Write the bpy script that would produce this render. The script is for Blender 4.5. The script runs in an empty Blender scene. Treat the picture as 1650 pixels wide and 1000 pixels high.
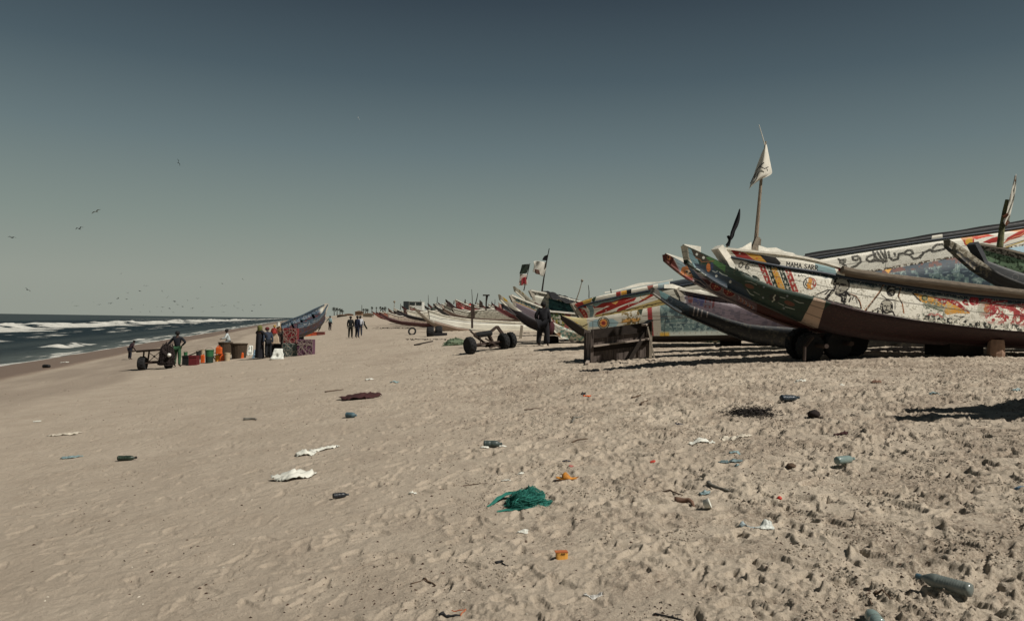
import bpy, math, random
import numpy as np
from mathutils import Vector, Matrix, noise as mnoise
R_ = math.radians
random.seed(7); np.random.seed(7)
scene = bpy.context.scene
COL = scene.collection

# ------------------------------------------------------------------ camera
CH = 1.70
PITCH, ROLL, FPX = R_(0.79), R_(0.83), 1200.0
F = Vector((0, math.cos(PITCH), math.sin(PITCH)))
RT = Vector((math.cos(ROLL), 0, math.sin(ROLL)))
RT = (RT - RT.dot(F)*F).normalized()
UP = RT.cross(F).normalized()
CAMP = Vector((0, 0, CH))
cd = bpy.data.cameras.new('camera'); cam = bpy.data.objects.new('camera', cd); COL.objects.link(cam)
cam.matrix_world = Matrix((( RT.x, UP.x, -F.x, 0), (RT.y, UP.y, -F.y, 0), (RT.z, UP.z, -F.z, CH), (0, 0, 0, 1)))
cd.sensor_width = 36; cd.lens = FPX/1650*36; cd.clip_start = 0.05; cd.clip_end = 30000
scene.camera = cam

# ------------------------------------------------------------------ sky, sun, exposure
SUN_EL, SUN_AZ = R_(49), R_(121)            # azimuth from +Y towards +X
sv = Vector((math.sin(SUN_AZ)*math.cos(SUN_EL), math.cos(SUN_AZ)*math.cos(SUN_EL), math.sin(SUN_EL)))
world = bpy.data.worlds.new("World"); scene.world = world; world.use_nodes = True
nt = world.node_tree; nt.nodes.clear()
sky = nt.nodes.new('ShaderNodeTexSky'); sky.sky_type = 'NISHITA'; sky.sun_disc = False
sky.sun_elevation = SUN_EL; sky.sun_rotation = SUN_AZ; sky.dust_density = 2.0; sky.air_density = 1.0
hs = nt.nodes.new('ShaderNodeHueSaturation'); hs.inputs['Saturation'].default_value = 0.0
tc = nt.nodes.new('ShaderNodeTexCoord'); sx = nt.nodes.new('ShaderNodeSeparateXYZ')
cr = nt.nodes.new('ShaderNodeValToRGB')
SKY = [(-1.0, (.24, .22, .18)), (-.02, (.315, .335, .290)), (.047, (.300, .326, .283)), (.12, (.220, .266, .242)), (.217, (.136, .184, .195)),
       (.306, (.074, .109, .130)), (.395, (.041, .061, .080)), (.55, (.026, .038, .052)), (1.0, (.018, .026, .037))]
SKY = [(z, tuple(v*1.60 for v in c)) for z, c in SKY]
mr = nt.nodes.new('ShaderNodeMapRange'); mr.inputs[1].default_value = -0.2; mr.inputs[2].default_value = 1.0
cr.color_ramp.interpolation = 'LINEAR'
els = cr.color_ramp.elements
els[0].position = 0; els[0].color = (*SKY[0][1], 1); els[1].position = 1; els[1].color = (*SKY[-1][1], 1)
for z, c in SKY[1:-1]:
    e = els.new((z+0.2)/1.2); e.color = (*c, 1)
mx = nt.nodes.new('ShaderNodeMix'); mx.data_type = 'RGBA'; mx.blend_type = 'MULTIPLY'; mx.inputs[0].default_value = 1
bg = nt.nodes.new('ShaderNodeBackground'); bg.inputs[1].default_value = 0.10
wo = nt.nodes.new('ShaderNodeOutputWorld')
# keep the Nishita sky's overall level, graded to the photograph's muted teal
L = nt.links
L.new(tc.outputs['Generated'], sx.inputs[0]); L.new(sx.outputs['Z'], mr.inputs[0]); L.new(mr.outputs[0], cr.inputs[0])
L.new(sky.outputs[0], hs.inputs['Color'])
gm = nt.nodes.new('ShaderNodeMix'); gm.data_type = 'RGBA'; gm.inputs[0].default_value = 0.12
gm.inputs[6].default_value = (6.5, 6.5, 6.5, 1)
L.new(hs.outputs[0], gm.inputs[7])
L.new(gm.outputs[2], mx.inputs[6]); L.new(cr.outputs[0], mx.inputs[7])
L.new(mx.outputs[2], bg.inputs[0]); L.new(bg.outputs[0], wo.inputs[0])
sd = bpy.data.lights.new('sun', 'SUN'); sd.energy = 5.0; sd.angle = R_(0.5); sd.color = (1, .945, .86)
so = bpy.data.objects.new('sun', sd); COL.objects.link(so)
so.rotation_euler = (-sv).to_track_quat('-Z', 'Y').to_euler(); so.location = (20, -10, 40)
vs = scene.view_settings
scene.display_settings.display_device = 'sRGB'
vs.view_transform = 'Standard'; vs.look = 'None'; vs.gamma = 1; vs.exposure = 0.0; vs.use_curve_mapping = False

# ------------------------------------------------------------------ projection helpers (photo pixels, 1650 x 1000)
def ray(px, py):
    d = F + RT*((px-825)/FPX) + UP*((500-py)/FPX)
    return d
def proj(P):
    d = np.asarray(P) - np.array(CAMP)
    Z = d @ np.array(F)
    return 825+FPX*(d @ np.array(RT))/Z, 500-FPX*(d @ np.array(UP))/Z
def at(px, py, Y):
    d = ray(px, py); t = Y/d.y
    return Vector((d.x*t, Y, CH+d.z*t))

# ------------------------------------------------------------------ noise and terrain
def _h(ix, iy, s):
    n = (ix.astype(np.int64)*374761393 + iy.astype(np.int64)*668265263 + s*1442695041) & 0x7fffffff
    n = ((n ^ (n >> 13))*1274126177) & 0x7fffffff
    return ((n ^ (n >> 16)) & 0xffff)/65535.0
def vnoise(x, y, s=0):
    x = np.asarray(x, float); y = np.asarray(y, float)
    ix = np.floor(x); iy = np.floor(y); fx = x-ix; fy = y-iy
    fx = fx*fx*fx*(fx*(fx*6-15)+10); fy = fy*fy*fy*(fy*(fy*6-15)+10)
    a = _h(ix, iy, s); b = _h(ix+1, iy, s); c = _h(ix, iy+1, s); d = _h(ix+1, iy+1, s)
    return (a*(1-fx)+b*fx)*(1-fy)+(c*(1-fx)+d*fx)*fy - .5
def fbm(x, y, o=4, s=0, g=.5):
    r = 0; a = 1
    for k in range(o):
        r = r + a*vnoise(x*2**k+k*17.3, y*2**k-k*9.1, s+k); a *= g
    return r
def sst(a, b, x):
    t = np.clip((x-a)/(b-a), 0, 1); return t*t*(3-2*t)
SS = (0.963, 0.27)                    # s axis: inland, at right angles to the shore;  t axis: along the shore
SEA = -2.2
_ps = [-400, -60, -21.6, -13, -10, -6, 0, 3.7, 9.6, 14, 20, 40, 80, 400, 4000]
_pz = [-12, -5, -2.2, -1.45, -1.2, -.88, -.22, .12, .66, .84, .94, 1.05, 1.15, 1.3, 1.3]
def gz(x, y):
    x = np.asarray(x, float); y = np.asarray(y, float)
    s = x*SS[0]+y*SS[1]; t = -x*SS[1]+y*SS[0]
    z = (np.interp(s-1.2, _ps, _pz)+np.interp(s+1.2, _ps, _pz)+np.interp(s, _ps, _pz))/3
    land = sst(-18, -6, s)
    z = z + land*(.10*fbm(x/5.5, y/5.5, 3, 5)*sst(1, 14, y) + .02*fbm(x/1.7, y/1.7, 2, 9))
    z = z + sst(8, 22, s)*sst(200, 420, t)*2.0*(1+.5*fbm(x/60, y/60, 2, 3))*(1-sst(900, 1500, t))
    return z
def gp(px, py, dz=0):
    d = ray(px, py)
    t = np.exp(np.linspace(math.log(2), math.log(2500), 4000))
    X = d.x*t; Y = d.y*t; Z = CH+d.z*t
    below = Z < gz(X, Y)+dz
    i = int(np.argmax(below)) if below.any() else len(t)-1
    a, b = t[max(i-1, 0)], t[i]
    for _ in range(20):
        m = (a+b)/2
        if CH+d.z*m < float(gz(d.x*m, d.y*m))+dz: b = m
        else: a = m
    return Vector((d.x*b, d.y*b, CH+d.z*b))

# fine relief: overlapping foot prints stamped into rasters
class Raster:
    def __init__(s, x0, x1, y0, y1, c):
        s.x0, s.y0, s.c = x0, y0, c
        s.nx = int((x1-x0)/c); s.ny = int((y1-y0)/c); s.h = np.zeros((s.ny, s.nx), np.float32)
        s.x1 = x1; s.y1 = y1
    def stamp(s, x, y, a, l, w, dep, rim):
        r = l*1.5; c = s.c
        i0 = int((x-r-s.x0)/c); i1 = int((x+r-s.x0)/c)+1; j0 = int((y-r-s.y0)/c); j1 = int((y+r-s.y0)/c)+1
        if i0 < 0 or j0 < 0 or i1 >= s.nx or j1 >= s.ny: return
        gx, gy = np.meshgrid((np.arange(i0, i1)+.5)*c+s.x0-x, (np.arange(j0, j1)+.5)*c+s.y0-y)
        ca, sa = math.cos(a), math.sin(a)
        u = (gx*ca+gy*sa)/l; v = (-gx*sa+gy*ca)/w
        v = v*(1+.35*np.sin(u*2.2+random.random()*2))
        rr = np.sqrt(u*u+v*v)*(1+.22*math.sin(x*31)*np.sin(3*np.arctan2(v, u)+x*7))
        h = s.h[j0:j1, i0:i1]
        k = 1-sst(.86, 1.0, rr)
        base = float(h.mean())
        tilt = u*random.uniform(-.35, .35)
        new = h*(1-k)+(base*.5-dep*(1+tilt))*k
        ridge = np.exp(-((rr-1.12)/.16)**2)*rim*(1+.8*np.sin(np.arctan2(v, u)+random.random()*6))
        s.h[j0:j1, i0:i1] = new+ridge
    def sample(s, x, y):
        fx = (x-s.x0)/s.c-.5; fy = (y-s.y0)/s.c-.5
        ok = (fx > 1) & (fy > 1) & (fx < s.nx-2) & (fy < s.ny-2)
        fx = np.clip(fx, 0, s.nx-2); fy = np.clip(fy, 0, s.ny-2)
        i = fx.astype(int); j = fy.astype(int); fx = fx-i; fy = fy-j; h = s.h
        r = (h[j, i]*(1-fx)+h[j, i+1]*fx)*(1-fy)+(h[j+1, i]*(1-fx)+h[j+1, i+1]*fx)*fy
        edge = np.clip(np.minimum.reduce([x-s.x0, s.x1-x, y-s.y0, s.y1-y])/1.0, 0, 1)
        return np.where(ok, r, 0)*edge
def trample(x, y):                    # 0 smooth .. 1 heavily trodden
    x = np.asarray(x, float); y = np.asarray(y, float)
    s = x*SS[0]+y*SS[1]
    return sst(-2.5, 5.5, s-.12*y+1.5*fbm(x/3, y/3, 2, 21))*.9+.1*sst(-8, -3, s)
r1 = Raster(-10, 17, 2.2, 24, .015); r2 = Raster(-25, 45, 22, 75, .05)
for k in range(15000):
    y = 2.4+21*random.random()**1.35; x = random.uniform(-9.5, 16.5)
    if abs(x) > y*1.1+1.2: continue
    tr = float(trample(x, y))
    if random.random() > tr*1.0+.13: continue
    st = .35+.65*tr
    sm = random.random() < .45
    l = random.uniform(.05, .10) if sm else random.uniform(.11, .17)
    r1.stamp(x, y, random.choice((random.uniform(0, 6.3), random.gauss(1.9, .5))), l, l*random.uniform(.38, .6),
             random.uniform(.014, .036)*st, random.uniform(.005, .014)*st)
for k in range(9000):
    y = random.uniform(22, 74); x = random.uniform(-24, 44)
    if abs(x) > y*.8: continue
    if random.random() > float(trample(x, y))+.04: continue
    l = random.uniform(.12, .22)
    r2.stamp(x, y, random.uniform(0, 6.3), l, l*random.uniform(.5, .8), random.uniform(.02, .05), random.uniform(.01, .02))
def relief(x, y):
    x = np.asarray(x, float); y = np.asarray(y, float)
    tr = trample(x, y); near = 1-sst(14, 30, y)
    h = r1.sample(x, y)+r2.sample(x, y)
    # crumbs and clods along broken edges
    n1 = fbm(x/.16, y/.16, 3, 31, .55); n2 = vnoise(x/.035, y/.035, 41); n3 = vnoise(x/.018, y/.018, 43)
    m = sst(.0, .25, fbm(x/.45, y/.45, 3, 51)+.10*tr)
    ridge = np.maximum(0, .16-np.abs(fbm(x/.30, y/.22, 3, 53, .6)))/.16
    h = h+near*tr*(.012*n1+.016*ridge**2*sst(-.1, .2, fbm(x/.9, y/.9, 2, 55))+m*(.017*np.abs(n2)+.012*np.abs(n3)))
    c1 = fbm(x/.42, y/.42, 3, 151, .6); c2 = fbm(x/.17, y/.17, 2, 153, .6); c3 = fbm(x/.9, y/.9, 2, 155)
    mk = sst(-.12, .12, c3)*tr*(1-sst(22, 34, y))
    h = h+mk*(.019*sst(.02, .035, c1)+.014*sst(.06, .08, c2)-.014*sst(.10, .12, -c2))
    h = h+near*(1-tr)*(.008*n1+.009*fbm(x/.5, y/.18, 3, 61, .6)+.006*sst(.12, .16, fbm(x/.5, y/.35, 2, 63)))
    c4 = fbm(x/.075, y/.075, 2, 157, .6); h = h+mk*near*(.010*sst(.04, .08, c4)-.010*sst(.08, .12, -c4))
    h = h+.022*fbm(x/.8, y/.6, 2, 71)*(.25+.75*tr)
    return h
def gzr(x, y): return float(gz(x, y)+relief(x, y))

# ------------------------------------------------------------------ materials
def srgb(c):
    return tuple(((v/255)/12.92 if v/255 <= .04045 else ((v/255+.055)/1.055)**2.4) for v in c)
MATS = {}
def mat(name, rgb, rough=.75, var=.25, scale=6.0, bump=.3, bscale=40., dirt=0.0, spec=.3, metal=0., trans=0., col2=None):
    if name in MATS: return MATS[name]
    m = bpy.data.materials.new(name); m.use_nodes = True; n = m.node_tree; b = n.nodes['Principled BSDF']; l = n.links
    c = rgb if max(rgb) <= 1 else srgb(rgb)
    tcn = n.nodes.new('ShaderNodeTexCoord'); no = n.nodes.new('ShaderNodeTexNoise'); no.inputs['Scale'].default_value = scale
    no.inputs['Detail'].default_value = 6; no.inputs['Roughness'].default_value = .65
    l.new(tcn.outputs['Object'], no.inputs['Vector'])
    ramp = n.nodes.new('ShaderNodeValToRGB'); e = ramp.color_ramp.elements
    e[0].position = .3; e[1].position = .7
    c2 = (col2 if max(col2) <= 1 else srgb(col2)) if col2 else tuple(v*(1-var) for v in c)
    e[0].color = (*c2, 1); e[1].color = (*[min(1, v*(1+var*.5)) for v in c], 1)
    l.new(no.outputs[0], ramp.inputs[0]); l.new(ramp.outputs[0], b.inputs['Base Color'])
    b.inputs['Roughness'].default_value = rough; b.inputs['Specular IOR Level'].default_value = spec
    b.inputs['Metallic'].default_value = metal
    if trans: b.inputs['Transmission Weight'].default_value = trans
    if bump:
        n2 = n.nodes.new('ShaderNodeTexNoise'); n2.inputs['Scale'].default_value = bscale; n2.inputs['Detail'].default_value = 4
        bu = n.nodes.new('ShaderNodeBump'); bu.inputs['Strength'].default_value = bump; bu.inputs['Distance'].default_value = .01
        l.new(tcn.outputs['Object'], n2.inputs['Vector']); l.new(n2.outputs[0], bu.inputs['Height']); l.new(bu.outputs[0], b.inputs['Normal'])
    MATS[name] = m; return m
def woodmat(name, c1, c2, scale=2.5, along='x'):
    if name in MATS: return MATS[name]
    m = bpy.data.materials.new(name); m.use_nodes = True; n = m.node_tree; b = n.nodes['Principled BSDF']; l = n.links
    t = n.nodes.new('ShaderNodeTexCoord'); mp = n.nodes.new('ShaderNodeMapping')
    mp.inputs['Scale'].default_value = {'x': (1, 14, 14), 'y': (14, 1, 14), 'z': (14, 14, 1)}[along]
    no = n.nodes.new('ShaderNodeTexNoise'); no.inputs['Scale'].default_value = scale; no.inputs['Detail'].default_value = 8; no.inputs['Roughness'].default_value = .7
    r = n.nodes.new('ShaderNodeValToRGB'); r.color_ramp.elements[0].position = .35; r.color_ramp.elements[1].position = .68
    r.color_ramp.elements[0].color = (*srgb(c1), 1); r.color_ramp.elements[1].color = (*srgb(c2), 1)
    bu = n.nodes.new('ShaderNodeBump'); bu.inputs['Strength'].default_value = .5; bu.inputs['Distance'].default_value = .01
    l.new(t.outputs['Object'], mp.inputs[0]); l.new(mp.outputs[0], no.inputs['Vector']); l.new(no.outputs[0], r.inputs[0]); l.new(r.outputs[0], b.inputs['Base Color'])
    l.new(no.outputs[0], bu.inputs['Height']); l.new(bu.outputs[0], b.inputs['Normal'])
    b.inputs['Roughness'].default_value = .85; b.inputs['Specular IOR Level'].default_value = .2
    MATS[name] = m; return m
def paintmat(name, arr, wear=.5, base=(120, 100, 82)):
    """weathered paint: colours from a numpy canvas laid on the hull's own length/height coordinates, chipped and dirtied by noise"""
    h, w, _ = arr.shape
    im = bpy.data.images.new(name+'_paint', w, h); px = np.ones((h, w, 4), np.float32); px[..., :3] = np.clip(arr/255., 0, 1)
    im.pixels.foreach_set(px.ravel()); im.update()
    m = bpy.data.materials.new(name); m.use_nodes = True; n = m.node_tree; b = n.nodes['Principled BSDF']; l = n.links
    uv = n.nodes.new('ShaderNodeUVMap'); uv.uv_map = 'UVMap'
    ti = n.nodes.new('ShaderNodeTexImage'); ti.image = im; ti.extension = 'EXTEND'
    l.new(uv.outputs[0], ti.inputs[0])
    t = n.nodes.new('ShaderNodeTexCoord')
    no = n.nodes.new('ShaderNodeTexNoise'); no.inputs['Scale'].default_value = 9; no.inputs['Detail'].default_value = 9; no.inputs['Roughness'].default_value = .75
    l.new(t.outputs['Object'], no.inputs['Vector'])
    r = n.nodes.new('ShaderNodeValToRGB'); r.color_ramp.elements[0].position = .64-.06*wear*2; r.color_ramp.elements[1].position = .74
    r.color_ramp.elements[1].color = (.85*wear, .85*wear, .85*wear, 1)
    l.new(no.outputs[0], r.inputs[0])
    mx = n.nodes.new('ShaderNodeMix'); mx.data_type = 'RGBA'; mx.inputs[7].default_value = (*srgb(base), 1)
    l.new(r.outputs[0], mx.inputs[0]); l.new(ti.outputs[0], mx.inputs[6])
    n3 = n.nodes.new('ShaderNodeTexNoise'); n3.inputs['Scale'].default_value = 1.6; n3.inputs['Detail'].default_value = 5
    l.new(t.outputs['Object'], n3.inputs['Vector'])
    r3 = n.nodes.new('ShaderNodeMapRange'); r3.inputs[1].default_value = .3; r3.inputs[2].default_value = .7; r3.inputs[3].default_value = .88; r3.inputs[4].default_value = 1.05
    l.new(n3.outputs[0], r3.inputs[0])
    m2 = n.nodes.new('ShaderNodeMix'); m2.data_type = 'RGBA'; m2.blend_type = 'MULTIPLY'; m2.inputs[0].default_value = 1
    l.new(mx.outputs[2], m2.inputs[6]); l.new(r3.outputs[0], m2.inputs[7]); l.new(m2.outputs[2], b.inputs['Base Color'])
    mp = n.nodes.new('ShaderNodeMapping'); mp.inputs['Scale'].default_value = (1, 1, 9)
    n4 = n.nodes.new('ShaderNodeTexNoise'); n4.inputs['Scale'].default_value = 5; n4.inputs['Detail'].default_value = 6
    l.new(t.outputs['Object'], mp.inputs[0]); l.new(mp.outputs[0], n4.inputs['Vector'])
    bu = n.nodes.new('ShaderNodeBump'); bu.inputs['Strength'].default_value = .45; bu.inputs['Distance'].default_value = .02
    l.new(n4.outputs[0], bu.inputs['Height']); l.new(bu.outputs[0], b.inputs['Normal'])
    b.inputs['Roughness'].default_value = .6; b.inputs['Specular IOR Level'].default_value = .3
    return m

# ------------------------------------------------------------------ mesh collecting
class Geo:
    def __init__(s): s.v = []; s.f = []
    def add(s, v, f):
        o = len(s.v); s.v += [tuple(p) for p in v]; s.f += [tuple(i+o for i in q) for q in f]; return s
    def box(s, c, d, rot=None, jit=0):
        c = Vector(c); M = rot if rot is not None else Matrix.Identity(3)
        vs_ = []
        for z in (-1, 1):
            for y in (-1, 1):
                for x in (-1, 1):
                    p = Vector((x*d[0]/2, y*d[1]/2, z*d[2]/2))
                    if jit: p += Vector((random.uniform(-jit, jit), random.uniform(-jit, jit), random.uniform(-jit, jit)))
                    vs_.append(c+M @ p)
        return s.add(vs_, [(0, 2, 3, 1), (4, 5, 7, 6), (0, 1, 5, 4), (2, 6, 7, 3), (0, 4, 6, 2), (1, 3, 7, 5)])
    def tube(s, pts, r, n=8, cap=True, flat=1.0):
        pts = [Vector(p) for p in pts]
        if not hasattr(r, '__len__'): r = [r]*len(pts)
        ref = None; V = []
        for i, p in enumerate(pts):
            t = (pts[min(i+1, len(pts)-1)]-pts[max(i-1, 0)]); t = t.normalized() if t.length > 1e-9 else Vector((0, 0, 1))
            if ref is None: ref = Vector((0, 0, 1)) if abs(t.z) < .9 else Vector((1, 0, 0))
            a = t.cross(ref); a = a.normalized() if a.length > 1e-6 else Vector((1, 0, 0)); b = a.cross(t).normalized(); ref = b
            for k in range(n):
                q = 2*math.pi*k/n; V.append(p+(a*math.cos(q)+b*math.sin(q)*flat)*r[i])
        Fc = []
        for i in range(len(pts)-1):
            for k in range(n):
                k2 = (k+1) % n; Fc.append((i*n+k, i*n+k2, (i+1)*n+k2, (i+1)*n+k))
        if cap: Fc.append(tuple(range(n))[::-1]); Fc.append(tuple((len(pts)-1)*n+k for k in range(n)))
        return s.add(V, Fc)
    def beam(s, a, b, w, h=None):
        a = Vector(a); b = Vector(b); h = h or w; t = (b-a); L_ = t.length; t.normalize()
        up = Vector((0, 0, 1)) if abs(t.z) < .95 else Vector((1, 0, 0))
        sd_ = t.cross(up).normalized(); u = sd_.cross(t)
        M = Matrix((t, sd_, u)).transposed()
        return s.box((a+b)/2, (L_, w, h), M)
    def lathe(s, prof, base, axis=(0, 0, 1), n=14):
        ax = Vector(axis).normalized(); q = Vector((0, 0, 1)).rotation_difference(ax); base = Vector(base); V = []
        for r, z in prof:
            for k in range(n):
                a = 2*math.pi*k/n; V.append(base+q @ Vector((r*math.cos(a), r*math.sin(a), z)))
        Fc = [(i*n+k, i*n+(k+1) % n, (i+1)*n+(k+1) % n, (i+1)*n+k) for i in range(len(prof)-1) for k in range(n)]
        Fc.append(tuple(range(n))[::-1]); Fc.append(tuple((len(prof)-1)*n+k for k in range(n)))
        return s.add(V, Fc)
    def grid(s, G):
        a, b = len(G), len(G[0])
        return s.add([p for row in G for p in row], [(i*b+j, i*b+j+1, (i+1)*b+j+1, (i+1)*b+j) for i in range(a-1) for j in range(b-1)])
def obj(name, g, m, root=None, base=None, smooth=False):
    me = bpy.data.meshes.new(name); b = Vector(root.location) if root is not None and base is None else Vector(base or (0, 0, 0))
    if root is not None and root.parent: b = Vector(root.matrix_local.translation)+Vector(root.parent.location)
    me.from_pydata([Vector(p)-b for p in g.v], [], g.f)
    if smooth: me.polygons.foreach_set('use_smooth', [True]*len(me.polygons))
    me.materials.append(m); o = bpy.data.objects.new(name, me); COL.objects.link(o)
    if root is not None: o.parent = root
    else: o.location = b
    return o
def tag(o, label=None, cat=None, group=None, kind=None):
    if label: o['label'] = label
    if cat: o['category'] = cat
    if group: o['group'] = group
    if kind: o['kind'] = kind
    return o
def thing(name, loc, label, cat, group=None):
    o = bpy.data.objects.new(name, None); o.empty_display_size = .3; COL.objects.link(o); o.location = loc
    return tag(o, label, cat, group)
def rz(a): return Matrix.Rotation(a, 3, 'Z')

# ------------------------------------------------------------------ beach
def sheet(name, X, Y, Z, m, attrs={}):
    ny, nx = X.shape; me = bpy.data.meshes.new(name)
    me.vertices.add(nx*ny); me.vertices.foreach_set('co', np.stack([X, Y, Z], -1).astype(np.float32).ravel())
    i = np.arange((ny-1)*(nx-1)); r = i//(nx-1)*nx+i % (nx-1)
    q = np.stack([r, r+1, r+nx+1, r+nx], -1).astype(np.int32)
    nf = len(q); me.loops.add(nf*4); me.loops.foreach_set('vertex_index', q.ravel())
    me.polygons.add(nf); me.polygons.foreach_set('loop_start', np.arange(nf, dtype=np.int32)*4)
    try: me.polygons.foreach_set('loop_total', np.full(nf, 4, np.int32))
    except Exception: pass
    me.update(calc_edges=True); me.polygons.foreach_set('use_smooth', np.ones(nf, bool))
    for k, v in attrs.items():
        a = me.attributes.new(k, 'FLOAT', 'POINT'); a.data.foreach_set('value', v.astype(np.float32).ravel())
    me.materials.append(m); o = bpy.data.objects.new(name, me); COL.objects.link(o); return o

def sandmat():
    m = bpy.data.materials.new('beach_sand'); m.use_nodes = True; n = m.node_tree; b = n.nodes['Principled BSDF']; l = n.links
    geo = n.nodes.new('ShaderNodeNewGeometry')
    def nz(sc, det=5, ro=.6):
        x = n.nodes.new('ShaderNodeTexNoise'); x.inputs['Scale'].default_value = sc; x.inputs['Detail'].default_value = det; x.inputs['Roughness'].default_value = ro
        l.new(geo.outputs['Position'], x.inputs['Vector']); return x
    def ramp(src, p0, c0, p1, c1):
        r = n.nodes.new('ShaderNodeValToRGB'); r.color_ramp.elements[0].position = p0; r.color_ramp.elements[1].position = p1
        r.color_ramp.elements[0].color = (*c0, 1); r.color_ramp.elements[1].color = (*c1, 1); l.new(src, r.inputs[0]); return r
    def mix(f, a, bb, bt='MIX'):
        x = n.nodes.new('ShaderNodeMix'); x.data_type = 'RGBA'; x.blend_type = bt
        if isinstance(f, float): x.inputs[0].default_value = f
        else: l.new(f, x.inputs[0])
        for k, q in ((6, a), (7, bb)):
            if isinstance(q, tuple): x.inputs[k].default_value = (*q, 1)
            else: l.new(q, x.inputs[k])
        return x.outputs[2]
    base = ramp(nz(1.3).outputs[0], .3, (.325, .273, .215), .7, (.390, .334, .268)).outputs[0]
    dt = n.nodes.new('ShaderNodeAttribute'); dt.attribute_name = 'trodden'
    base = mix(dt.outputs['Fac'], base, (.450, .390, .312))
    # reddish organic stains in patches
    st = ramp(nz(3.1, 8, .75).outputs[0], .60, (0, 0, 0), .80, (.55, .55, .55)).outputs[0]
    c = mix(st, base, (.235, .165, .112))
    fine = ramp(nz(160, 3).outputs[0], .25, (.80, .78, .75), .75, (1.12, 1.12, 1.12)).outputs[0]
    c = mix(1.0, c, fine, 'MULTIPLY')
    # dark grit, with the shade of crumbs painted into the colour
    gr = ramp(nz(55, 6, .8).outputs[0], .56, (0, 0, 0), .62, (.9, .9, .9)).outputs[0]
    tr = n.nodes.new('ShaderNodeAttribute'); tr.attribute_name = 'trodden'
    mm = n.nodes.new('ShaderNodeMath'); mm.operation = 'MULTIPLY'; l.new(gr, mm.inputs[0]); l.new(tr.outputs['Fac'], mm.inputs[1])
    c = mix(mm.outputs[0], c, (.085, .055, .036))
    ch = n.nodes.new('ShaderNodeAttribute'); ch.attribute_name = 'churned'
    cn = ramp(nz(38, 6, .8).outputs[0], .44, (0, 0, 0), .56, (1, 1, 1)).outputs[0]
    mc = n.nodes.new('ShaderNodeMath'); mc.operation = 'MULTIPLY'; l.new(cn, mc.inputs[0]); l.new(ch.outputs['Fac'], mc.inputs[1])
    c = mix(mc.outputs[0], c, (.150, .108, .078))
    we = n.nodes.new('ShaderNodeAttribute'); we.attribute_name = 'wet'
    c = mix(we.outputs['Fac'], c, (.165, .112, .080))
    dm = n.nodes.new('ShaderNodeAttribute'); dm.attribute_name = 'damp'
    c = mix(dm.outputs['Fac'], c, (.235, .192, .150))
    l.new(c, b.inputs['Base Color'])
    rr = n.nodes.new('ShaderNodeMapRange'); rr.inputs[3].default_value = .95; rr.inputs[4].default_value = .42; l.new(we.outputs['Fac'], rr.inputs[0]); l.new(rr.outputs[0], b.inputs['Roughness'])
    b.inputs['Specular IOR Level'].default_value = .25
    bu = n.nodes.new('ShaderNodeBump'); bu.inputs['Strength'].default_value = .9; bu.inputs['Distance'].default_value = .014
    a = nz(60, 7, .75); l.new(a.outputs[0], bu.inputs['Height'])
    bu2 = n.nodes.new('ShaderNodeBump'); bu2.inputs['Strength'].default_value = .7; bu2.inputs['Distance'].default_value = .035
    a2 = nz(9, 4, .6); l.new(a2.outputs[0], bu2.inputs['Height']); l.new(bu.outputs[0], bu2.inputs['Normal'])
    l.new(bu2.outputs[0], b.inputs['Normal']); return m

inv = np.linspace(1/3.6, 1/75, 740); rows = np.concatenate([[-40, -20, -8, -3, 0, 1.5, 2.4, 3.0, 3.3], 1/inv,
      np.exp(np.linspace(math.log(76.5), math.log(600), 90)), np.exp(np.linspace(math.log(620), math.log(9000), 16))])
uu = np.concatenate([[-6, -3], np.linspace(-1.7, -.985, 105), np.linspace(-.98, .98, 1120), np.linspace(.985, 1.7, 105), [3, 6]])
U, YY = np.meshgrid(uu, rows)
XX = U*np.sqrt((np.maximum(YY, 0)*.80+1.2)**2+.5)
XX = np.where(YY < 0, U*6, XX)
ZZ = gz(XX, YY)+relief(XX, YY)*(sst(1, 3, YY))
s_ = XX*SS[0]+YY*SS[1]; t_ = -XX*SS[1]+YY*SS[0]
wet = (1-sst(-15.0, -13.0, s_+1.3*fbm(t_/9, s_/9, 3, 81)))
damp = sst(-14, -12.5, s_)*(1-sst(-8.2, -7.0, s_+1.6*fbm(t_/7, s_/3, 3, 82)))*(.45+.7*np.clip(fbm(t_/5, s_/.9, 3, 85)+.5, 0, 1))
tro = trample(XX, YY)*(.35+.9*np.clip(fbm(XX/2.2, YY/2.2, 3, 91)+.35, 0, 1))*(1-sst(40, 110, YY)*.6)
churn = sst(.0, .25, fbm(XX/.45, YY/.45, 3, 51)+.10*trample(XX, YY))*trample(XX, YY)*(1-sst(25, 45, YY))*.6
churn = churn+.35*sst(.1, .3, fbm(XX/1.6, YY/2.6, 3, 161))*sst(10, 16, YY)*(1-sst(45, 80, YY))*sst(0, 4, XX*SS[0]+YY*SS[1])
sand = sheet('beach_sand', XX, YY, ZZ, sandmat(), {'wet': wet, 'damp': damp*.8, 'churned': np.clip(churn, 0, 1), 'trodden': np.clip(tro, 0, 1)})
tag(sand, kind='structure')

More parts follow.
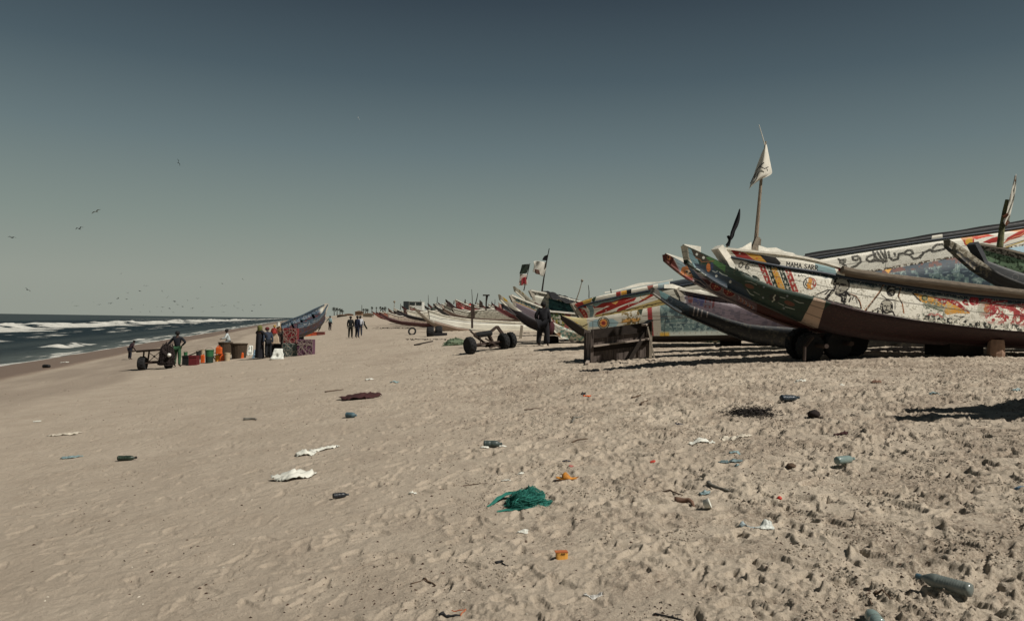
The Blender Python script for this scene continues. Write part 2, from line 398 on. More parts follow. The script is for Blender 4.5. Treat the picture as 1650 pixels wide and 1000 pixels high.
# ------------------------------------------------------------------ sea
def seamat():
    m = bpy.data.materials.new('sea_water'); m.use_nodes = True; n = m.node_tree; b = n.nodes['Principled BSDF']; l = n.links
    at_ = n.nodes.new('ShaderNodeAttribute'); at_.attribute_name = 'foam'
    sh = n.nodes.new('ShaderNodeAttribute'); sh.attribute_name = 'shallow'
    geo = n.nodes.new('ShaderNodeNewGeometry')
    mp = n.nodes.new('ShaderNodeMapping'); mp.inputs['Rotation'].default_value = (0, 0, R_(-15.7)); mp.inputs['Scale'].default_value = (1.0, .22, 1)
    l.new(geo.outputs['Position'], mp.inputs[0])
    no = n.nodes.new('ShaderNodeTexNoise'); no.inputs['Scale'].default_value = .9; no.inputs['Detail'].default_value = 9; no.inputs['Roughness'].default_value = .72
    l.new(mp.outputs[0], no.inputs['Vector'])
    def math_(op, a, bb):
        x = n.nodes.new('ShaderNodeMath'); x.operation = op
        for k, q in ((0, a), (1, bb)):
            if isinstance(q, float): x.inputs[k].default_value = q
            else: l.new(q, x.inputs[k])
        return x.outputs[0]
    # foam: attribute gives the amount, noise breaks its edges
    fo = math_('ADD', at_.outputs['Fac'], math_('MULTIPLY', math_('SUBTRACT', no.outputs[0], .5), 1.5))
    r = n.nodes.new('ShaderNodeMapRange'); r.inputs[1].default_value = .48; r.inputs[2].default_value = .68; l.new(fo, r.inputs[0])
    mix1 = n.nodes.new('ShaderNodeMix'); mix1.data_type = 'RGBA'; mix1.inputs[6].default_value = (.014, .023, .028, 1); mix1.inputs[7].default_value = (.085, .100, .095, 1)
    l.new(sh.outputs['Fac'], mix1.inputs[0])
    dk = n.nodes.new('ShaderNodeMix'); dk.data_type = 'RGBA'; dk.blend_type = 'MULTIPLY'; dk.inputs[0].default_value = 1
    mr_ = n.nodes.new('ShaderNodeMapRange'); mr_.inputs[1].default_value = .3; mr_.inputs[2].default_value = .7; mr_.inputs[3].default_value = .6; mr_.inputs[4].default_value = 1.4
    l.new(no.outputs[0], mr_.inputs[0]); l.new(mix1.outputs[2], dk.inputs[6]); l.new(mr_.outputs[0], dk.inputs[7])
    mix2 = n.nodes.new('ShaderNodeMix'); mix2.data_type = 'RGBA'; mix2.inputs[7].default_value = (.50, .49, .44, 1)
    fc = n.nodes.new('ShaderNodeValToRGB'); fc.color_ramp.elements[0].position = .35; fc.color_ramp.elements[0].color = (.30, .31, .29, 1); fc.color_ramp.elements[1].position = .60; fc.color_ramp.elements[1].color = (.56, .55, .50, 1)
    n5 = n.nodes.new('ShaderNodeTexNoise'); n5.inputs['Scale'].default_value = .35; n5.inputs['Detail'].default_value = 8; n5.inputs['Roughness'].default_value = .7; l.new(geo.outputs['Position'], n5.inputs['Vector']); l.new(n5.outputs[0], fc.inputs[0]); l.new(fc.outputs[0], mix2.inputs[7])
    l.new(r.outputs[0], mix2.inputs[0]); l.new(dk.outputs[2], mix2.inputs[6]); l.new(mix2.outputs[2], b.inputs['Base Color'])
    rr = n.nodes.new('ShaderNodeMapRange'); rr.inputs[3].default_value = .5; rr.inputs[4].default_value = .9; l.new(r.outputs[0], rr.inputs[0]); l.new(rr.outputs[0], b.inputs['Roughness'])
    b.inputs['IOR'].default_value = 1.33; b.inputs['Specular IOR Level'].default_value = .03
    bu = n.nodes.new('ShaderNodeBump'); bu.inputs['Strength'].default_value = .9; bu.inputs['Distance'].default_value = .35
    l.new(no.outputs[0], bu.inputs['Height']); l.new(bu.outputs[0], b.inputs['Normal'])
    return m
# shore-aligned grid: s seaward, t along the shore
sg = -np.concatenate([np.linspace(17.5, 125, 430), np.exp(np.linspace(math.log(126), math.log(9000), 60))])
tg = np.concatenate([[-3000, -800, -300, -150, -60], np.linspace(-20, 260, 560), np.exp(np.linspace(math.log(261), math.log(9000), 260))])
T, S = np.meshgrid(tg, sg)
wob = 3.0*fbm(T/45, T*0+3, 3, 101); Sw = S+wob*sst(-22, -40, S)
br = lambda c, w, tt, amp: amp*np.exp(-((Sw-c)/w)**2)
crest_n = np.clip(.85+.8*fbm(T/14, S/30, 3, 103), .45, 1.5)
z = SEA+.10*fbm(T/6, S/2.5, 3, 105)*sst(-19, -30, S)+.22*fbm(T/40, S/9, 2, 107)*sst(-24, -50, S)
b1 = -75+6*fbm(T/60, T*0, 2, 111)
z = z+(1.05+.9*np.maximum(0, fbm(T/3.5, S/5, 3, 143)))*crest_n*np.where(S < b1, np.exp(-((S-b1)/9)**2), np.exp(-((S-b1)/3.2)**2))*(1-sst(900, 1400, T))
b2 = -28.5+sst(80, 160, T)*2.0+1.0*fbm(T/12, T*0, 2, 113)
w2 = sst(92, 98, T)*(1-.8*sst(104, 116, T))
z = z+.42*w2*np.clip(.8+.8*fbm(T/4, S/4, 3, 115), .2, 1.5)*np.where(S < b2, np.exp(-((S-b2)/3.0)**2), np.exp(-((S-b2)/.9)**2))
z = z+.35*np.exp(-((S+48)/5)**2)*(.5+fbm(T/25, T*0, 2, 117))
foam = np.zeros_like(z)
spray = fbm(T/9, S/6, 4, 121)
foam = np.maximum(foam, sst(-90, -80, S+14*fbm(T/16, T*0, 4, 123))*(1-sst(-64, -57, S+12*fbm(T/18, T*0+5, 4, 125)))*(.84+.9*spray))
foam = np.maximum(foam, .62*np.exp(-((S+49-4*fbm(T/30, T*0, 2, 127))/1.6)**2)*(.9+.9*fbm(T/12, S, 2, 129)))
foam = np.maximum(foam, (.40+.5*spray)*np.exp(-((S+42-5*fbm(T/25, T*0, 2, 131))/3)**2))
foam = np.maximum(foam, w2*np.exp(-((S-b2-.6)/1.5)**2)*(.86+1.2*fbm(T/2.5, S/1.2, 3, 141)))
foam = np.maximum(foam, .9*np.exp(-((S+21.2-1.6*fbm(T/8, T*0, 3, 133))/.7)**2))
foam = np.maximum(foam, (.36+.8*fbm(T/7, S/1.2, 3, 135))*sst(-26, -24, S)*(1-sst(-22, -20, S)))
foam = np.maximum(foam, .95*np.exp(-((S+25.5-sst(90, 200, T)*1.0-1.0*fbm(T/14, T*0, 2, 137))/.9)**2)*sst(95, 130, T)*(.75+.6*fbm(T/6, S, 2, 139)))
foam = np.maximum(foam, .75*np.exp(-((S+150)/9)**2)*sst(500, 800, T))
foam = foam*(1-sst(2500, 3500, T))
shal = sst(-32, -20, S)+.35*sst(-130, -160, S)+.3*np.exp(-((S+34)/4)**2)
shal = np.clip(shal, 0, 1)
z = np.where(S > -22.5, z+sst(-22.5, -18, S)*.20, z)
Xs = S*SS[0]-T*SS[1]; Ys = S*SS[1]+T*SS[0]
sea = sheet('sea', Xs, Ys, z, seamat(), {'foam': foam, 'shallow': shal}); tag(sea, kind='structure')

# ================================================================== boats
class Paint:
    """numpy canvas over a strake; motifs are given in the coordinates held by PX, PY (or T, V)"""
    def __init__(s, PX, PY, T, V, base):
        s.PX, s.PY, s.T, s.V = PX, PY, T, V; s.c = np.empty(PX.shape+(3,)); s.c[:] = base; s.soft = .45
    def mask(s, k, col): k = np.clip(k, 0, 1)[..., None]; s.c = s.c*(1-k)+np.array(col, float)*k
    def poly(s, pts, col):
        x, y = s.PX, s.PY; ins = np.zeros(x.shape, bool); n = len(pts)
        for i in range(n):
            (x1, y1), (x2, y2) = pts[i], pts[(i+1) % n]
            if y1 == y2: continue
            c = (y1 > y) != (y2 > y); ins ^= c & (x < (x2-x1)*(y-y1)/(y2-y1)+x1)
        s.mask(ins.astype(float), col); return s
    def line(s, pts, w, col, rough=0):
        x, y = s.PX, s.PY; D = np.full(x.shape, 1e9)
        for (x1, y1), (x2, y2) in zip(pts[:-1], pts[1:]):
            dx, dy = x2-x1, y2-y1; L2 = dx*dx+dy*dy+1e-9
            t = np.clip(((x-x1)*dx+(y-y1)*dy)/L2, 0, 1); D = np.minimum(D, np.hypot(x-x1-t*dx, y-y1-t*dy))
        if rough: D = D+rough*vnoise(x*1.7, y*1.7, 5)
        s.mask((w/2+s.soft/2-D)/s.soft, col); return s
    def ell(s, cx, cy, rx, ry, col, ring=None, ang=0):
        ca, sa = math.cos(ang), math.sin(ang); X = (s.PX-cx)*ca+(s.PY-cy)*sa; Y = -(s.PX-cx)*sa+(s.PY-cy)*ca
        r = np.hypot(X/rx, Y/ry); m = min(rx, ry)
        if ring: s.mask((ring/2+s.soft/2-np.abs(r-1)*m)/s.soft, col)
        else: s.mask(((1-r)*m+s.soft/2)/s.soft, col)
        return s
    def blot(s, k, col, sc=.25, th=.12, seed=1):
        n = fbm(s.PX*sc, s.PY*sc, 4, seed); s.mask(sst(th, th+.08, n)*k, col); return s

def smooth_curve(U, Z, us, sig=.22):
    d = .05; g = np.arange(us.min()-1, us.max()+1, d)
    z = np.interp(g, U, Z)
    if Z[1] != Z[0]: z = np.where(g < U[0], Z[0]+(Z[1]-Z[0])/(U[1]-U[0])*(g-U[0]), z)
    k = np.arange(-int(3*sig/d), int(3*sig/d)+1); w = np.exp(-.5*(k*d/sig)**2); w /= w.sum()
    zp = np.pad(z, len(k)//2, mode='edge'); return np.interp(us, g, np.convolve(zp, w, 'valid'))

class Frame:
    def __init__(s, x, y, deg):
        s.B = (x, y); a = R_(deg); s.h = (math.cos(a), math.sin(a)); s.n = (-math.sin(a), math.cos(a))
    def P(s, u, b, z): return (s.B[0]+u*s.h[0]+b*s.n[0], s.B[1]+u*s.h[1]+b*s.n[1], z)
    def solve(s, px, py, b):
        d = ray(px, py)
        # CAM + t d = B + u h - b n
        A = np.array([[d.x, -s.h[0]], [d.y, -s.h[1]]]); r = np.array([s.B[0]-b*s.n[0], s.B[1]-b*s.n[1]])
        t, u = np.linalg.solve(A, r); return u, CH+t*d.z

def level(fr, pts, beam):
    """pts: photo trace of the near edge; beam: [(distance from the edge's own tip, half width)...]"""
    bu = [b[0] for b in beam]; bb = [b[1] for b in beam]
    U = []; Z = []; u0 = None
    for px, py in pts:
        b = bb[0] if u0 is None else bb[1]
        for _ in range(8):
            u, z = fr.solve(px, py, b); b = float(np.interp(u-(u0 if u0 is not None else u), bu, bb))
        if u0 is None: u0 = u
        U.append(u); Z.append(z)
    return dict(u0=U[0], U=np.array(U), Z=np.array(Z), bu=bu, bb=bb)

WHITE = (231, 227, 213); OFFW = (210, 206, 190); DARKB = (30, 36, 46); DRED = (92, 46, 42); RED = (150, 48, 42); YEL = (206, 152, 62)
GRN = (38, 66, 48); TEAL = (78, 112, 112); LBLU = (140, 168, 172); BLK = (24, 24, 24); WOODC = (122, 104, 86); PUR = (96, 84, 92)
M_RAIL = mat('rail_white_paint', (231, 227, 213), .7, .3, 5, .4, 30)
M_RUB = mat('rubbing_strake_navy', (38, 48, 60), .6, .4, 5, .4, 30)
M_IN = woodmat('hull_inside_wood', (96, 84, 70), (140, 124, 104), 2.5, 'x')
M_DARKW = woodmat('tarred_wood', (30, 26, 24), (52, 44, 38), 2.5, 'x')
M_GREYW = woodmat('weathered_grey_wood', (104, 96, 86), (150, 140, 124), 2.5, 'x')
M_POLE = woodmat('brown_spar_wood', (78, 70, 62), (118, 108, 94), 2.0, 'x')
M_STEM = mat('stem_post_paint', (170, 162, 148), .75, .35, 8, .4, 30)

def build_boat(name, label, cat, fr, L, lv, strakes, group=None, nose=None, thwarts=4, tw_from=3.0, rail=M_RAIL, rub=None,
               rail_w=(.09, .07), thick=.045, nt=90, stem_mat=None, deck=True, texw=700, spur_mat=None, interior=None, stern_k=.35, stem_w=.10, stretch=False):
    """lv: list of level dicts from sheer to keel; strakes[i] between lv[i], lv[i+1] = (part name, paint function)"""
    gx, gy, _ = fr.P(lv[0]['u0']+.5, 0, 0)
    u_last = max(l_['u0'] for l_ in lv)
    root = thing(name, (gx, gy, float(gz(gx, gy))), label, cat, group)
    def curve(l_, t, us0=None):
        a_ = l_['u0'] if us0 is None else us0
        us = a_+t*(L-a_); z = smooth_curve(l_['U'], l_['Z'], us)
        b = smooth_curve(np.array(l_['bu'])+l_['u0'], np.array(l_['bb']), us, .15)
        b = np.where(us-l_['u0'] < .25, np.interp(us-l_['u0'], l_['bu'], l_['bb']), b)
        b = b*(1-stern_k*sst(.6, 1.0, t)); return us, b, z
    t = np.concatenate([np.linspace(0, .3, nt//2, endpoint=False), np.linspace(.3, 1, nt-nt//2)])
    C = [curve(l_, t) for l_ in lv]
    nv = 5
    for i, (pn, pf) in enumerate(strakes):
        (ua, ba, za), (ub, bb, zb) = C[i], C[i+1]; last = i == len(strakes)-1
        if not last and not stretch and lv[i+1]['u0'] < lv[i]['u0']-.12: ub, bb, zb = curve(lv[i+1], t, lv[i]['u0']+.05); bb = np.minimum(bb, ba+.02)
        vv = np.linspace(0, 1, nv)
        bulge = .06 if last else .02
        Us = ua[:, None]*(1-vv)+ub[:, None]*vv; Zs = za[:, None]*(1-vv)+zb[:, None]*vv
        Bs = ba[:, None]*(1-vv)+bb[:, None]*vv+bulge*np.sin(vv*math.pi)*sst(0, 2, Us-Us[0:1])
        # texture canvas
        TW, TH = texw, 72
        tt = np.linspace(0, 1, TW); tv = np.linspace(0, 1, TH)
        def res(A):
            a = np.array([np.interp(tt, t, A[:, k]) for k in range(nv)]).T
            return np.array([np.interp(tv, vv, a[j]) for j in range(TW)]).T
        rU, rB, rZ = res(Us), res(Bs), res(Zs)
        X = fr.B[0]+rU*fr.h[0]-rB*fr.n[0]; Y = fr.B[1]+rU*fr.h[1]-rB*fr.n[1]
        PX, PY = proj(np.stack([X, Y, rZ], -1))
        Tm, Vm = np.meshgrid(tt, 1-tv)
        pc = Paint(PX, PY, rU, Vm, WHITE); pf(pc)
        if nt > 50:
            for vs_ in ((.34, .67) if last else (.5,)): pc.mask(.55*np.exp(-((Vm-vs_-.012*vnoise(rU*1.3, rU*0, 7))/.014)**2), (40, 36, 32))
            sp_ = np.abs(((rU+.37*i) % 2.6)-1.3); pc.mask(.5*np.exp(-(sp_/.012)**2)*(np.sin(np.floor((rU+.37*i)/2.6)*5+i) > 0)*(Vm < .5), (44, 38, 34))
            pc.mask(.5*np.exp(-((((rU*5) % 1)-.5)/.06)**2)*(np.exp(-((Vm-.06)/.02)**2)+np.exp(-((Vm-.94)/.02)**2)), (96, 62, 44))
        m = paintmat('paint_'+pn, pc.c[::-1])
        sides = []
        for sg_ in (-1, 1):
            g = Geo(); uv = []
            G = [[fr.P(Us[a, b], sg_*Bs[a, b], Zs[a, b]) for b in range(nv)] for a in range(len(t))]
            Gi = [[fr.P(Us[a, b]+.02, sg_*max(Bs[a, b]-thick, .004), Zs[a, b]) for b in range(nv)] for a in range(len(t))]
            g.grid(G); g.grid(Gi)
            UVs = [(t[a], 1-vv[b]) for a in range(len(t)) for b in range(nv)]; UVs = UVs+UVs
            n0 = len(t)*nv
            for a in range(len(t)-1):
                g.f.append((a*nv, (a+1)*nv, n0+(a+1)*nv, n0+a*nv))
            sides.append((g, UVs, n0))
        if last:   # one carved body: both sides, nose face, flat top forward of the planking, stern face
            g = Geo(); UV = []
            for (q, U_, n0) in sides: g.add(q.v, q.f); UV += U_
            n0 = sides[0][2]; oR = len(sides[0][0].v)
            for k in range(nv-1): g.f.append((k, oR+k, oR+k+1, k+1))
            e = (len(t)-1)*nv
            for k in range(nv-1): g.f.append((e+k, e+k+1, oR+e+k+1, oR+e+k))
            for a in range(len(t)-1):   # flat top of the spur and keel plank
                if deck and Us[a, 0] < u_last+.15: g.f.append((a*nv, oR+a*nv, oR+(a+1)*nv, (a+1)*nv))
                g.f.append((a*nv+nv-1, (a+1)*nv+nv-1, oR+(a+1)*nv+nv-1, oR+a*nv+nv-1))
            o = obj(pn, g, m, root); setuv(o, UV)
        else:
            for (g, U_, n0) in sides:
                o = obj(pn, g, m, root); setuv(o, U_)
    # rails along the sheer, rubbing strake along the next edge
    u0, b0, z0 = C[0]
    for sg_ in (-1, 1):
        if rail:
            g = Geo(); w, h_ = rail_w
            P = [Vector(fr.P(u0[k], sg_*(b0[k]-.01), z0[k]+h_/2)) for k in range(0, len(t), 2)]
            for a, b in zip(P[:-1], P[1:]): g.beam(a, b+(b-a)*.02, w, h_)
            obj('gunwale', g, rail, root)
        if rub:
            u1, b1_, z1 = C[rub[1]]; g = Geo()
            g.tube([fr.P(u1[k], sg_*(b1_[k]+.015), z1[k]) for k in range(0, len(t), 2)], rub[2], 6); obj('rubbing_strake', g, rub[0], root)
    # stem post between the two sides
    g = Geo(); top = Vector(fr.P(C[0][0][0]-.03, 0, C[0][2][0]+.05)); bot = Vector(fr.P(C[-2][0][0] if lv[-2]['u0'] > lv[0]['u0']-.2 else u_last+.1, 0, 0))
    zc = float(np.interp(u_last+.1, C[-2][0], C[-2][2])); bot = Vector(fr.P(u_last+.12, 0, zc-.02))
    mid = (top*.5+bot*.5)+Vector((fr.h[0], fr.h[1], 0))*.03
    g.beam(top, mid, stem_w*2.0+.04, .16); g.beam(mid, bot, stem_w*1.9+.04, .14); obj('stem_post', g, stem_mat or M_STEM, root)
    for k in range(thwarts):
        ut = tw_from+(L-tw_from-1.5)*k/max(thwarts-1, 1); j = int(np.argmin(abs(u0-ut))); g = Geo()
        c = fr.P(u0[j], 0, z0[j]-.18); g.box(c, (.24, 2*b0[j]-.12, .05), rz(math.atan2(fr.h[1], fr.h[0]))); obj('thwart', g, interior or M_IN, root)
    root['_'] = 0; del root['_']
    return root, C, t
def setuv(o, UV):
    me = o.data; l = me.uv_layers.new(name='UVMap'); vi = np.empty(len(me.loops), np.int32); me.loops.foreach_get('vertex_index', vi)
    l.data.foreach_set('uv', np.array(UV, np.float32)[vi].ravel()); me.polygons.foreach_set('use_smooth', [True]*len(me.polygons))

def scale_pts(pts, f): return pts
HB = [(0, .10), (.5, .22), (1.5, .50), (3.5, .82), (7, 1.08), (14, 1.12)]          # half widths along the sheer
def hb(k, nose=None): r = [(a, b*k) for a, b in HB]; return r
KB = [(0, .10), (2, .10), (5, .22), (10, .38)]
def crop(x0, y0, k): return lambda *pts: [(x0+x/k, y0+y/k) for x, y in pts]
cA = crop(1060, 385, 11.114); cB = crop(1150, 385, 8.694); cC = crop(1040, 440, 7.694); cD = crop(1290, 390, 7.695)
cE = crop(1470, 440, 8.333); cF = crop(1480, 330, 6.665); cG = crop(920, 440, 8.333); cH = crop(1340, 270, 4.348)

# ---------------------------------------------------------------- boat with the portraits, nearest
fM = Frame(4.15, 18.3, 12)
M0 = level(fM, [(1160, 401), (1190, 404), (1230, 408), (1262, 411), (1295, 416), (1335, 425), (1357, 434), (1420, 443), (1500, 452), (1600, 464), (1650, 470), (1850, 492)], hb(1.0))
M1 = level(fM, [(1176, 414), (1223, 423), (1265, 431), (1330, 440), (1373, 450), (1420, 456), (1480, 465), (1560, 476), (1650, 484), (1850, 505)], [(0, .14), (.3, .24), (1.2, .50), (3.2, .83), (6.7, 1.08), (13.7, 1.12)])
M2 = level(fM, [(1104, 395), (1140, 411), (1169, 425), (1188, 436), (1225, 452), (1245, 462), (1287, 471), (1330, 483), (1361, 491), (1394, 501), (1480, 516), (1578, 528), (1650, 534), (1850, 548)],
           [(0, .13), (.9, .17), (2, .44), (4, .80), (8, 1.04), (14, 1.06)])
M3 = level(fM, [(1108, 424), (1122, 432), (1146, 451), (1186, 471), (1231, 491), (1289, 517), (1312, 527), (1345, 538), (1400, 547), (1500, 555), (1650, 562), (1850, 572)], [(0, .10), (2, .08), (5, .10), (10, .16)])
def p_top(c):
    c.c[:] = WHITE
    c.poly(cB((225, 145), (430, 190), (620, 330), (340, 275)), RED).poly(cB((430, 185), (640, 220), (790, 370), (620, 330)), YEL)
    c.poly(cB((640, 220), (870, 260), (940, 335), (900, 395), (780, 370)), BLK)
    c.ell(*cB((362, 205))[0], 1.6, 1.1, WHITE).ell(*cB((600, 270))[0], 1.6, 1.0, (190, 90, 50))
    c.poly([(1313, 424), (1345, 432), (1350, 446), (1318, 444)], LBLU).poly(cD((420, 305), (470, 330), (460, 345), (520, 395), (550, 320)), RED)
    c.poly([(1361, 425), (1900, 480), (1900, 520), (1361, 452)], (120, 106, 92))
    L_ = [[(0, 9), (0, 0), (3, 5), (6, 0), (6, 9)], [(0, 9), (3, 0), (6, 9)], [(1, 6), (5, 6)], [(0, 9), (0, 0), (3, 5), (6, 0), (6, 9)], [(0, 9), (3, 0), (6, 9)], [(1, 6), (5, 6)]]
    def letter(ch, x, y, h_, w, sl=.16, th=1.0):
        G_ = {'M': [[(0, 1), (0, 0), (.5, .6), (1, 0), (1, 1)]], 'A': [[(0, 1), (.5, 0), (1, 1)], [(.2, .62), (.8, .62)]],
              'S': [[(1, .1), (.5, 0), (.1, .25), (.5, .5), (.9, .75), (.5, 1), (0, .9)]], 'R': [[(0, 1), (0, 0), (.8, .1), (.8, .45), (0, .5), (.9, 1)]],
              'T': [[(0, 0), (1, 0)], [(.5, 0), (.5, 1)]], 'e': [[(0, .6), (1, .6), (.8, .2), (.2, .2), (0, .7), (.5, 1), (1, .9)]],
              'r': [[(0, .2), (0, 1)], [(0, .5), (.8, .2)]], 'm': [[(0, 1), (0, .2), (.4, .3), (.5, 1)], [(.5, .3), (.9, .3), (1, 1)]],
              '0': [[(.5, 0), (.1, .2), (0, .5), (.1, .8), (.5, 1), (.9, .8), (1, .5), (.9, .2), (.5, 0)]],
              '6': [[(.9, 0), (.4, .15), (.05, .5), (.1, .85), (.5, 1), (.9, .85), (.9, .6), (.5, .45), (.1, .65)]]}
        for st in G_[ch]: c.line([(x+a*w, y+b*h_+a*w*sl) for a, b in st], th, BLK)
    c.letter = letter
    x = 1267.5
    for i, ch in enumerate('MAMA SARR'):
        if ch != ' ': letter(ch, x, 421.5+(x-1267)*.125, 7.2, 5.0 if ch == 'M' else 4.4, .15, 1.2)
        x += 6.7 if ch == 'M' else (5.9 if ch != ' ' else 3.2)
def p_side(c):
    c.c[:] = (232, 229, 216)
    c.letter = None; p = Paint.__new__(Paint)
    # shadow line under the rubbing strake, painted on as a dark band
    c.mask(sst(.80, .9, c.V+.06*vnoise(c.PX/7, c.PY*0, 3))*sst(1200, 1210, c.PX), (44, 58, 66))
    for a, b, col in ((((610, 330), (700, 340), (830, 665), (745, 640)), 0, RED), (((735, 370), (800, 380), (905, 690), (835, 665)), 0, (30, 44, 36)), (((800, 400), (880, 400), (1005, 715), (905, 690)), 0, YEL),
                      (((900, 400), (970, 410), (1100, 740), (1005, 715)), 0, (30, 44, 36)), (((990, 420), (1075, 430), (1190, 745), (1100, 735)), 0, RED)):
        c.poly(cB(*a), col)
    for k in range(4):
        for (x, y), dx in (((690, 410), 25), ((775, 420), 25), ((945, 445), 27), ((1045, 460), 27)):
            X, Y = cB((x+k*dx*1.05, y+k*78))[0]; c.ell(X, Y, 1.3, 3.0, (200, 196, 180), ang=-.25)
    for k in range(3): c.ell(*cB((850+k*28, 460+k*80))[0], 1.1, 1.1, (170, 60, 40))
    # 06
    for (pts) in (((380, 320), (355, 345), (350, 385), (375, 400), (402, 375), (408, 335), (380, 320)), ((510, 330), (470, 350), (440, 385), (450, 420), (480, 420), (495, 395), (470, 380), (445, 395))):
        c.line(cB(*pts), 1.4, BLK)
    # leaves hanging over the lower edge at the stem
    for a, b in ((200, 260), (230, 330), (300, 420), (400, 480), (470, 510), (590, 545)):
        X, Y = cB((a, b))[0]; c.ell(X, Y, 7, 2.6, (28, 38, 32), ang=.55)
        if a > 320: c.ell(X, Y, 4.5, .8, (70, 82, 76), ang=.55)
    c.line(cB((1130, 490), (1150, 495)), .8, BLK).line(cB((1140, 492), (1135, 515)), .8, BLK)
    c.line(cB((1180, 520), (1195, 500), (1180, 498), (1185, 520), (1215, 515), (1225, 500), (1240, 520), (1260, 508), (1275, 522), (1290, 515)), .7, BLK)
    X, Y = cB((1342, 622))[0]
    c.ell(X, Y, 10.5, 10.5, BLK, ang=0).ell(X+1.2, Y, 9.6, 9.6, (165, 50, 40)).ell(X, Y, 9, 9, (232, 229, 216)).poly([(X-2, Y-9), (X+3, Y-9), (X+5, Y-2), (X+2, Y+4), (X+3, Y+9), (X-4, Y+8), (X-5, Y+2), (X-2, Y-3)], (205, 140, 55))
    c.line([(X-6, Y-6), (X-4, Y-2), (X-7, Y+1), (X-4, Y+5)], 1.5, BLK).line([(X+4, Y-7), (X+7, Y-3), (X+5, Y+2), (X+8, Y+3), (X+4, Y+8)], 1.7, RED)
    # line-drawn figures
    K = (22, 20, 20); O = (140, 84, 44)
    def L2(pts, w=.9, col=K): c.line(cD(*pts), w*1.35+.3, col, .35)
    L2(((155, 670), (340, 590), (410, 600)), 1.0); L2(((155, 675), (330, 720), (540, 775), (750, 825)), 1.0)
    L2(((600, 640), (690, 670), (735, 740), (755, 820)), 1.0, O); L2(((603, 645), (685, 675), (728, 742), (748, 820)), .7)
    c.poly(cD((430, 450), (470, 430), (560, 440), (605, 500), (600, 560), (560, 620), (520, 660), (440, 640), (415, 570), (415, 500)), (150, 146, 134))
    c.ell(*cD((500, 560))[0], 8, 11, (142, 138, 126))
    for pts, w in ((((430, 450), (412, 520), (420, 590), (450, 650), (520, 640), (570, 600)), 1.6), (((440, 455), (500, 435), (560, 450), (600, 500), (600, 560), (580, 590)), 1.2),
                   (((430, 520), (470, 510)), 1.8), (((500, 520), (555, 530)), 1.8), (((480, 530), (470, 570), (495, 575)), 1.1), (((445, 600), (490, 605)), 1.6),
                   (((430, 460), (425, 560)), 2.4), (((440, 640), (500, 670), (560, 640)), 2.6), (((560, 620), (610, 660)), 2.6), (((400, 600), (310, 710)), 3.2), (((560, 640), (540, 770)), 3.0),
                   (((520, 660), (510, 730), (545, 750)), 2.5), (((350, 600), (300, 650)), 1.0), (((620, 690), (600, 740)), 1.4), (((660, 670), (640, 710)), 1.0), (((680, 690), (700, 760)), .7)):
        L2(pts, w)
    # two hooded figures
    L2(((800, 850), (900, 720), (990, 600), (1020, 540), (1060, 500), (1140, 490), (1220, 530), (1240, 580), (1210, 670), (1260, 760), (1280, 880)), 1.2, O)
    L2(((812, 850), (905, 725), (985, 620), (1025, 540)), .8); L2(((1235, 570), (1205, 665), (1255, 760)), .8)
    c.ell(*cD((1120, 600))[0], 7.5, 9.5, K); c.ell(*cD((1128, 595))[0], 4.6, 5.0, (150, 146, 134)); L2(((1085, 590), (1160, 600)), 2.2); L2(((1100, 640), (1150, 650)), 2.0); L2(((1100, 610), (1120, 630)), 1.2)
    L2(((1000, 650), (1060, 700), (1170, 720)), .7); L2(((1170, 740), (1170, 830)), .6)
    c.ell(*cD((1065, 800))[0], 10.5, 11.5, K); c.ell(*cD((1068, 800))[0], 6.2, 8.5, (176, 172, 158)); c.ell(*cD((1065, 750))[0], 8, 3, (176, 172, 158)); L2(((1035, 790), (1055, 792)), 1.3); L2(((1080, 790), (1100, 792)), 1.3); L2(((1068, 800), (1064, 830)), .8); L2(((1050, 845), (1085, 845)), 1.1)
    L2(((890, 860), (960, 820), (1000, 830), (1020, 900)), 1.2); L2(((1020, 870), (1080, 880), (1140, 860), (1165, 910)), 1.4); L2(((960, 850), (950, 890)), 1.8)
    # yellow, red and green scroll
    c.poly(cE((20, 265), (280, 315), (600, 375), (780, 540), (560, 540), (470, 560), (330, 440), (100, 380)), (206, 150, 66))
    c.poly(cE((270, 320), (520, 345), (620, 380), (780, 535), (700, 500), (560, 420), (400, 415)), (146, 42, 40))
    for x, y in ((400, 380), (600, 420)): c.ell(*cE((x, y))[0], 2.1, 2.2, (206, 180, 170))
    c.ell(*cE((165, 330))[0], 5, 5, (60, 74, 52)).ell(*cE((165, 330))[0], 3, 3, (150, 140, 90)); c.poly(cE((470, 370), (560, 430), (500, 530), (430, 460)), (200, 160, 90))
    c.poly(cE((200, 400), (440, 460), (400, 520), (160, 440)), (150, 158, 136)); c.line(cE((0, 260), (60, 330), (110, 375)), 2.0, K).line(cE((230, 450), (320, 480), (440, 520)), 1.2, (50, 60, 48)).line(cE((200, 380), (330, 400), (440, 470)), 1.0, (60, 70, 56))
    c.blot(sst(1484, 1490, c.PX)*(1-sst(1520, 1530, c.PX))*sst(470, 495, c.PY), (120, 126, 112), .35, .06, 7)
    c.line(cE((210, 570), (260, 545), (300, 570), (340, 550), (400, 590)), 3.0, (190, 110, 104)); c.line(cE((560, 570), (640, 590), (700, 580), (640, 610)), 1.2, K)
    c.poly(cE((690, 360), (710, 340), (735, 360), (760, 435), (700, 425), (665, 385)), (150, 40, 44))
    c.ell(*cE((830, 370))[0], 8, 7.5, (152, 44, 50)).ell(*cE((1010, 460))[0], 16, 15, (150, 50, 54)).ell(*cE((960, 480))[0], 10.5, 12, (190, 190, 174)).ell(*cE((1000, 470))[0], 5, 8, (176, 120, 84))
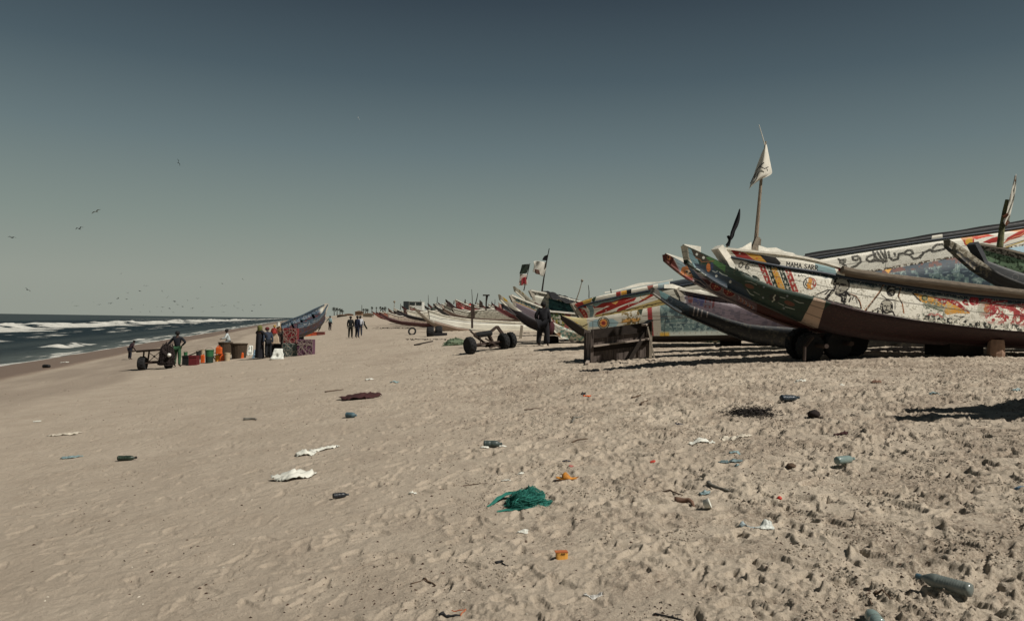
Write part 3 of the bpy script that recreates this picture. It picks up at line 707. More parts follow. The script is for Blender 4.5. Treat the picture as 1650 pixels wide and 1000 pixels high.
    c.line(cE((980, 325), (1060, 370), (1150, 460), (1220, 560), (1280, 590)), 4.5, (150, 50, 54)); c.line(cE((1080, 380), (1180, 380), (1270, 370)), 3, (150, 50, 54)); c.line(cE((1150, 430), (1300, 460), (1420, 520), (1500, 590)), 6, (150, 52, 54))
    c.line(cE((1280, 440), (1400, 430), (1500, 420)), 4, (154, 60, 58)); c.line(cE((1380, 540), (1440, 590), (1600, 640), (1900, 650)), 5, (150, 56, 56)); c.ell(*cE((1200, 490))[0], 8, 2.6, (188, 184, 170), ang=.7).ell(*cE((1395, 440))[0], 4, 2, (188, 180, 170))
    c.blot(sst(1575, 1600, c.PX)*(1-sst(.75, .9, c.V))*sst(.1, .3, c.V), (156, 66, 62), .2, .05, 9)
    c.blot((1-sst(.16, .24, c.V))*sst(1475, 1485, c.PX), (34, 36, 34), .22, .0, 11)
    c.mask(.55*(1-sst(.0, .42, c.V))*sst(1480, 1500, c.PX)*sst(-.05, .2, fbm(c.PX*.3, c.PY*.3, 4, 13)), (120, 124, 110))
    c.blot(1.0, (176, 172, 158), .5, .24, 15); c.line([(1305, 478), (1394, 501), (1480, 515)], .8, (60, 56, 52))
def p_low(c):
    c.c[:] = (46, 28, 29)
    c.poly([(1080, 380), (1302, 470), (1340, 488), (1290, 530), (1080, 440)], (30, 48, 38))
    c.poly(cA((430, 100), (520, 120), (640, 420), (600, 430), (440, 300)), (190, 186, 172))
    c.poly(cA((535, 150), (600, 190), (700, 330), (740, 450), (660, 520), (560, 330)), (104, 132, 138))
    c.poly(cA((590, 170), (760, 250), (980, 380), (800, 400), (640, 300)), (48, 42, 32)); c.poly(cA((850, 330), (930, 310), (1210, 470), (1200, 600), (1000, 440)), (56, 92, 50))
    c.poly(cA((640, 430), (900, 480), (1500, 800), (1700, 1100), (1250, 900), (850, 660), (690, 520)), (36, 50, 62))
    for x, y, r in ((695, 270, 2), (815, 330, 2.2), (1045, 660, 2), (1295, 765, 2.2)): c.ell(*cA((x, y))[0], r, r*1.1, (176, 178, 170))
    c.ell(*cA((905, 505))[0], 3.6, 7.5, (164, 96, 48)).ell(*cA((965, 480))[0], 2.6, 6, (40, 50, 76)); c.line(cA((670, 330), (760, 370), (780, 410), (900, 400), (1000, 390)), 1.3, (120, 74, 44))
    for pts in (((980, 570), (1030, 595), (1065, 575)), ((1100, 590), (1150, 630), (1240, 660)), ((690, 530), (750, 560)), ((780, 600), (860, 650))): c.line(cA(*pts), 1.5, (150, 156, 150))
    for pts in (((440, 590), (520, 600), (600, 640)), ((460, 700), (510, 770), (560, 790)), ((560, 740), (640, 780)), ((900, 890), (980, 930)), ((1000, 950), (1130, 985)), ((1120, 850), (1200, 890), (1260, 895)), ((930, 810), (1000, 830))): c.line(cB(*pts), 1.3, (140, 146, 140))
    c.ell(*cB((500, 660))[0], 8, 3.4, (92, 60, 44), ang=.35).ell(*cB((1060, 900))[0], 9, 3.6, (86, 54, 42), ang=.35); c.ell(*cB((850, 820))[0], 8.5, 5.5, (26, 30, 28), ang=.3); c.line(cB((860, 785), (835, 820), (850, 850), (820, 875)), 2.4, (150, 152, 140))
    for x, y in ((700, 670), (1030, 795), (690, 820), (980, 970)): c.ell(*cB((x, y))[0], 1.8, 1.8, (104, 112, 116))
    c.poly([(1312, 478), (1331, 484), (1317, 531), (1289, 521)], (164, 142, 124))
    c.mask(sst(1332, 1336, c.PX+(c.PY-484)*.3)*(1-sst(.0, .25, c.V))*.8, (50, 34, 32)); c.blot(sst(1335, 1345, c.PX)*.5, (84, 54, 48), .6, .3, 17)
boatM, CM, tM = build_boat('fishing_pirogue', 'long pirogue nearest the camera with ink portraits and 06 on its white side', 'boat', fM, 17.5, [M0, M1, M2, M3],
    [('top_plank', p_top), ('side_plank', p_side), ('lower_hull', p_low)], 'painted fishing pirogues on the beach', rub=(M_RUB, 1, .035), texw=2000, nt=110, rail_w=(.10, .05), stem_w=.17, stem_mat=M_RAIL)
# spar lashed along the near gunwale
g = Geo(); k0 = [k for k in range(len(tM)) if CM[0][0][k] > fM.solve(1357, 435, .95)[0]]
g.tube([fM.P(CM[0][0][k], -(CM[0][1][k]+.11), CM[0][2][k]-.05) for k in k0[::3]], .09, 10)
g.tube([fM.P(CM[0][0][k], -(CM[0][1][k]+.11), CM[0][2][k]-.05) for k in k0[:2]], .095, 10)
tag(obj('wooden_spar', g, M_POLE, None, fM.P(8, -1, 2.6)), 'long brown round spar lashed along the gunwale of the portrait pirogue', 'spar')
# white crest board on the far gunwale (blocks standing above the top plank)
def crest(root, fr, C, ua, ub, hfun, sg_, m, name='wash_board', step=.28):
    g = Geo(); u0, b0, z0 = C[0]
    us = np.arange(ua, ub, step); P = []
    for u in us: b = np.interp(u, u0, b0)-.03; z = np.interp(u, u0, z0)+(.05 if sg_ > 0 else .0); P.append((u, b, z, hfun(u)))
    for (ua_, ba_, za_, ha_), (ub_, bb_, zb_, hb_) in zip(P[:-1], P[1:]):
        for o_ in (0,):
            v = [fr.P(ua_, sg_*ba_, za_), fr.P(ub_, sg_*bb_, zb_), fr.P(ub_, sg_*bb_, zb_+hb_), fr.P(ua_, sg_*ba_, za_+ha_),
                 fr.P(ua_, sg_*(ba_-.05), za_), fr.P(ub_, sg_*(bb_-.05), zb_), fr.P(ub_, sg_*(bb_-.05), zb_+hb_), fr.P(ua_, sg_*(ba_-.05), za_+ha_)]
            g.add(v, [(0, 1, 2, 3), (5, 4, 7, 6), (3, 2, 6, 7), (0, 3, 7, 4), (1, 5, 6, 2), (0, 4, 5, 1)])
    return obj(name, g, m, root)
crest(boatM, fM, CM, 1.5, 2.3, lambda u: .02+.34*sst(1.5, 2.25, u), 1, M_RAIL)
crest(boatM, fM, CM, 2.3, 5.2, lambda u: .30+.05*math.sin(u*3)*math.sin(u*7)-.04*u*.3, 1, M_RAIL)
def spur_block(root, fr, C, ua, ub, h0, b=.10):
    g = Geo(); lv_ = C[-2]
    for sg_ in (1,):
        P = [fr.P(u, b_, float(np.interp(u, lv_[0], lv_[2]))+dz) for u, dz in ((ua, 0), (ub, 0), (ub, h0), (ua, h0*.35)) for b_ in (b-.06, b+.06)]
        g.add(P, [(0, 2, 4, 6), (1, 7, 5, 3), (0, 1, 3, 2), (2, 3, 5, 4), (4, 5, 7, 6), (6, 7, 1, 0)])
    obj('spur_block', g, M_RAIL, root)
uM = fM.solve(1104, 395, .13)[0]; spur_block(boatM, fM, CM, uM+.06, uM+.50, .20)

# ---------------------------------------------------------------- second boat: orange face on the spur
fO = Frame(4.30, 21.1, 12)
O0 = level(fO, [(1128, 418), (1150, 421), (1180, 430), (1260, 446), (1350, 458), (1500, 476), (1650, 488)], hb(1.0))
O1 = level(fO, [(1136, 426), (1180, 440), (1260, 458), (1350, 470), (1500, 490), (1650, 500)], hb(.93))
O2 = level(fO, [(1074, 409), (1088, 415), (1107, 425), (1120, 434), (1160, 452), (1200, 474), (1260, 495), (1350, 512), (1500, 524), (1650, 530)], [(0, .15), (.9, .19), (2, .38), (4, .62), (8, .80)])
O3 = level(fO, [(1073, 420), (1096, 440), (1114, 452), (1141, 465), (1156, 475), (1187, 488), (1218, 503), (1275, 525), (1340, 540), (1400, 546), (1500, 551), (1650, 556)], KB)
def p_olow(c):
    c.c[:] = (84, 48, 44)
    c.poly([(1060, 400), (1200, 460), (1190, 500), (1060, 440)], (116, 104, 106))
    c.poly([(1070, 404), (1082, 412), (1096, 440), (1090, 440), (1070, 424)], (96, 46, 38)); c.ell(1077, 415, 3, 4, (170, 110, 70)).ell(1077, 414, 1.5, 2, (60, 26, 24)); c.line([(1081, 408), (1098, 438)], 1.6, (190, 182, 170))
    c.poly([(1083, 410), (1094, 416), (1106, 430), (1098, 440)], (140, 160, 166)); c.poly(cA((430, 500), (560, 470), (640, 640), (630, 730), (480, 680), (400, 600)), (170, 108, 64)); c.poly(cA((490, 560), (560, 540), (600, 640), (520, 640)), (198, 170, 140))
    c.ell(*cA((515, 580))[0], 2, 1.5, BLK).ell(*cA((575, 610))[0], 1.8, 1.3, BLK).poly(cA((440, 640), (640, 700), (620, 740), (480, 690)), (120, 40, 36))
    c.poly(cA((520, 470), (640, 560), (740, 680), (640, 700), (590, 600)), (44, 58, 70)); c.poly(cA((640, 700), (740, 680), (860, 800), (960, 960), (860, 880), (700, 770)), (52, 58, 74))
    c.line(cA((620, 700), (760, 760), (900, 900), (1040, 990)), 1.6, (150, 140, 136)).line(cA((700, 730), (860, 830), (960, 940)), 1.0, (140, 130, 130))
    c.poly(cA((780, 700), (900, 720), (960, 800), (900, 820)), (70, 36, 38))
    for X, Y in (cA((1040, 850))[0], (cC((1035, 230))[0])):
        c.ell(X, Y, 10.5, 8, (150, 132, 120), ang=.4).ell(X, Y, 9.2, 6.9, (112, 36, 36), ang=.4)
        for k in range(9):
            a = k*.7; c.ell(X+5.5*math.cos(a)*(.4+.6*(k % 2)), Y+3.6*math.sin(a)*(.4+.6*(k % 2)), 1.2, 1.0, (160, 90, 70) if k % 3 else (190, 170, 120))
    c.poly(cC((1120, 260), (1140, 240), (1380, 380), (1380, 490), (1130, 370)), (110, 90, 96))
    for k in range(9): x, y = cC((1150+k*22, 300+k*15+10*(k % 2)))[0]; c.line([(x, y-2), (x+2, y), (x, y+3), (x+3, y+2)], .9, (190, 120, 90) if k % 2 else (170, 170, 176))
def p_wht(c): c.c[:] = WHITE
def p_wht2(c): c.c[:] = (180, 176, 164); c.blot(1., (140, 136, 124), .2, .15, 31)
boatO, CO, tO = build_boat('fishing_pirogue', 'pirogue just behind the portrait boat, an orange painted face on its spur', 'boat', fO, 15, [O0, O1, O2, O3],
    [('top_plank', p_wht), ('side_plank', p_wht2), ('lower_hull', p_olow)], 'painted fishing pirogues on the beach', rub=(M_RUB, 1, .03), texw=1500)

uO = fO.solve(1074, 409, .15)[0]; spur_block(boatO, fO, CO, uO+.08, uO+.75, .22)
# ---------------------------------------------------------------- third boat: low, shaded bow with stripes
fN = Frame(4.85, 24.2, 12)
N0 = level(fN, [(1094, 467), (1110, 470), (1150, 477), (1220, 487), (1350, 497), (1650, 510)], hb(.95))
N1 = level(fN, [(1097, 472), (1123, 478), (1160, 485), (1220, 497), (1350, 507), (1650, 520)], hb(.90))
N2 = level(fN, [(1053, 463), (1061, 466), (1079, 476), (1105, 489), (1141, 502), (1170, 513), (1209, 523), (1350, 533), (1650, 540)], [(0, .12), (1, .18), (2.3, .42), (5, .66), (9, .8)])
N3 = level(fN, [(1052, 472), (1065, 481), (1083, 496), (1111, 511), (1144, 525), (1175, 538), (1209, 551), (1270, 561), (1350, 563), (1650, 565)], KB)
def p_nside(c):
    c.c[:] = (104, 92, 98)
    c.poly([(1092, 463), (1104, 466), (1106, 490), (1094, 484)], (170, 166, 164)); c.poly(cC((520, 280), (590, 280), (580, 360), (540, 400)), (96, 50, 46)); c.poly(cC((590, 260), (740, 290), (720, 410), (590, 400)), (54, 54, 84))
    for x in (755, 805, 850): c.poly(cC((x-12, 290), (x+12, 295), (x-2, 440), (x-28, 430)), (84, 40, 42))
    for k in range(4): c.line([(cC((860+k*30, 350+k*12))[0]), (cC((1000, 320+k*22))[0]), (cC((1110, 380+k*18))[0])], .9, (124, 116, 122))
    c.blot(1., (84, 76, 84), .2, .05, 33)
def p_nlow(c):
    c.c[:] = (34, 38, 42)
    c.poly(cC((60, 180), (180, 190), (190, 330), (60, 250)), (120, 116, 110)); c.poly(cC((160, 190), (310, 280), (250, 330), (190, 290)), (104, 136, 138)); c.poly(cC((280, 280), (540, 400), (540, 540), (300, 400)), (34, 46, 54))
    for x in (600, 650, 700, 770): c.line(cC((x+10, 420), (x-10, 540-(770-x)*.1)), 2.2, (120, 112, 108))
    c.line(cC((370, 420), (450, 480), (480, 470), (420, 410)), 1.0, (80, 84, 84)); c.ell(*cC((300, 330))[0], 4, 4, (74, 82, 86), ring=1)
    c.blot(sst(1150, 1160, c.PX), (66, 66, 60), .3, .2, 35)
boatN, CN, tN = build_boat('fishing_pirogue', 'low shaded pirogue with a pale blue spur tip and grey stripes, under the others', 'boat', fN, 10, [N0, N1, N2, N3],
    [('top_plank', p_nside), ('side_plank', p_nside), ('lower_hull', p_nlow)], 'painted fishing pirogues on the beach', texw=1200)
crest(boatN, fN, CN, .1, 2.3, lambda u: .10+.05*math.sin(u*5), 1, M_RAIL)

# ---------------------------------------------------------------- big boat with Arabic lettering, bow to the right
fC = Frame(2.45, 28.4, 2.5)
HC = [(0, .35), (1, .7), (3, 1.15), (8, 1.35), (14, 1.3), (20, 1.1)]
def hc(k): return [(a, b*k) for a, b in HC]
C0 = level(fC, [(926, 490), (962, 477), (1000, 469), (1051, 459), (1110, 448), (1180, 435), (1300, 411), (1400, 396), (1500, 380), (1580, 368), (1650, 357), (1800, 332)], hc(1.0))
C1 = level(fC, [(931, 496), (944, 490), (992, 479), (1048, 468), (1110, 458), (1180, 444), (1300, 418), (1400, 402), (1500, 387), (1580, 376), (1650, 366), (1800, 341)], hc(1.0))
C2 = level(fC, [(943, 514), (956, 512), (1028, 499), (1080, 489), (1180, 472), (1300, 454), (1418, 436), (1545, 414), (1650, 396), (1800, 372)], hc(.985))
C3 = level(fC, [(905, 508), (925, 516), (948, 536), (1000, 540), (1060, 541), (1200, 539), (1400, 530), (1650, 515), (1800, 505)], [(0, .2), (1.5, .55), (4, 1.0), (9, 1.2), (20, 1.1)])
C4 = level(fC, [(905, 515), (920, 530), (945, 546), (1000, 550), (1060, 550), (1200, 549), (1400, 545), (1650, 538), (1800, 530)], [(0, .15), (2, .3), (6, .5), (20, .5)])
def p_ccap(c):
    c.c[:] = WHITE
    c.poly([(920, 480), (938, 484), (944, 495), (925, 500)], RED).poly([(935, 478), (956, 474), (950, 492), (940, 490)], (212, 176, 96)).poly([(953, 482), (962, 474), (956, 490)], GRN)
    c.poly([(992, 462), (1000, 462), (1000, 482), (993, 482)], RED).poly([(1000, 460), (1009, 460), (1010, 480), (1001, 480)], YEL).poly([(1009, 462), (1017, 462), (1017, 476), (1010, 476)], BLK)
    c.poly([(1040, 455), (1052, 452), (1052, 472), (1046, 470)], (150, 90, 80)); c.poly([(1060, 445), (1078, 445), (1078, 465), (1060, 470)], (160, 178, 180)); c.poly([(1079, 440), (1250, 410), (1250, 435), (1079, 470)], (44, 52, 60))
    c.poly([(1290, 380), (1900, 280), (1900, 380), (1290, 430)], (34, 36, 38))
    c.poly(cH((710, 450), (775, 452), (780, 500), (700, 500)), (206, 202, 188))
def p_cband(c):
    c.c[:] = (231, 227, 213)
    c.poly([(1060, 460), (1250, 420), (1250, 480), (1060, 500)], (176, 172, 158)); c.poly([(930, 490), (944, 492), (948, 516), (930, 516)], (150, 46, 40))
    for k in range(3): c.ell(*cG((150+k*22, 500+k*38))[0], 1.7, 2.0, (190, 130, 110))
    c.line(cG((120, 455), (190, 480), (230, 540), (240, 600)), 3.2, (200, 198, 186)); c.poly(cG((200, 430), (290, 430), (310, 520), (290, 590), (250, 590), (250, 500)), (126, 152, 156))
    c.poly(cG((290, 410), (1080, 235), (1130, 270), (900, 320), (600, 400), (320, 470)), (140, 164, 160))
    c.poly(cG((285, 430), (330, 455), (420, 400), (560, 380), (700, 330), (860, 315), (700, 380), (560, 440), (480, 440), (440, 460), (350, 465), (310, 470)), (154, 44, 38))
    c.poly(cG((310, 575), (340, 530), (520, 440), (700, 380), (880, 320), (850, 370), (760, 400), (640, 450), (520, 500), (470, 520)), (158, 42, 36)); c.poly(cG((540, 400), (640, 370), (600, 420)), (206, 160, 90))
    c.poly(cG((640, 470), (760, 420), (900, 390), (1080, 265), (1130, 290), (960, 380), (820, 440), (700, 500), (600, 520)), (158, 46, 40)); c.line(cG((930, 300), (940, 340), (980, 345), (1060, 285), (1010, 290), (960, 310)), 1.2, (206, 170, 110))
    for x, y in ((470, 500), (775, 432), (905, 390), (880, 330)): c.ell(*cG((x, y))[0], 1.1, 1.1, (206, 196, 180))
    c.poly(cG((330, 560), (700, 500), (1000, 410), (1200, 345), (1330, 400), (1330, 450), (1000, 480), (560, 560), (330, 590)), (206, 184, 122))
    for k in range(7): c.line(cG((420+k*110, 565-k*22), (480+k*110, 540-k*22), (540+k*120, 545-k*26)), 1.3, (46, 40, 28) if k % 2 else (110, 96, 60))
    c.line(cG((320, 590), (560, 575), (900, 500), (1330, 440)), 1.2, (110, 90, 70))
    # right part: lettering (drawn strokes, dark with pale flecks)
    K = (70, 68, 62)
    strokes = [((48, 640), (60, 650), (95, 645), (92, 662), (60, 668), (58, 655)), ((70, 668), (100, 690)),
        ((145, 625), (150, 645), (175, 650), (195, 630), (180, 618), (155, 622)), ((200, 635), (205, 660), (170, 690), (140, 700)),
        ((290, 610), (250, 625), (245, 645), (265, 660), (300, 655), (300, 610), (305, 600)), ((290, 590), (320, 640), (345, 655)), ((320, 590), (350, 640), (372, 655)), ((345, 585), (380, 645)), ((372, 580), (385, 650), (360, 665)), ((285, 650), (345, 655), (385, 655)),
        ((398, 590), (405, 630), (430, 650), (465, 640), (470, 605)), ((440, 600), (445, 612)),
        ((470, 605), (505, 600), (530, 580), (560, 580), (570, 600), (545, 612), (515, 605)), ((560, 625), (575, 640), (610, 632), (640, 605), (640, 595)),
        ((640, 600), (670, 585), (690, 575), (715, 590), (790, 570), (800, 550), (770, 536), (735, 540), (712, 560), (705, 590)), ((640, 605), (620, 632))]
    for st in strokes: c.line(cH(*st), 3.7, K, 1.0)
    c.blot(sst(1345, 1350, c.PX)*(1-sst(1528, 1532, c.PX))*.6, (190, 186, 172), .9, .14, 42)
    c.blot(sst(1340, 1350, c.PX)*(1-sst(.02, .14, c.V)), (70, 62, 50), .4, -.1, 41)
    c.poly(cF((450, 350), (500, 340), (900, 240), (1300, 200), (1300, 300), (900, 280), (620, 330), (560, 440), (500, 420)), (206, 150, 104)); c.ell(*cF((545, 400))[0], 6, 6.5, (208, 164, 60)); c.line(cF((490, 380), (500, 420), (540, 445), (590, 420), (590, 370)), 2.2, (170, 60, 40))
    c.poly(cF((570, 345), (720, 310), (820, 330), (760, 340), (700, 350), (620, 370)), (196, 66, 44)); c.poly(cF((690, 400), (800, 350), (860, 340), (840, 400), (760, 415)), (168, 44, 36)); c.poly(cF((910, 420), (960, 350), (1050, 300), (1133, 260), (1300, 230), (1300, 290), (1133, 320), (1080, 350), (980, 380)), (172, 54, 42))
    c.line(cF((640, 340), (700, 325), (760, 310)), 1.0, (206, 150, 110)); c.line(cF((930, 400), (1040, 340), (1090, 330), (1133, 300)), 1.3, (208, 150, 110)); c.line(cF((940, 455), (1133, 390), (1300, 350)), 1.6, (190, 160, 80)); c.line(cF((930, 440), (1133, 380)), .8, BLK)
def p_cside(c):
    c.c[:] = (92, 112, 110)
    c.blot(1., (62, 80, 84), .12, .0, 43); c.blot(1., (130, 146, 140), .3, .17, 45)
    c.poly([(900, 500), (1062, 480), (1062, 560), (900, 560)], (186, 182, 168)); c.poly([(1049, 490), (1063, 486), (1066, 560), (1052, 560)], (172, 166, 152)); c.poly([(1043, 494), (1050, 493), (1054, 560), (1046, 560)], (138, 50, 50))
    c.poly([(900, 500), (945, 508), (948, 545), (900, 540)], (196, 184, 140)); c.line([(925, 520), (938, 526), (946, 522)], 1.6, (70, 60, 40)); c.line([(912, 516), (930, 520)], 2, (190, 160, 80))
    X, Y = cG((435, 668))[0]
    c.poly(cG((240, 660), (330, 620), (560, 610), (640, 660), (600, 720), (240, 720)), (140, 164, 168)); c.ell(X, Y, 9.5, 10, BLK).ell(X, Y, 8.2, 8.6, (200, 190, 160)).ell(X, Y, 7.2, 7.6, (24, 24, 26)).ell(X, Y, 6.2, 6.6, (196, 132, 70)).ell(X, Y, 3.2, 3.4, (140, 50, 40)); c.ell(X-1, Y-7.4, 1.2, 1, (220, 216, 200))
    c.poly(cG((650, 670), (740, 610), (930, 600), (900, 650)), (200, 150, 84)); c.blot(sst(1000, 1005, c.PX)*(1-sst(1030, 1034, c.PX)), (110, 90, 50), .35, .05, 47); c.poly([(1027, 498), (1036, 497), (1033, 508)], (40, 50, 36))
    c.mask(sst(1062, 1064, c.PX)*(1-sst(.06, .16, c.V)), (176, 182, 172)); c.mask(sst(1062, 1064, c.PX)*(1-sst(1076, 1080, c.PX))*(1-sst(.05, .14, c.V)), (196, 158, 70)); c.line([(1063, 521), (1300, 515)], .6, (150, 156, 146)); c.line([(1035, 509), (1100, 510)], .7, (90, 70, 60))
    c.poly([(1400, 425), (1700, 380), (1700, 400), (1540, 424), (1400, 444)], (98, 62, 54)); c.blot(sst(1330, 1340, c.PX), (52, 66, 76), .14, -.05, 49); c.line([(1490, 440), (1560, 436), (1600, 445)], 1., (120, 136, 140)); c.poly([(1425, 434), (1437, 432), (1432, 440)], YEL)
    c.poly([(1625, 400), (1700, 385), (1700, 440), (1640, 440)], (126, 154, 166))
def p_ckeel(c): c.c[:] = (44, 38, 34)
boatC, CC, tC = build_boat('large_pirogue', 'huge teal and white pirogue with black Arabic lettering, behind the portrait boat', 'boat', fC, 21, [C0, C1, C2, C3, C4],
    [('cap_plank', p_ccap), ('painted_band', p_cband), ('side_plank', p_cside), ('lower_hull', p_ckeel)], 'painted fishing pirogues on the beach', rub=(M_RUB, 1, .035), texw=2000, nt=110, rail=None, thwarts=6, stem_w=.3, deck=False, stretch=True)
crest(boatC, fC, CC, 8.3, 20.5, lambda u: .07+.012*math.sin(u*3), -1, mat('black_tarred_rail', (30, 30, 32), .7, .3), 'gunwale_board')
crest(boatC, fC, CC, 1.2, 4.2, lambda u: .08+.05*math.sin(u*3), 1, M_RAIL)

# ---------------------------------------------------------------- boat at right with grey driftwood-like spur and green panel
fS = Frame(15.3, 25.0, 14)
S0 = level(fS, [(1572, 394), (1610, 400), (1650, 411), (1750, 432)], hb(1.0))
S1 = level(fS, [(1580, 401), (1610, 409), (1650, 419), (1750, 441)], hb(.97))
S2 = level(fS, [(1586, 418), (1620, 431), (1650, 441), (1750, 468)], hb(.85))
S3 = level(fS, [(1530, 386), (1552, 398), (1579, 418), (1595, 431), (1620, 445), (1650, 456), (1750, 486)], [(0, .13), (1, .17), (2, .4), (4, .62)])
S4 = level(fS, [(1529, 398), (1570, 435), (1609, 459), (1650, 476), (1750, 510)], KB)
def p_sgreen(c): c.c[:] = (128, 156, 124); c.blot(1., (60, 80, 60), .3, .1, 51); c.ell(1624, 419, 3, 4, (50, 70, 50), ring=1.0)
def p_sgrey(c): c.c[:] = (70, 72, 74); c.ell(1636, 446, 5, 5, (110, 110, 108), ring=.8)
def p_sspur(c):
    c.c[:] = (66, 66, 66); c.poly([(1520, 380), (1560, 385), (1598, 436), (1575, 425), (1545, 405), (1525, 395)], (172, 166, 150)); c.blot((1-sst(1590, 1600, c.PX)), (120, 112, 96), .3, .02, 53)
def p_srail(c): c.c[:] = (160, 156, 144); c.blot(1., (70, 66, 60), .3, .05, 55)
boatS, CS, tS = build_boat('fishing_pirogue', 'pirogue with rough grey spur and pale green panel, rightmost behind the spar', 'boat', fS, 10, [S0, S1, S2, S3, S4],
    [('cap_plank', p_srail), ('side_plank', p_sgreen), ('wale_plank', p_sgrey), ('lower_hull', p_sspur)], 'painted fishing pirogues on the beach', rail=M_GREYW, texw=900, stem_mat=mat('stem_dark_grey', (70, 72, 76), .7, .3), stem_w=.16, thwarts=2)

# ---------------------------------------------------------------- pair of boats left of the crate
fPa = Frame(-.75, 32.6, 15)
a0 = level(fPa, [(825, 477), (847, 486), (870, 495), (900, 508), (960, 520), (1100, 524)], hb(.95))
a1 = level(fPa, [(827, 485), (848, 494), (869, 503), (900, 514), (960, 525), (1100, 530)], hb(.92))
a2 = level(fPa, [(805, 474), (820, 485), (838, 501), (870, 518), (900, 528), (960, 538), (1100, 542)], [(0, .15), (.9, .2), (2, .4), (4, .6), (8, .8)])
a3 = level(fPa, [(806, 483), (819, 495), (832, 510), (845, 523), (865, 533), (900, 541), (1100, 548)], KB)
def p_pa0(c): c.c[:] = (190, 190, 176); c.blot(1., (104, 130, 134), .5, .05, 61); c.line([(826, 485), (850, 495), (870, 504), (960, 527)], 2.6, (196, 150, 52))
def p_pa1(c): c.c[:] = (104, 94, 100)
def p_pa2(c):
    c.c[:] = (46, 42, 46); c.poly([(800, 468), (812, 474), (842, 502), (830, 500), (812, 490), (802, 480)], (190, 186, 172)); c.poly([(808, 470), (814, 474), (818, 486), (812, 484)], (200, 168, 70))
build_boat('fishing_pirogue', 'pirogue with yellow rail and pale yellow tipped spur, left of the man in black', 'boat', fPa, 11, [a0, a1, a2, a3],
    [('top_plank', p_pa0), ('side_plank', p_pa1), ('lower_hull', p_pa2)], 'painted fishing pirogues on the beach', texw=800)
fPb = Frame(.05, 35.8, 15)
b0 = level(fPb, [(856, 469), (884, 474), (935, 487), (990, 496), (1100, 505)], hb(.95))
b1_ = level(fPb, [(859, 475), (885, 480), (935, 494), (990, 503), (1100, 512)], hb(.93))
b2_ = level(fPb, [(829, 461), (845, 472), (859, 486), (890, 500), (920, 509), (990, 518), (1100, 526)], [(0, .16), (1, .2), (2, .4), (4, .62), (8, .8)])
b3_ = level(fPb, [(830, 469), (845, 482), (861, 497), (890, 510), (920, 518), (990, 530), (1100, 540)], KB)
def p_pb0(c): c.c[:] = WHITE; c.blot(1., (150, 146, 134), .4, .1, 63)
def p_pb1(c): c.c[:] = (188, 186, 172); c.poly([(884, 470), (930, 480), (930, 520), (900, 510), (884, 496)], (62, 104, 104)); c.blot(sst(884, 890, c.PX), (40, 70, 74), .3, .05, 65)
def p_pb2(c): c.c[:] = (96, 66, 62); c.poly([(820, 455), (862, 480), (860, 495), (820, 475)], (196, 192, 176)); c.line([(835, 462), (838, 470)], 1.6, (150, 130, 80)); c.line([(840, 464), (843, 474)], 1.6, (150, 130, 80))
boatPb, CPb, tPb = build_boat('fishing_pirogue', 'white and teal pirogue with black tarpaulin and a raised white spur under the two flags', 'boat', fPb, 11, [b0, b1_, b2_, b3_],
    [('top_plank', p_pb0), ('side_plank', p_pb1), ('lower_hull', p_pb2)], 'painted fishing pirogues on the beach', texw=800)
g = Geo(); rows_ = []
for k in range(14):
    px = 887+k*3.9; u, z = fPb.solve(px, 474+k*1.15, .8)
    rows_.append([fPb.P(u, b, z+.16+.05*math.sin(k*1.3+b*4)-(.28 if abs(b) > .75 else 0)-.06*abs(b)) for b in (-.86, -.78, -.4, 0, .4, .78, .86)])
g.grid(rows_); to = obj('tarpaulin', g, mat('black_tarpaulin', (34, 34, 36), .55, .3, 5, .6, 12), None, rows_[7][3], True)
tag(to, 'crumpled black tarpaulin draped over the white and teal pirogue', 'tarpaulin'); md = to.modifiers.new('thickness', 'SOLIDIFY'); md.thickness = .02
fP5 = Frame(1.5, 32.2, 12)
e0 = level(fP5, [(880, 502), (905, 504), (945, 508), (1000, 512), (1100, 515)], hb(.9))
e1 = level(fP5, [(883, 514), (905, 526), (932, 536), (1000, 540), (1100, 542)], hb(.75))
e2 = level(fP5, [(886, 524), (900, 545), (940, 550), (1000, 552), (1100, 552)], KB)
def p_50(c): c.c[:] = (186, 182, 166); c.blot(1-sst(912, 916, c.PX), (150, 140, 60), .3, .0, 67); c.blot(1-sst(908, 916, c.PX), (70, 90, 60), .35, .08, 69); c.poly([(911, 500), (920, 500), (916, 530), (909, 530)], (156, 92, 84)); c.line([(882, 504), (893, 520), (908, 528), (935, 537)], 2.5, (140, 50, 46))
def p_51(c): c.c[:] = (184, 182, 168); c.blot(sst(895, 900, c.PX), (96, 130, 120), .3, .05, 71); c.poly([(893, 537), (903, 535), (903, 548), (895, 548)], (120, 90, 60))
build_boat('fishing_pirogue', 'small white pirogue with yellow and green patterned bow right behind the man in black', 'boat', fP5, 9, [e0, e1, e2],
    [('side_plank', p_50), ('lower_hull', p_51)], 'painted fishing pirogues on the beach', texw=600, deck=False)

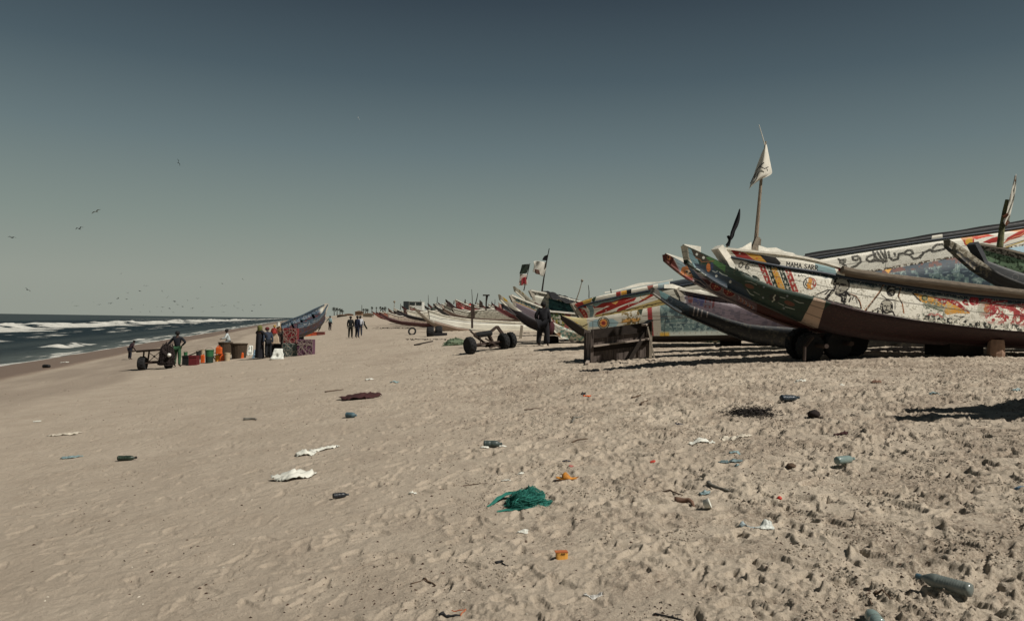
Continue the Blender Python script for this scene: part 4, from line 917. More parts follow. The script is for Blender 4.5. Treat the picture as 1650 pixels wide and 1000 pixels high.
# ---------------------------------------------------------------- long white boat in the middle
fW = Frame(-7.9, 61, 15)
w0 = level(fW, [(691, 500), (717, 509), (758, 515), (826, 519), (900, 521), (1000, 523)], [(0, .15), (1, .4), (3, .85), (7, 1.15), (14, 1.1)])
w1 = level(fW, [(692, 507), (709, 512), (758, 518), (833, 522), (900, 524), (1000, 526)], [(0, .15), (1, .4), (3, .83), (7, 1.12), (14, 1.05)])
w2_ = level(fW, [(668, 495), (680, 505), (692, 515), (734, 527), (758, 531), (839, 535), (900, 536), (1000, 537)], [(0, .25), (1.2, .3), (3, .6), (7, .9), (14, .9)])
w3 = level(fW, [(670, 501), (693, 522), (709, 532), (737, 539), (758, 541), (840, 543), (900, 543), (1000, 543)], [(0, .15), (3, .2), (8, .4)])
def p_w0(c): c.c[:] = (231, 229, 216)
def p_w1(c): c.c[:] = (231, 230, 218); c.line([(692, 508), (709, 513), (758, 519), (850, 523)], 1.1, (60, 56, 52)); c.line([(692, 515), (734, 527), (758, 531)], 1.4, (70, 62, 56))
def p_w2(c): c.c[:] = (146, 128, 114); c.poly([(756, 520), (1100, 520), (1100, 560), (756, 560)], (36, 38, 42)); c.poly([(660, 490), (700, 515), (700, 522), (660, 500)], (176, 168, 156))
build_boat('fishing_pirogue', 'long plain white pirogue with dark keel in the middle of the beach', 'boat', fW, 17, [w0, w1, w2_, w3],
    [('top_plank', p_w0), ('side_plank', p_w1), ('lower_hull', p_w2)], 'painted fishing pirogues on the beach', texw=700, rail_w=(.1, .06))

# ---------------------------------------------------------------- rows of boats further along the beach
def far_boat(label, px, py, Y, length, bottom, cols, deg=15, rise=None, name='fishing_pirogue', group='pirogues drawn up far along the beach', spur=1.0):
    """tip at photo pixel (px, py) and distance Y; plain two-strake hull; bottom = pixel row of the keel amidships"""
    P = at(px, py, Y); fr = Frame(P.x, P.y, deg); g0 = float(gz(*fr.P(length*.5, 0, 0)[:2]))
    zk = min(max(at(px, bottom, Y).z, g0-.02), g0+.5); zt = max(P.z, zk+1.3); mid = zk+1.15
    def lv_(u0, pts, beam):
        return dict(u0=u0, U=np.array([u0+p[0] for p in pts]), Z=np.array([p[1] for p in pts]), bu=[b[0] for b in beam], bb=[b[1] for b in beam])
    R = zt-zk; s = spur
    l0 = lv_(s, [(0, zt-.05), (1.2, zt-.28*R), (3, mid+.15), (6, mid), (length, mid+.25)], [(0, .12), (1, .4), (3, .8), (6, 1.0), (12, 1.0)])
    l1 = lv_(0, [(0, zt), (s, zt-.35*R), (s+1.5, zt-.60*R), (s+4, zk+.45), (length, zk+.5)], [(0, .15), (s, .2), (s+2, .5), (s+6, .8)])
    l2 = lv_(.03, [(0, zt-.25), (s, zt-.62*R), (s+1.5, zk+.22), (s+4, zk), (length, zk+.1)], KB)
    def f0(c, k=cols[0], st=cols[2] if len(cols) > 2 else None):
        c.c[:] = k
        if st: c.mask(sst(.72, .78, c.V), st); c.mask((1-sst(.9, 1.1, c.T-s-.6))*1., st)
        c.blot(1., tuple(v*.8 for v in k), .6, .12, int(px))
    def f1(c, k=cols[1]): c.c[:] = k
    r, C_, t_2 = build_boat(name, label, 'boat', fr, length, [l0, l1, l2], [('side_plank', f0), ('lower_hull', f1)], group, texw=160, nt=40, thwarts=3)
    return r, C_, fr
W_, W2_, MAR, BRN, PNK = (216, 210, 194), (200, 192, 176), (96, 44, 42), (120, 98, 82), (170, 140, 126)
FB = [('white pirogue tip standing behind the long white boat near the truck', 640, 499, 76, 13, 520, (W_, (40, 38, 42), None)),
 ('pinkish white pirogue with a yellow patch, lowest of the left-hand row', 611, 503, 84, 13, 527, ((182, 168, 156), (78, 50, 52), (190, 176, 160))),
 ('reddish pirogue bow second from the left in the far row', 606, 502, 96, 12, 521, (PNK, MAR, (150, 96, 80))),
 ('rusty pirogue bow leftmost in the far row', 600, 501.5, 108, 12, 519, ((168, 150, 136), (120, 72, 60), (160, 110, 90))),
 ('pale pirogue far behind the rusty row', 616, 500, 118, 12, 517, (W_, BRN)),
 ('white pirogue with brown keel behind the leftmost row', 626, 499, 104, 13, 518, (W_, (70, 56, 50))),
 ('white pirogue with dark spur tip left of the truck', 647, 492, 92, 12, 515, (W2_, (70, 40, 38), (110, 60, 54))),
 ('cream pirogue right of the truck, bow over the white boat', 684, 492, 78, 12, 513, (W_, (60, 54, 52))),
 ('white pirogue with black rail behind the long white boat', 700, 492, 72, 12, 512, ((190, 188, 176), (50, 48, 48))),
 ('brown sided pirogue with blunt bow behind the long white boat', 713, 496, 66.5, 10, 512, ((176, 172, 158), (100, 84, 74))),
 ('high bowed pirogue with dark red tip and pink flower paint', 718, 482, 72, 12, 507, ((176, 140, 132), (56, 44, 44), (110, 46, 42))),
 ('yellow and white pirogue with red striped bow behind the long white boat', 728, 498, 68, 11, 512, ((176, 164, 84), (80, 70, 60), (190, 180, 160))),
 ('white pirogue with red lettering behind the brown mooring post', 742, 489, 80, 13, 512, (W_, (150, 120, 110), (190, 120, 110))),
 ('white pirogue with brown rail in the background row', 770, 493, 88, 12, 512, (W2_, (130, 110, 96))),
 ('pale pirogue with pale blue bow left of the yellow tipped spur', 797, 492, 50, 9, 512, ((150, 172, 172), (90, 44, 46), (196, 190, 178))),
 ('small pirogue, dark pointed bow with red patch, beside the yellow tipped spur', 808, 489, 44, 8, 514, ((150, 120, 116), (44, 44, 50), (70, 76, 80)))]
for f in FB: far_boat(*f)

MORE = [(655, 498, 100, 512, W_, (60, 44, 44), 'cream pirogue just below the dark cargo box'), (667, 499, 108, 512, W2_, BRN, 'pale pirogue hiding the lower part of the white van'), (689, 488, 96, 507, (206, 200, 186), (90, 60, 54), 'white pirogue beneath the fine aerial'),
 (698, 489, 84, 508, (196, 176, 160), (58, 50, 48), 'pinkish pirogue crossing behind the black railed one'), (706, 487, 104, 505, W_, MAR, 'white pirogue with dark red keel in the rear row'), (724, 486, 92, 505, (200, 190, 174), (64, 40, 40), 'cream pirogue right of the high dark red bow'),
 (738, 485, 110, 503, W_, BRN, 'white pirogue with brown keel topmost in the rear row'), (750, 491, 76, 508, (170, 120, 112), (60, 48, 46), 'faded red pirogue behind the mooring post'), (757, 487, 98, 505, W2_, (80, 70, 66), 'grey white pirogue left of the timber panel'),
 (775, 489, 94, 507, W_, (110, 60, 56), 'white pirogue right below the T shaped post'), (783, 492, 72, 509, (190, 196, 186), (70, 60, 58), 'pale green white pirogue right of the T shaped post'), (792, 487, 102, 505, (200, 170, 156), MAR, 'pale pink pirogue in the rear row near the yellow tipped spur'),
 (634, 500, 90, 516, W_, (50, 44, 46), 'white pirogue squeezed between the lower left rows'), (650, 502, 80, 518, (196, 190, 176), (84, 62, 56), 'cream pirogue resting low before the van'), (625, 496, 122, 511, W2_, BRN, 'pale pirogue with raised tip right of the thick palms')]
for x, y, Y, bt, c0_, c1_, lb in MORE: far_boat(lb, x, y, Y, 12, bt, (c0_, c1_, None), deg=15+(x % 5)-2)
# boat by the sea at left: bow up to the right, built by mirroring the direction
P = at(527, 490, 47); fr = Frame(P.x, P.y, 262)
def lvp(u0, pts, beam): return dict(u0=u0, U=np.array([p[0] for p in pts]), Z=np.array([p[1] for p in pts]), bu=[b[0] for b in beam], bb=[b[1] for b in beam])
zt = P.z
def fl(u): return None
def lft0(c): c.c[:] = (84, 96, 108); c.mask(1-sst(.45, .6, c.V), (74, 42, 44)); c.blot(1., (40, 56, 70), .7, .05, 81); c.blot(sst(.5, .6, c.V), (120, 122, 120), .5, .2, 82); c.mask((1-sst(.5, .9, c.T))*sst(.3, .4, c.V), (190, 188, 176))
def lft1(c): c.c[:] = (58, 40, 42); c.blot(1., (34, 44, 66), .3, .0, 83)
boatL, CL, tL = build_boat('fishing_pirogue', 'dark red and blue pirogue by the water, white tipped bow raised', 'boat', fr, 5.4,
    [lvp(.10, [(0, zt-.02), (1, zt-.32), (2.5, zt-.78), (4.5, zt-1.15), (6.4, zt-1.35)], [(0, .10), (1, .36), (2.5, .62), (5, .80)]),
     lvp(.25, [(0, zt-.50), (1, zt-.95), (2.5, zt-1.35), (4.5, zt-1.7), (6.4, zt-1.85)], [(0, .06), (1, .22), (2.5, .42), (5, .6)]),
     lvp(.45, [(0, zt-.85), (1, zt-1.4), (2.5, zt-1.8), (4.5, zt-2.05), (6.4, zt-2.15)], [(0, .04), (5, .2)])],
    [('side_plank', lft0), ('lower_hull', lft1)], None, deck=False, texw=300, nt=60, thwarts=3, tw_from=1.5, rail_w=(.07, .05), rail=mat('rail_slate_blue', (62, 76, 86), .8, .5, 4), interior=mat('teal_inside', (56, 82, 90), .7, .3))

# boat just outside the frame on the right: its bow throws the big shadow on the sand
fX = Frame(7.4, 8.45, 1)
zg = float(gz(8, 8.4)); 
def lvx(u0, pts, beam): return dict(u0=u0, U=np.array([u0+p[0] for p in pts]), Z=np.array([zg+p[1] for p in pts]), bu=[b[0] for b in beam], bb=[b[1] for b in beam])
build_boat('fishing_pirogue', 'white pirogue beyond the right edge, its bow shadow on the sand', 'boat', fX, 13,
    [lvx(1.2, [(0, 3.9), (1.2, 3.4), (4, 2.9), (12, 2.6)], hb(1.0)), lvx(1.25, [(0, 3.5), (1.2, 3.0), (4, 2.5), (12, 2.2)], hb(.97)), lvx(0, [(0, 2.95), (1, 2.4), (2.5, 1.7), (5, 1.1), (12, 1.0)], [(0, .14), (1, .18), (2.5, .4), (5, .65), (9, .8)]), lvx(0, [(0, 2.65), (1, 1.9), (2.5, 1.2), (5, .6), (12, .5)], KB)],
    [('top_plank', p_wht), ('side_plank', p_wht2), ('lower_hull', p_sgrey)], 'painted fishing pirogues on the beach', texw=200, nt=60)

# ================================================================== trailers, crate, poles, flags
M_TYRE = mat('tyre_rubber', (30, 30, 31), .85, .3, 9, .4, 40); M_RIM = mat('rim_rust', (92, 66, 52), .8, .4, 9)
M_STEEL = mat('rusty_dark_steel', (58, 46, 40), .8, .4, 7, .4, 40); M_HUB = mat('hub_teal', (96, 132, 128), .7, .3, 9)
M_CRATE = woodmat('dark_weathered_boards', (62, 54, 50), (104, 94, 88), 2.2, 'z'); M_LEDGE = woodmat('pale_weathered_ledge', (120, 108, 100), (170, 158, 146), 2.2, 'x')
M_BLOCK = mat('block_wood', (150, 122, 104), .9, .35, 5, .6, 20)
def wheel(root, c, R0, w, axis, hub=None, tread=True):
    c = Vector(c); ax = Vector(axis).normalized()
    g = Geo(); g.lathe([(R0*.60, -w*.42), (R0*.90, -w*.5), (R0*.985, -w*.34), (R0, -w*.12), (R0, w*.12), (R0*.985, w*.34), (R0*.90, w*.5), (R0*.60, w*.42)], c, ax, 28)
    if tread:
        q = Vector((0, 0, 1)).rotation_difference(ax)
        for k in range(28):
            a = 2*math.pi*k/28; M = (q.to_matrix() @ rz(a)); g.box(c+M @ Vector((R0, 0, (-1)**k*w*.17)), (.03, R0*.12, w*.32), M)
    t = obj('tyre', g, M_TYRE, root, None, False)
    g = Geo(); g.lathe([(R0*.60, -w*.3), (R0*.55, -w*.2), (R0*.2, -w*.12), (R0*.18, -w*.38), (.02, -w*.40)], c, ax, 20); g.lathe([(.02, w*.40), (R0*.18, w*.38), (R0*.2, w*.12), (R0*.55, w*.2), (R0*.60, w*.3)], c, ax, 20)
    obj('rim', g, hub or M_RIM, root)

# trailer left of the man in black
p0 = gp(757, 570); p1 = gp(812, 563)
Yc = p0.y; rootT = thing('boat_trailer', p0, 'rusty two wheeled boat trailer with fat black tyres before the long white boat', 'trailer', 'boat trailers')
A = Vector((p0.x, p0.y, p0.z+.36)); B_ = Vector((p0.x+1.62, p0.y+1.1, gz(p0.x+1.62, p0.y+1.1)+.34)); axd = (B_-A).normalized(); A.z -= .03; B_.z -= .02
wheel(rootT, A, .34, .27, axd); wheel(rootT, B_, .33, .22, axd); wheel(rootT, B_-axd*.36+Vector((0, 0, -.02)), .34, .24, axd)
g = Geo(); g.tube([A, B_], .05, 8); obj('axle', g, M_STEEL, rootT)
up = Vector((0, 0, 1))
g = Geo(); t1 = at(766, 539, p0.y+.2); t2 = at(788, 536, p0.y+.5); t3 = at(801, 526, p0.y+.9); t4 = at(815, 545, p0.y+1.1); gq = gp(790, 562)
for a, b, w in ((at(758, 533, p0.y), at(770, 544, p0.y), .07), (at(764, 539, p0.y+.1), t2, .13), (t2, t3, .09), (t3, t4, .11), (at(764, 540, p0.y), gq+up*.08, .07), (t2-up*.1, gq+up*.12+Vector((.15, 0, 0)), .12),
                (gq+up*.1-Vector((.2, 0, 0)), B_, .09), (at(774, 541, p0.y), at(774, 556, p0.y), .04), (A, gq+up*.1, .05), (at(782, 545, p0.y+.3), at(806, 560, p0.y+.6), .05), (at(789, 560, p0.y+.1), at(803, 556, p0.y+.3), .06)): g.beam(a, b, w)
obj('frame', g, M_STEEL, rootT)
g = Geo(); c_ = at(779, 538, p0.y+.25); g.lathe([(.10, -.35), (.12, -.2), (.12, .3), (.08, .36)], c_, (1, .3, .15), 10); obj('winch_roller', g, M_TYRE, rootT)
# axle pair under the long white boat's bow
pw = gp(693, 542); rT2 = thing('boat_trailer', pw, 'pair of black trailer wheels under the bow of the long white boat', 'trailer', 'boat trailers')
for dx, dy, r in ((0, 0, .34), (.50, .7, .34)):
    wheel(rT2, (pw.x+dx, pw.y+dy, gz(pw.x+dx, pw.y+dy)+r-.03), r, .42, (1, .25, 0))
g = Geo(); g.tube([(pw.x-.2, pw.y, pw.z+.33), (pw.x+.7, pw.y+.9, pw.z+.33)], .06, 8); obj('axle', g, M_STEEL, rT2)
g = Geo(); q = gp(707, 541); g.beam((q.x-.5, q.y, q.z+.12), (q.x+.55, q.y+.1, q.z+.10), .22, .22); tag(obj('fender_log', g, M_TYRE, None, q), 'short black log on the sand behind the wheels under the long white bow', 'log')
# wheels under the portrait boat
pb = gp(1381, 573); rT3 = thing('boat_trailer', pb, 'trailer with large dark wheels carrying the portrait pirogue', 'trailer', 'boat trailers')
def onfr(u, b, dz=0): x, y, _ = fM.P(u, b, 0); return Vector((x, y, float(gz(x, y))+dz))
uW = fM.solve(1381, 560, .5)[0]
nax = (fM.n[0], fM.n[1], 0)
wheel(rT3, onfr(uW, .30, .36), .39, .26, nax); wheel(rT3, onfr(uW-.80, .28, .35), .37, .24, nax); wheel(rT3, onfr(uW+.80, .75, .40), .42, .28, nax, M_HUB); wheel(rT3, onfr(uW-.6, 1.0, .40), .42, .28, nax)
g = Geo(); g.tube([onfr(uW, -.3, .40), onfr(uW+.4, 1.0, .40)], .06, 8); g.tube([onfr(uW-.72, -.3, .38), onfr(uW-.6, 1.0, .4)], .06, 8); obj('axle', g, M_STEEL, rT3)
g = Geo(); 
for b in (.45, .95): g.beam(onfr(uW-1.0, b, .55), onfr(uW+.9, b, .62), .12, .14)
g.tube([onfr(uW-1.25, -.15, .04), onfr(uW-1.22, -.12, .38), onfr(uW-.95, -.05, .62)], .045, 8); obj('frame', g, M_STEEL, rT3)
# blocks
uB = fM.solve(1597, 570, .4)[0]
g = Geo(); c_ = onfr(uB, -.55, .17); g.lathe([(.19, -.24), (.21, -.1), (.20, .1), (.18, .26)], c_+Vector((0, 0, .02)), (.02, 0, 1), 9); tag(obj('chock_block', g, M_BLOCK, None, c_), 'pale round wooden block under the portrait pirogue, nearest on the sand', 'block')
g = Geo(); c_ = onfr(uB-.62, .2, .22); g.box(c_, (1.15, .8, .62), rz(.3), .03); tag(obj('chock_block', g, M_DARKW, None, c_), 'dark timber block in shade carrying the portrait pirogue keel', 'block')
g = Geo(); c_ = onfr(uB+2.6, .2, .22); g.box(c_, (.9, .8, .5), rz(.3), .03); tag(obj('chock_block', g, M_DARKW, None, c_), 'dark timber block at the right edge under the portrait pirogue', 'block')
for fr_, us in ((fO, (4.5, 10)), (fC, (1.5, 6.0, 12.)), (fW, (4.0, 9.5)), (fPa, (2.6, 7)), (fPb, (3.0, 7.5)), (fX, (5, 9)), (fS, (3, 7))):
    for k, u in enumerate(us):
        x, y, _ = fr_.P(u, 0, 0); g = Geo(); z0 = float(gz(x, y)); hgt = .34; g.box((x, y, z0+hgt/2-.05), (.5, .7, hgt), rz(.25), .02); 
        nm = {id(fO): 'orange face', id(fC): 'Arabic lettered', id(fW): 'long white', id(fPa): 'yellow railed', id(fPb): 'teal sided', id(fX): 'off frame white', id(fS): 'green panelled'}[id(fr_)]
        tag(obj('chock_block', g, M_DARKW, None, (x, y, z0)), 'dark wooden chock %s under the %s pirogue' % (('near the left end', 'midway along', 'towards the right')[min(k, 2)], nm), 'block', 'chocks under the pirogues')
# mooring stake by the white boat
q = gp(838, 545); g = Geo(); g.beam(q-up*.2, at(841, 524, q.y), .16, .16); tag(obj('wooden_stake', g, M_GREYW, None, q), 'short grey wooden stake standing against the white hull beside the trailer', 'stake')

# crate of planks ---------------------------------------------------------------
q = gp(1000, 582); Yk = q.y
cr_ = thing('plank_crate', q, 'large dark plank crate with a pale ledge and leaning brace, on the sand', 'crate')
c0 = gp(953, 584); c1 = gp(1047, 577); ex = (Vector((c1.x, c1.y, 0))-Vector((c0.x, c0.y, 0))); W0 = ex.length; ex.normalize(); ey = Vector((-ex.y, ex.x, 0)); bz = min(c0.z, c1.z)-.05
slope = (c1.z-c0.z)/W0+.06
def K(u, v, z): return Vector((c0.x, c0.y, bz))+ex*u+ey*v+Vector((0, 0, z+slope*u))
Hc = 57/FPX*Yk
def kbeam(nm, a, b, w, h_, m): g = Geo(); g.beam(K(*a), K(*b), w, h_); return obj(nm, g, m, cr_)
n = 11; wpl = W0/n
for k in range(n):
    g = Geo(); u = (k+.5)*wpl; g.box(K(u, 0, (Hc-.12)/2), (wpl-.014, .03+random.uniform(0, .014), Hc-.12), rz(math.atan2(ex.y, ex.x))); obj('plank', g, M_CRATE, cr_)
    g = Geo(); g.box(K(u, .85, (Hc-.05)/2), (wpl-.02, .03, Hc-.05), rz(math.atan2(ex.y, ex.x))); obj('plank', g, M_CRATE, cr_)
for side in (0, 1):
    for k in range(4):
        g = Geo(); v = .11+k*.21; u = 0.01 if side == 0 else W0-.01; g.box(K(u, v, (Hc-.1)/2), (.03, .165, Hc-.1), rz(math.atan2(ex.y, ex.x))); obj('plank', g, M_CRATE, cr_)
for u, v in ((0, 0), (0, .85), (W0, 0), (W0, .85)): g = Geo(); g.beam(K(u, v-.05, -.08), K(u, v-.05, Hc-.02), .085, .085); obj('corner_post', g, M_GREYW if u else M_CRATE, cr_)
kbeam('top_board', (-.03, -.06, Hc-.14), (W0+.03, -.06, Hc-.14), .07, .27, M_DARKW)
kbeam('ledge', (.02, -.10, Hc*.52), (W0-.02, -.10, Hc*.52), .17, .045, M_LEDGE)
kbeam('rail', (.02, -.035, Hc*.52-.10), (W0-.02, -.035, Hc*.52-.10), .04, .14, M_DARKW)
kbeam('brace', (W0*.60, -.20, -.02), (W0*.93, -.10, Hc-.2), .10, .12, M_DARKW)
kbeam('prop', (W0+.02, -.36, -.03), (W0-.14, -.20, Hc-.12), .04, .04, M_GREYW)
kbeam('top_end_board', (W0-.26, -.22, Hc-.06), (W0+.08, .2, Hc+.03), .15, .05, M_LEDGE)
q = gp(945, 588); g = Geo(); a = q+up*.02; g.beam(a, gp(953, 579)+up*.12, .09, .07); tag(obj('driftwood', g, M_LEDGE, None, q), 'short pale board end leaning at the left foot of the plank crate', 'wood')

# flags and poles ---------------------------------------------------------------
def cloth(rows_, m, name, label, cat, group=None, th=.008, root=None):
    g = Geo(); g.grid(rows_); o = obj(name, g, m, root, rows_[0][0] if root is None else None, True)
    if root is None: tag(o, label, cat, group)
    md = o.modifiers.new('t', 'SOLIDIFY'); md.thickness = th; s2 = o.modifiers.new('s', 'SUBSURF'); s2.levels = 1; s2.render_levels = 1
    return o
M_FW = mat('flag_white_cloth', (206, 202, 190), .85, .15, 5, .3, 60); M_FB = mat('flag_black_cloth', (26, 26, 30), .9, .3); M_FG = mat('flag_green_cloth', (38, 54, 40), .85, .4, 6, .3, 40, col2=(30, 24, 26)); M_FR = mat('flag_white_red_cloth', (200, 194, 182), .85, .2, 5, .3, 40, col2=(190, 164, 154))
Yf = fM.B[1]+1.4
pole = thing('flag_pole', at(1217, 405, Yf), 'tall thin wooden pole with a bunched white flag on the portrait pirogue', 'flag pole')
g = Geo(); pts = [(1216, 425), (1217, 400), (1220, 365), (1223, 330), (1226, 295), (1229, 262), (1234, 228)]; P = [at(x, y, Yf+.02*math.sin(y)) for x, y in pts]; g.tube(P, [.07, .06, .052, .045, .04, .034, .02], 8); obj('pole', g, woodmat('pole_wood', (70, 60, 52), (176, 160, 140), 6, 'z'), pole)
g = Geo(); g.tube([at(1233, 236, Yf), at(1228, 218, Yf), at(1223, 201, Yf)], [.014, .011, .007], 6); obj('tip_wire', g, M_FW, pole)
g = Geo(); g.beam(at(1212, 405, Yf-.05), at(1221, 382, Yf-.02), .09, .12); g.beam(at(1221, 406, Yf+.06), at(1223, 385, Yf+.06), .07, .1); obj('foot_wedge', g, M_GREYW, pole)
rr = []
for k in range(17):
    f = k/16; y = 238+f*70; xl = 1232-26*f**.85; xr = 1235+10*min(f, .7)/.7 if f < .7 else 1245-(f-.7)/.3*36; row = []
    for j in range(11):
        s = j/10; x = xl+(xr-xl)*s; yy = y-(6*s if f < .7 else 6*s+(f-.7)*18*s)
        row.append(at(x, yy, Yf-.16-.10*math.sin(s*math.pi)+.10*math.sin(s*6.5+f*4)*f))
    rr.append(row)
cloth(rr, M_FW, 'flag', '', '', root=pole)
g = Geo(); g.tube([at(1230, 262, Yf-.26), at(1224, 268, Yf-.28), at(1218, 276, Yf-.28)], .012, 5); g.tube([at(1231, 265, Yf-.26), at(1237, 275, Yf-.2)], .01, 5); g.tube([at(1218, 278, Yf-.26), at(1213, 296, Yf-.22)], .01, 5); obj('cord', g, M_FB, pole)
# black pennant
Yp = fM.B[1]+1.1; bp = thing('pennant', at(1172, 396, Yp), 'black drooping pennant tied to a short stick behind the portrait bow', 'flag')
g = Geo(); g.tube([at(1171, 398, Yp), at(1174, 388, Yp), at(1180, 372, Yp), at(1192, 340, Yp)], [.03, .02, .018, .015], 6); obj('stick', g, M_FW, bp)
rr = [[at(1190+2.5*s-f*18*(1 if f < .8 else .8)+f*s*2+s*(6*math.sin(f*3.1)), 339+f*50-(4*s), Yp-.05+.08*math.sin(s*6+f*4)) for s in np.linspace(0, 1, 6)] for f in np.linspace(0, 1, 10)]
cloth(rr, M_FB, 'cloth', '', '', root=bp)
g = Geo(); g.tube([at(1172, 396, Yp), at(1176, 388, Yp-.03), at(1173, 380, Yp)], [.06, .03, .04], 6); obj('knot', g, M_FB, bp)
# right flag with ragged feather shape
Yr = 24.0; rp = thing('flag_pole', at(1613, 398, Yr), 'dark painted post with a long ragged white cloth at its top, far right', 'flag pole')
g = Geo(); g.tube([at(1611, 398, Yr), at(1614, 370, Yr), at(1619, 340, Yr), at(1623, 322, Yr)], [.10, .085, .07, .06], 8); obj('post', g, mat('dark_wrapped_post', (44, 46, 36), .8, .5, 8, .5, 20, col2=(120, 120, 80)), rp)
rr = [[at(xl+(xr-xl)*s, y+2*math.sin(s*5), Yr-.12+.08*math.sin(s*9+y*.2)) for s in np.linspace(0, 1, 6)] for y, xl, xr in ((281, 1635, 1638), (292, 1633, 1638), (305, 1630, 1637), (320, 1626, 1635), (332, 1624, 1632), (342, 1622, 1629), (352, 1617, 1628), (358, 1616, 1626), (362, 1619, 1624))]
cloth(rr, M_FW, 'ragged_cloth', '', '', root=rp)
g = Geo(); g.tube([at(1617, 350, Yr-.1), at(1624, 345, Yr-.15)], [.06, .05], 6); g.tube([at(1619, 362, Yr-.1), at(1625, 356, Yr-.12)], [.07, .05], 6); g.tube([at(1635, 292, Yr-.12), at(1637, 282, Yr-.1)], [.03, .01], 6); obj('wrapping', g, mat('rust_brown_wrapping', (110, 66, 44), .8, .4), rp)
# two flags of the mid boats
Yg = fPb.B[1]+.9
f1 = thing('flag_pole', at(844, 465, Yg), 'short stick with a green and red flag over a white and red cloth', 'flag pole')
g = Geo(); g.tube([at(844, 468, Yg), at(847, 455, Yg), at(854, 424, Yg)], [.03, .025, .018], 6); obj('stick', g, M_DARKW, f1)
cloth([[at(840.5+12.5*s-1.2*f*3+math.sin(f*4)*.5, 426-1.2*s+15.5*f, Yg-.03+.07*math.sin(s*7+f*3)) for s in np.linspace(0, 1, 7)] for f in np.linspace(0, 1, 6)], M_FG, 'green_flag', '', '', root=f1)
cloth([[at(837+13*s-f*.5+math.sin(f*5+s*3)*.8, 441+1*s+19*f-2*s*f, Yg-.03+.08*math.sin(s*6+f*5)) for s in np.linspace(0, 1, 7)] for f in np.linspace(0, 1, 6)], M_FR, 'white_flag', '', '', root=f1)
cloth([[at(840+8*s, 448+9*f-3*s+5*abs(s-.5)*2*f, Yg-.14+.04*math.sin(s*6)) for s in np.linspace(0, 1, 4)] for f in np.linspace(0, 1, 4)], mat('red_cloth', (140, 48, 52), .85), 'red_patch', '', '', root=f1)
f2 = thing('flag_pole', at(873, 470, Yg+.3), 'leaning dark pole with a black pennant above a white flag', 'flag pole')
g = Geo(); g.tube([at(873, 472, Yg), at(876, 450, Yg), at(880, 425, Yg), at(885, 400, Yg)], [.045, .035, .03, .018], 7); obj('pole', g, M_DARKW, f2)
cloth([[at(884.5-(f**1.3)*12*(1-s)+.5-f*3.2*s*1.0, 402+f*18+3*(1-s)*math.sin(f*6), Yg-.04+.06*math.sin(s*6+f*5)) for s in np.linspace(0, 1, 6)] for f in np.linspace(0, 1, 8)], M_FB, 'black_pennant', '', '', root=f2)
cloth([[at(859+21*s-f*3.5*s+1.5*math.sin(f*4), 421+f*(17+7*s)-1*math.sin(s*5), Yg-.05+.10*math.sin(s*8+f*3)) for s in np.linspace(0, 1, 8)] for f in np.linspace(0, 1, 7)], M_FW, 'white_flag', '', '', root=f2)
cloth([[at(861+8*s+f*1.5, 433+8*f+1.5*s, Yg-.17+.03*math.sin(s*8+f*3)) for s in np.linspace(0, 1, 4)] for f in np.linspace(0, 1, 4)], mat('brown_cloth', (92, 66, 56), .85), 'brown_patch', '', '', root=f2)
# thin masts
def mast(x0, y0, x1, y1, Y, r, label, m=M_DARKW, knob=0):
    g = Geo(); a, b = at(x0, y0, Y), at(x1, y1, Y); g.tube([a, a.lerp(b, .5)+Vector((.02, 0, 0)), b], [r, r*.85, r*.6], 6)
    if knob: g.lathe([(knob*.4, -knob), (knob, 0), (knob*.4, knob)], b, (0, 0, 1), 6)
    tag(obj('mast_pole', g, m, None, a), label, 'pole')
mast(928, 485, 938, 452, 36, .03, 'thin slanting pole with dark knob right of the tarpaulin', M_GREYW, .07)
mast(949, 480, 948, 459, 37, .025, 'short thin upright stick just right of the slanting pole')
mast(690, 498, 690, 475, 68, .03, 'fine upright aerial left in the boat row, right of the truck'); mast(761, 492, 760, 466, 64, .035, 'fine upright pole above the brown mooring post'); mast(766, 490, 770, 472, 64, .05, 'short dark leaning pole right of the brown mooring post')
mast(984, 478, 984, 465, 29, .03, 'small black peg standing on the big teal pirogue') ; 
g = Geo(); q = at(761, 516, 57); g.beam(q-up*.6, at(760.5, 489, 57), .16, .16); g.beam(at(764, 512, 57), at(763, 490, 57), .12, .12); tag(obj('mooring_post', g, M_STEEL, None, q), 'brown double post standing in front of the red striped pirogue', 'post')
g = Geo(); Yt = 66; g.beam(at(783, 500, Yt), at(784, 475, Yt), .13, .13); g.beam(at(778, 475.5, Yt), at(789, 475.5, Yt), .2, .12); g.beam(at(784, 486, Yt), at(786, 476, Yt), .08); tag(obj('t_post', g, M_DARKW, None, at(783, 500, Yt)), 'dark T shaped timber post rising behind the boats', 'post')
g = Geo(); a = [at(772, 496, Yt), at(778.5, 496, Yt), at(777.5, 487, Yt), at(772.5, 482.5, Yt)]; g.add(a+[p+Vector((0, .2, 0)) for p in a], [(0, 1, 2, 3), (7, 6, 5, 4), (0, 4, 5, 1), (1, 5, 6, 2), (2, 6, 7, 3), (3, 7, 4, 0)]); tag(obj('timber_panel', g, M_STEEL, None, a[0]), 'dark slanted timber panel left of the T shaped post', 'panel')

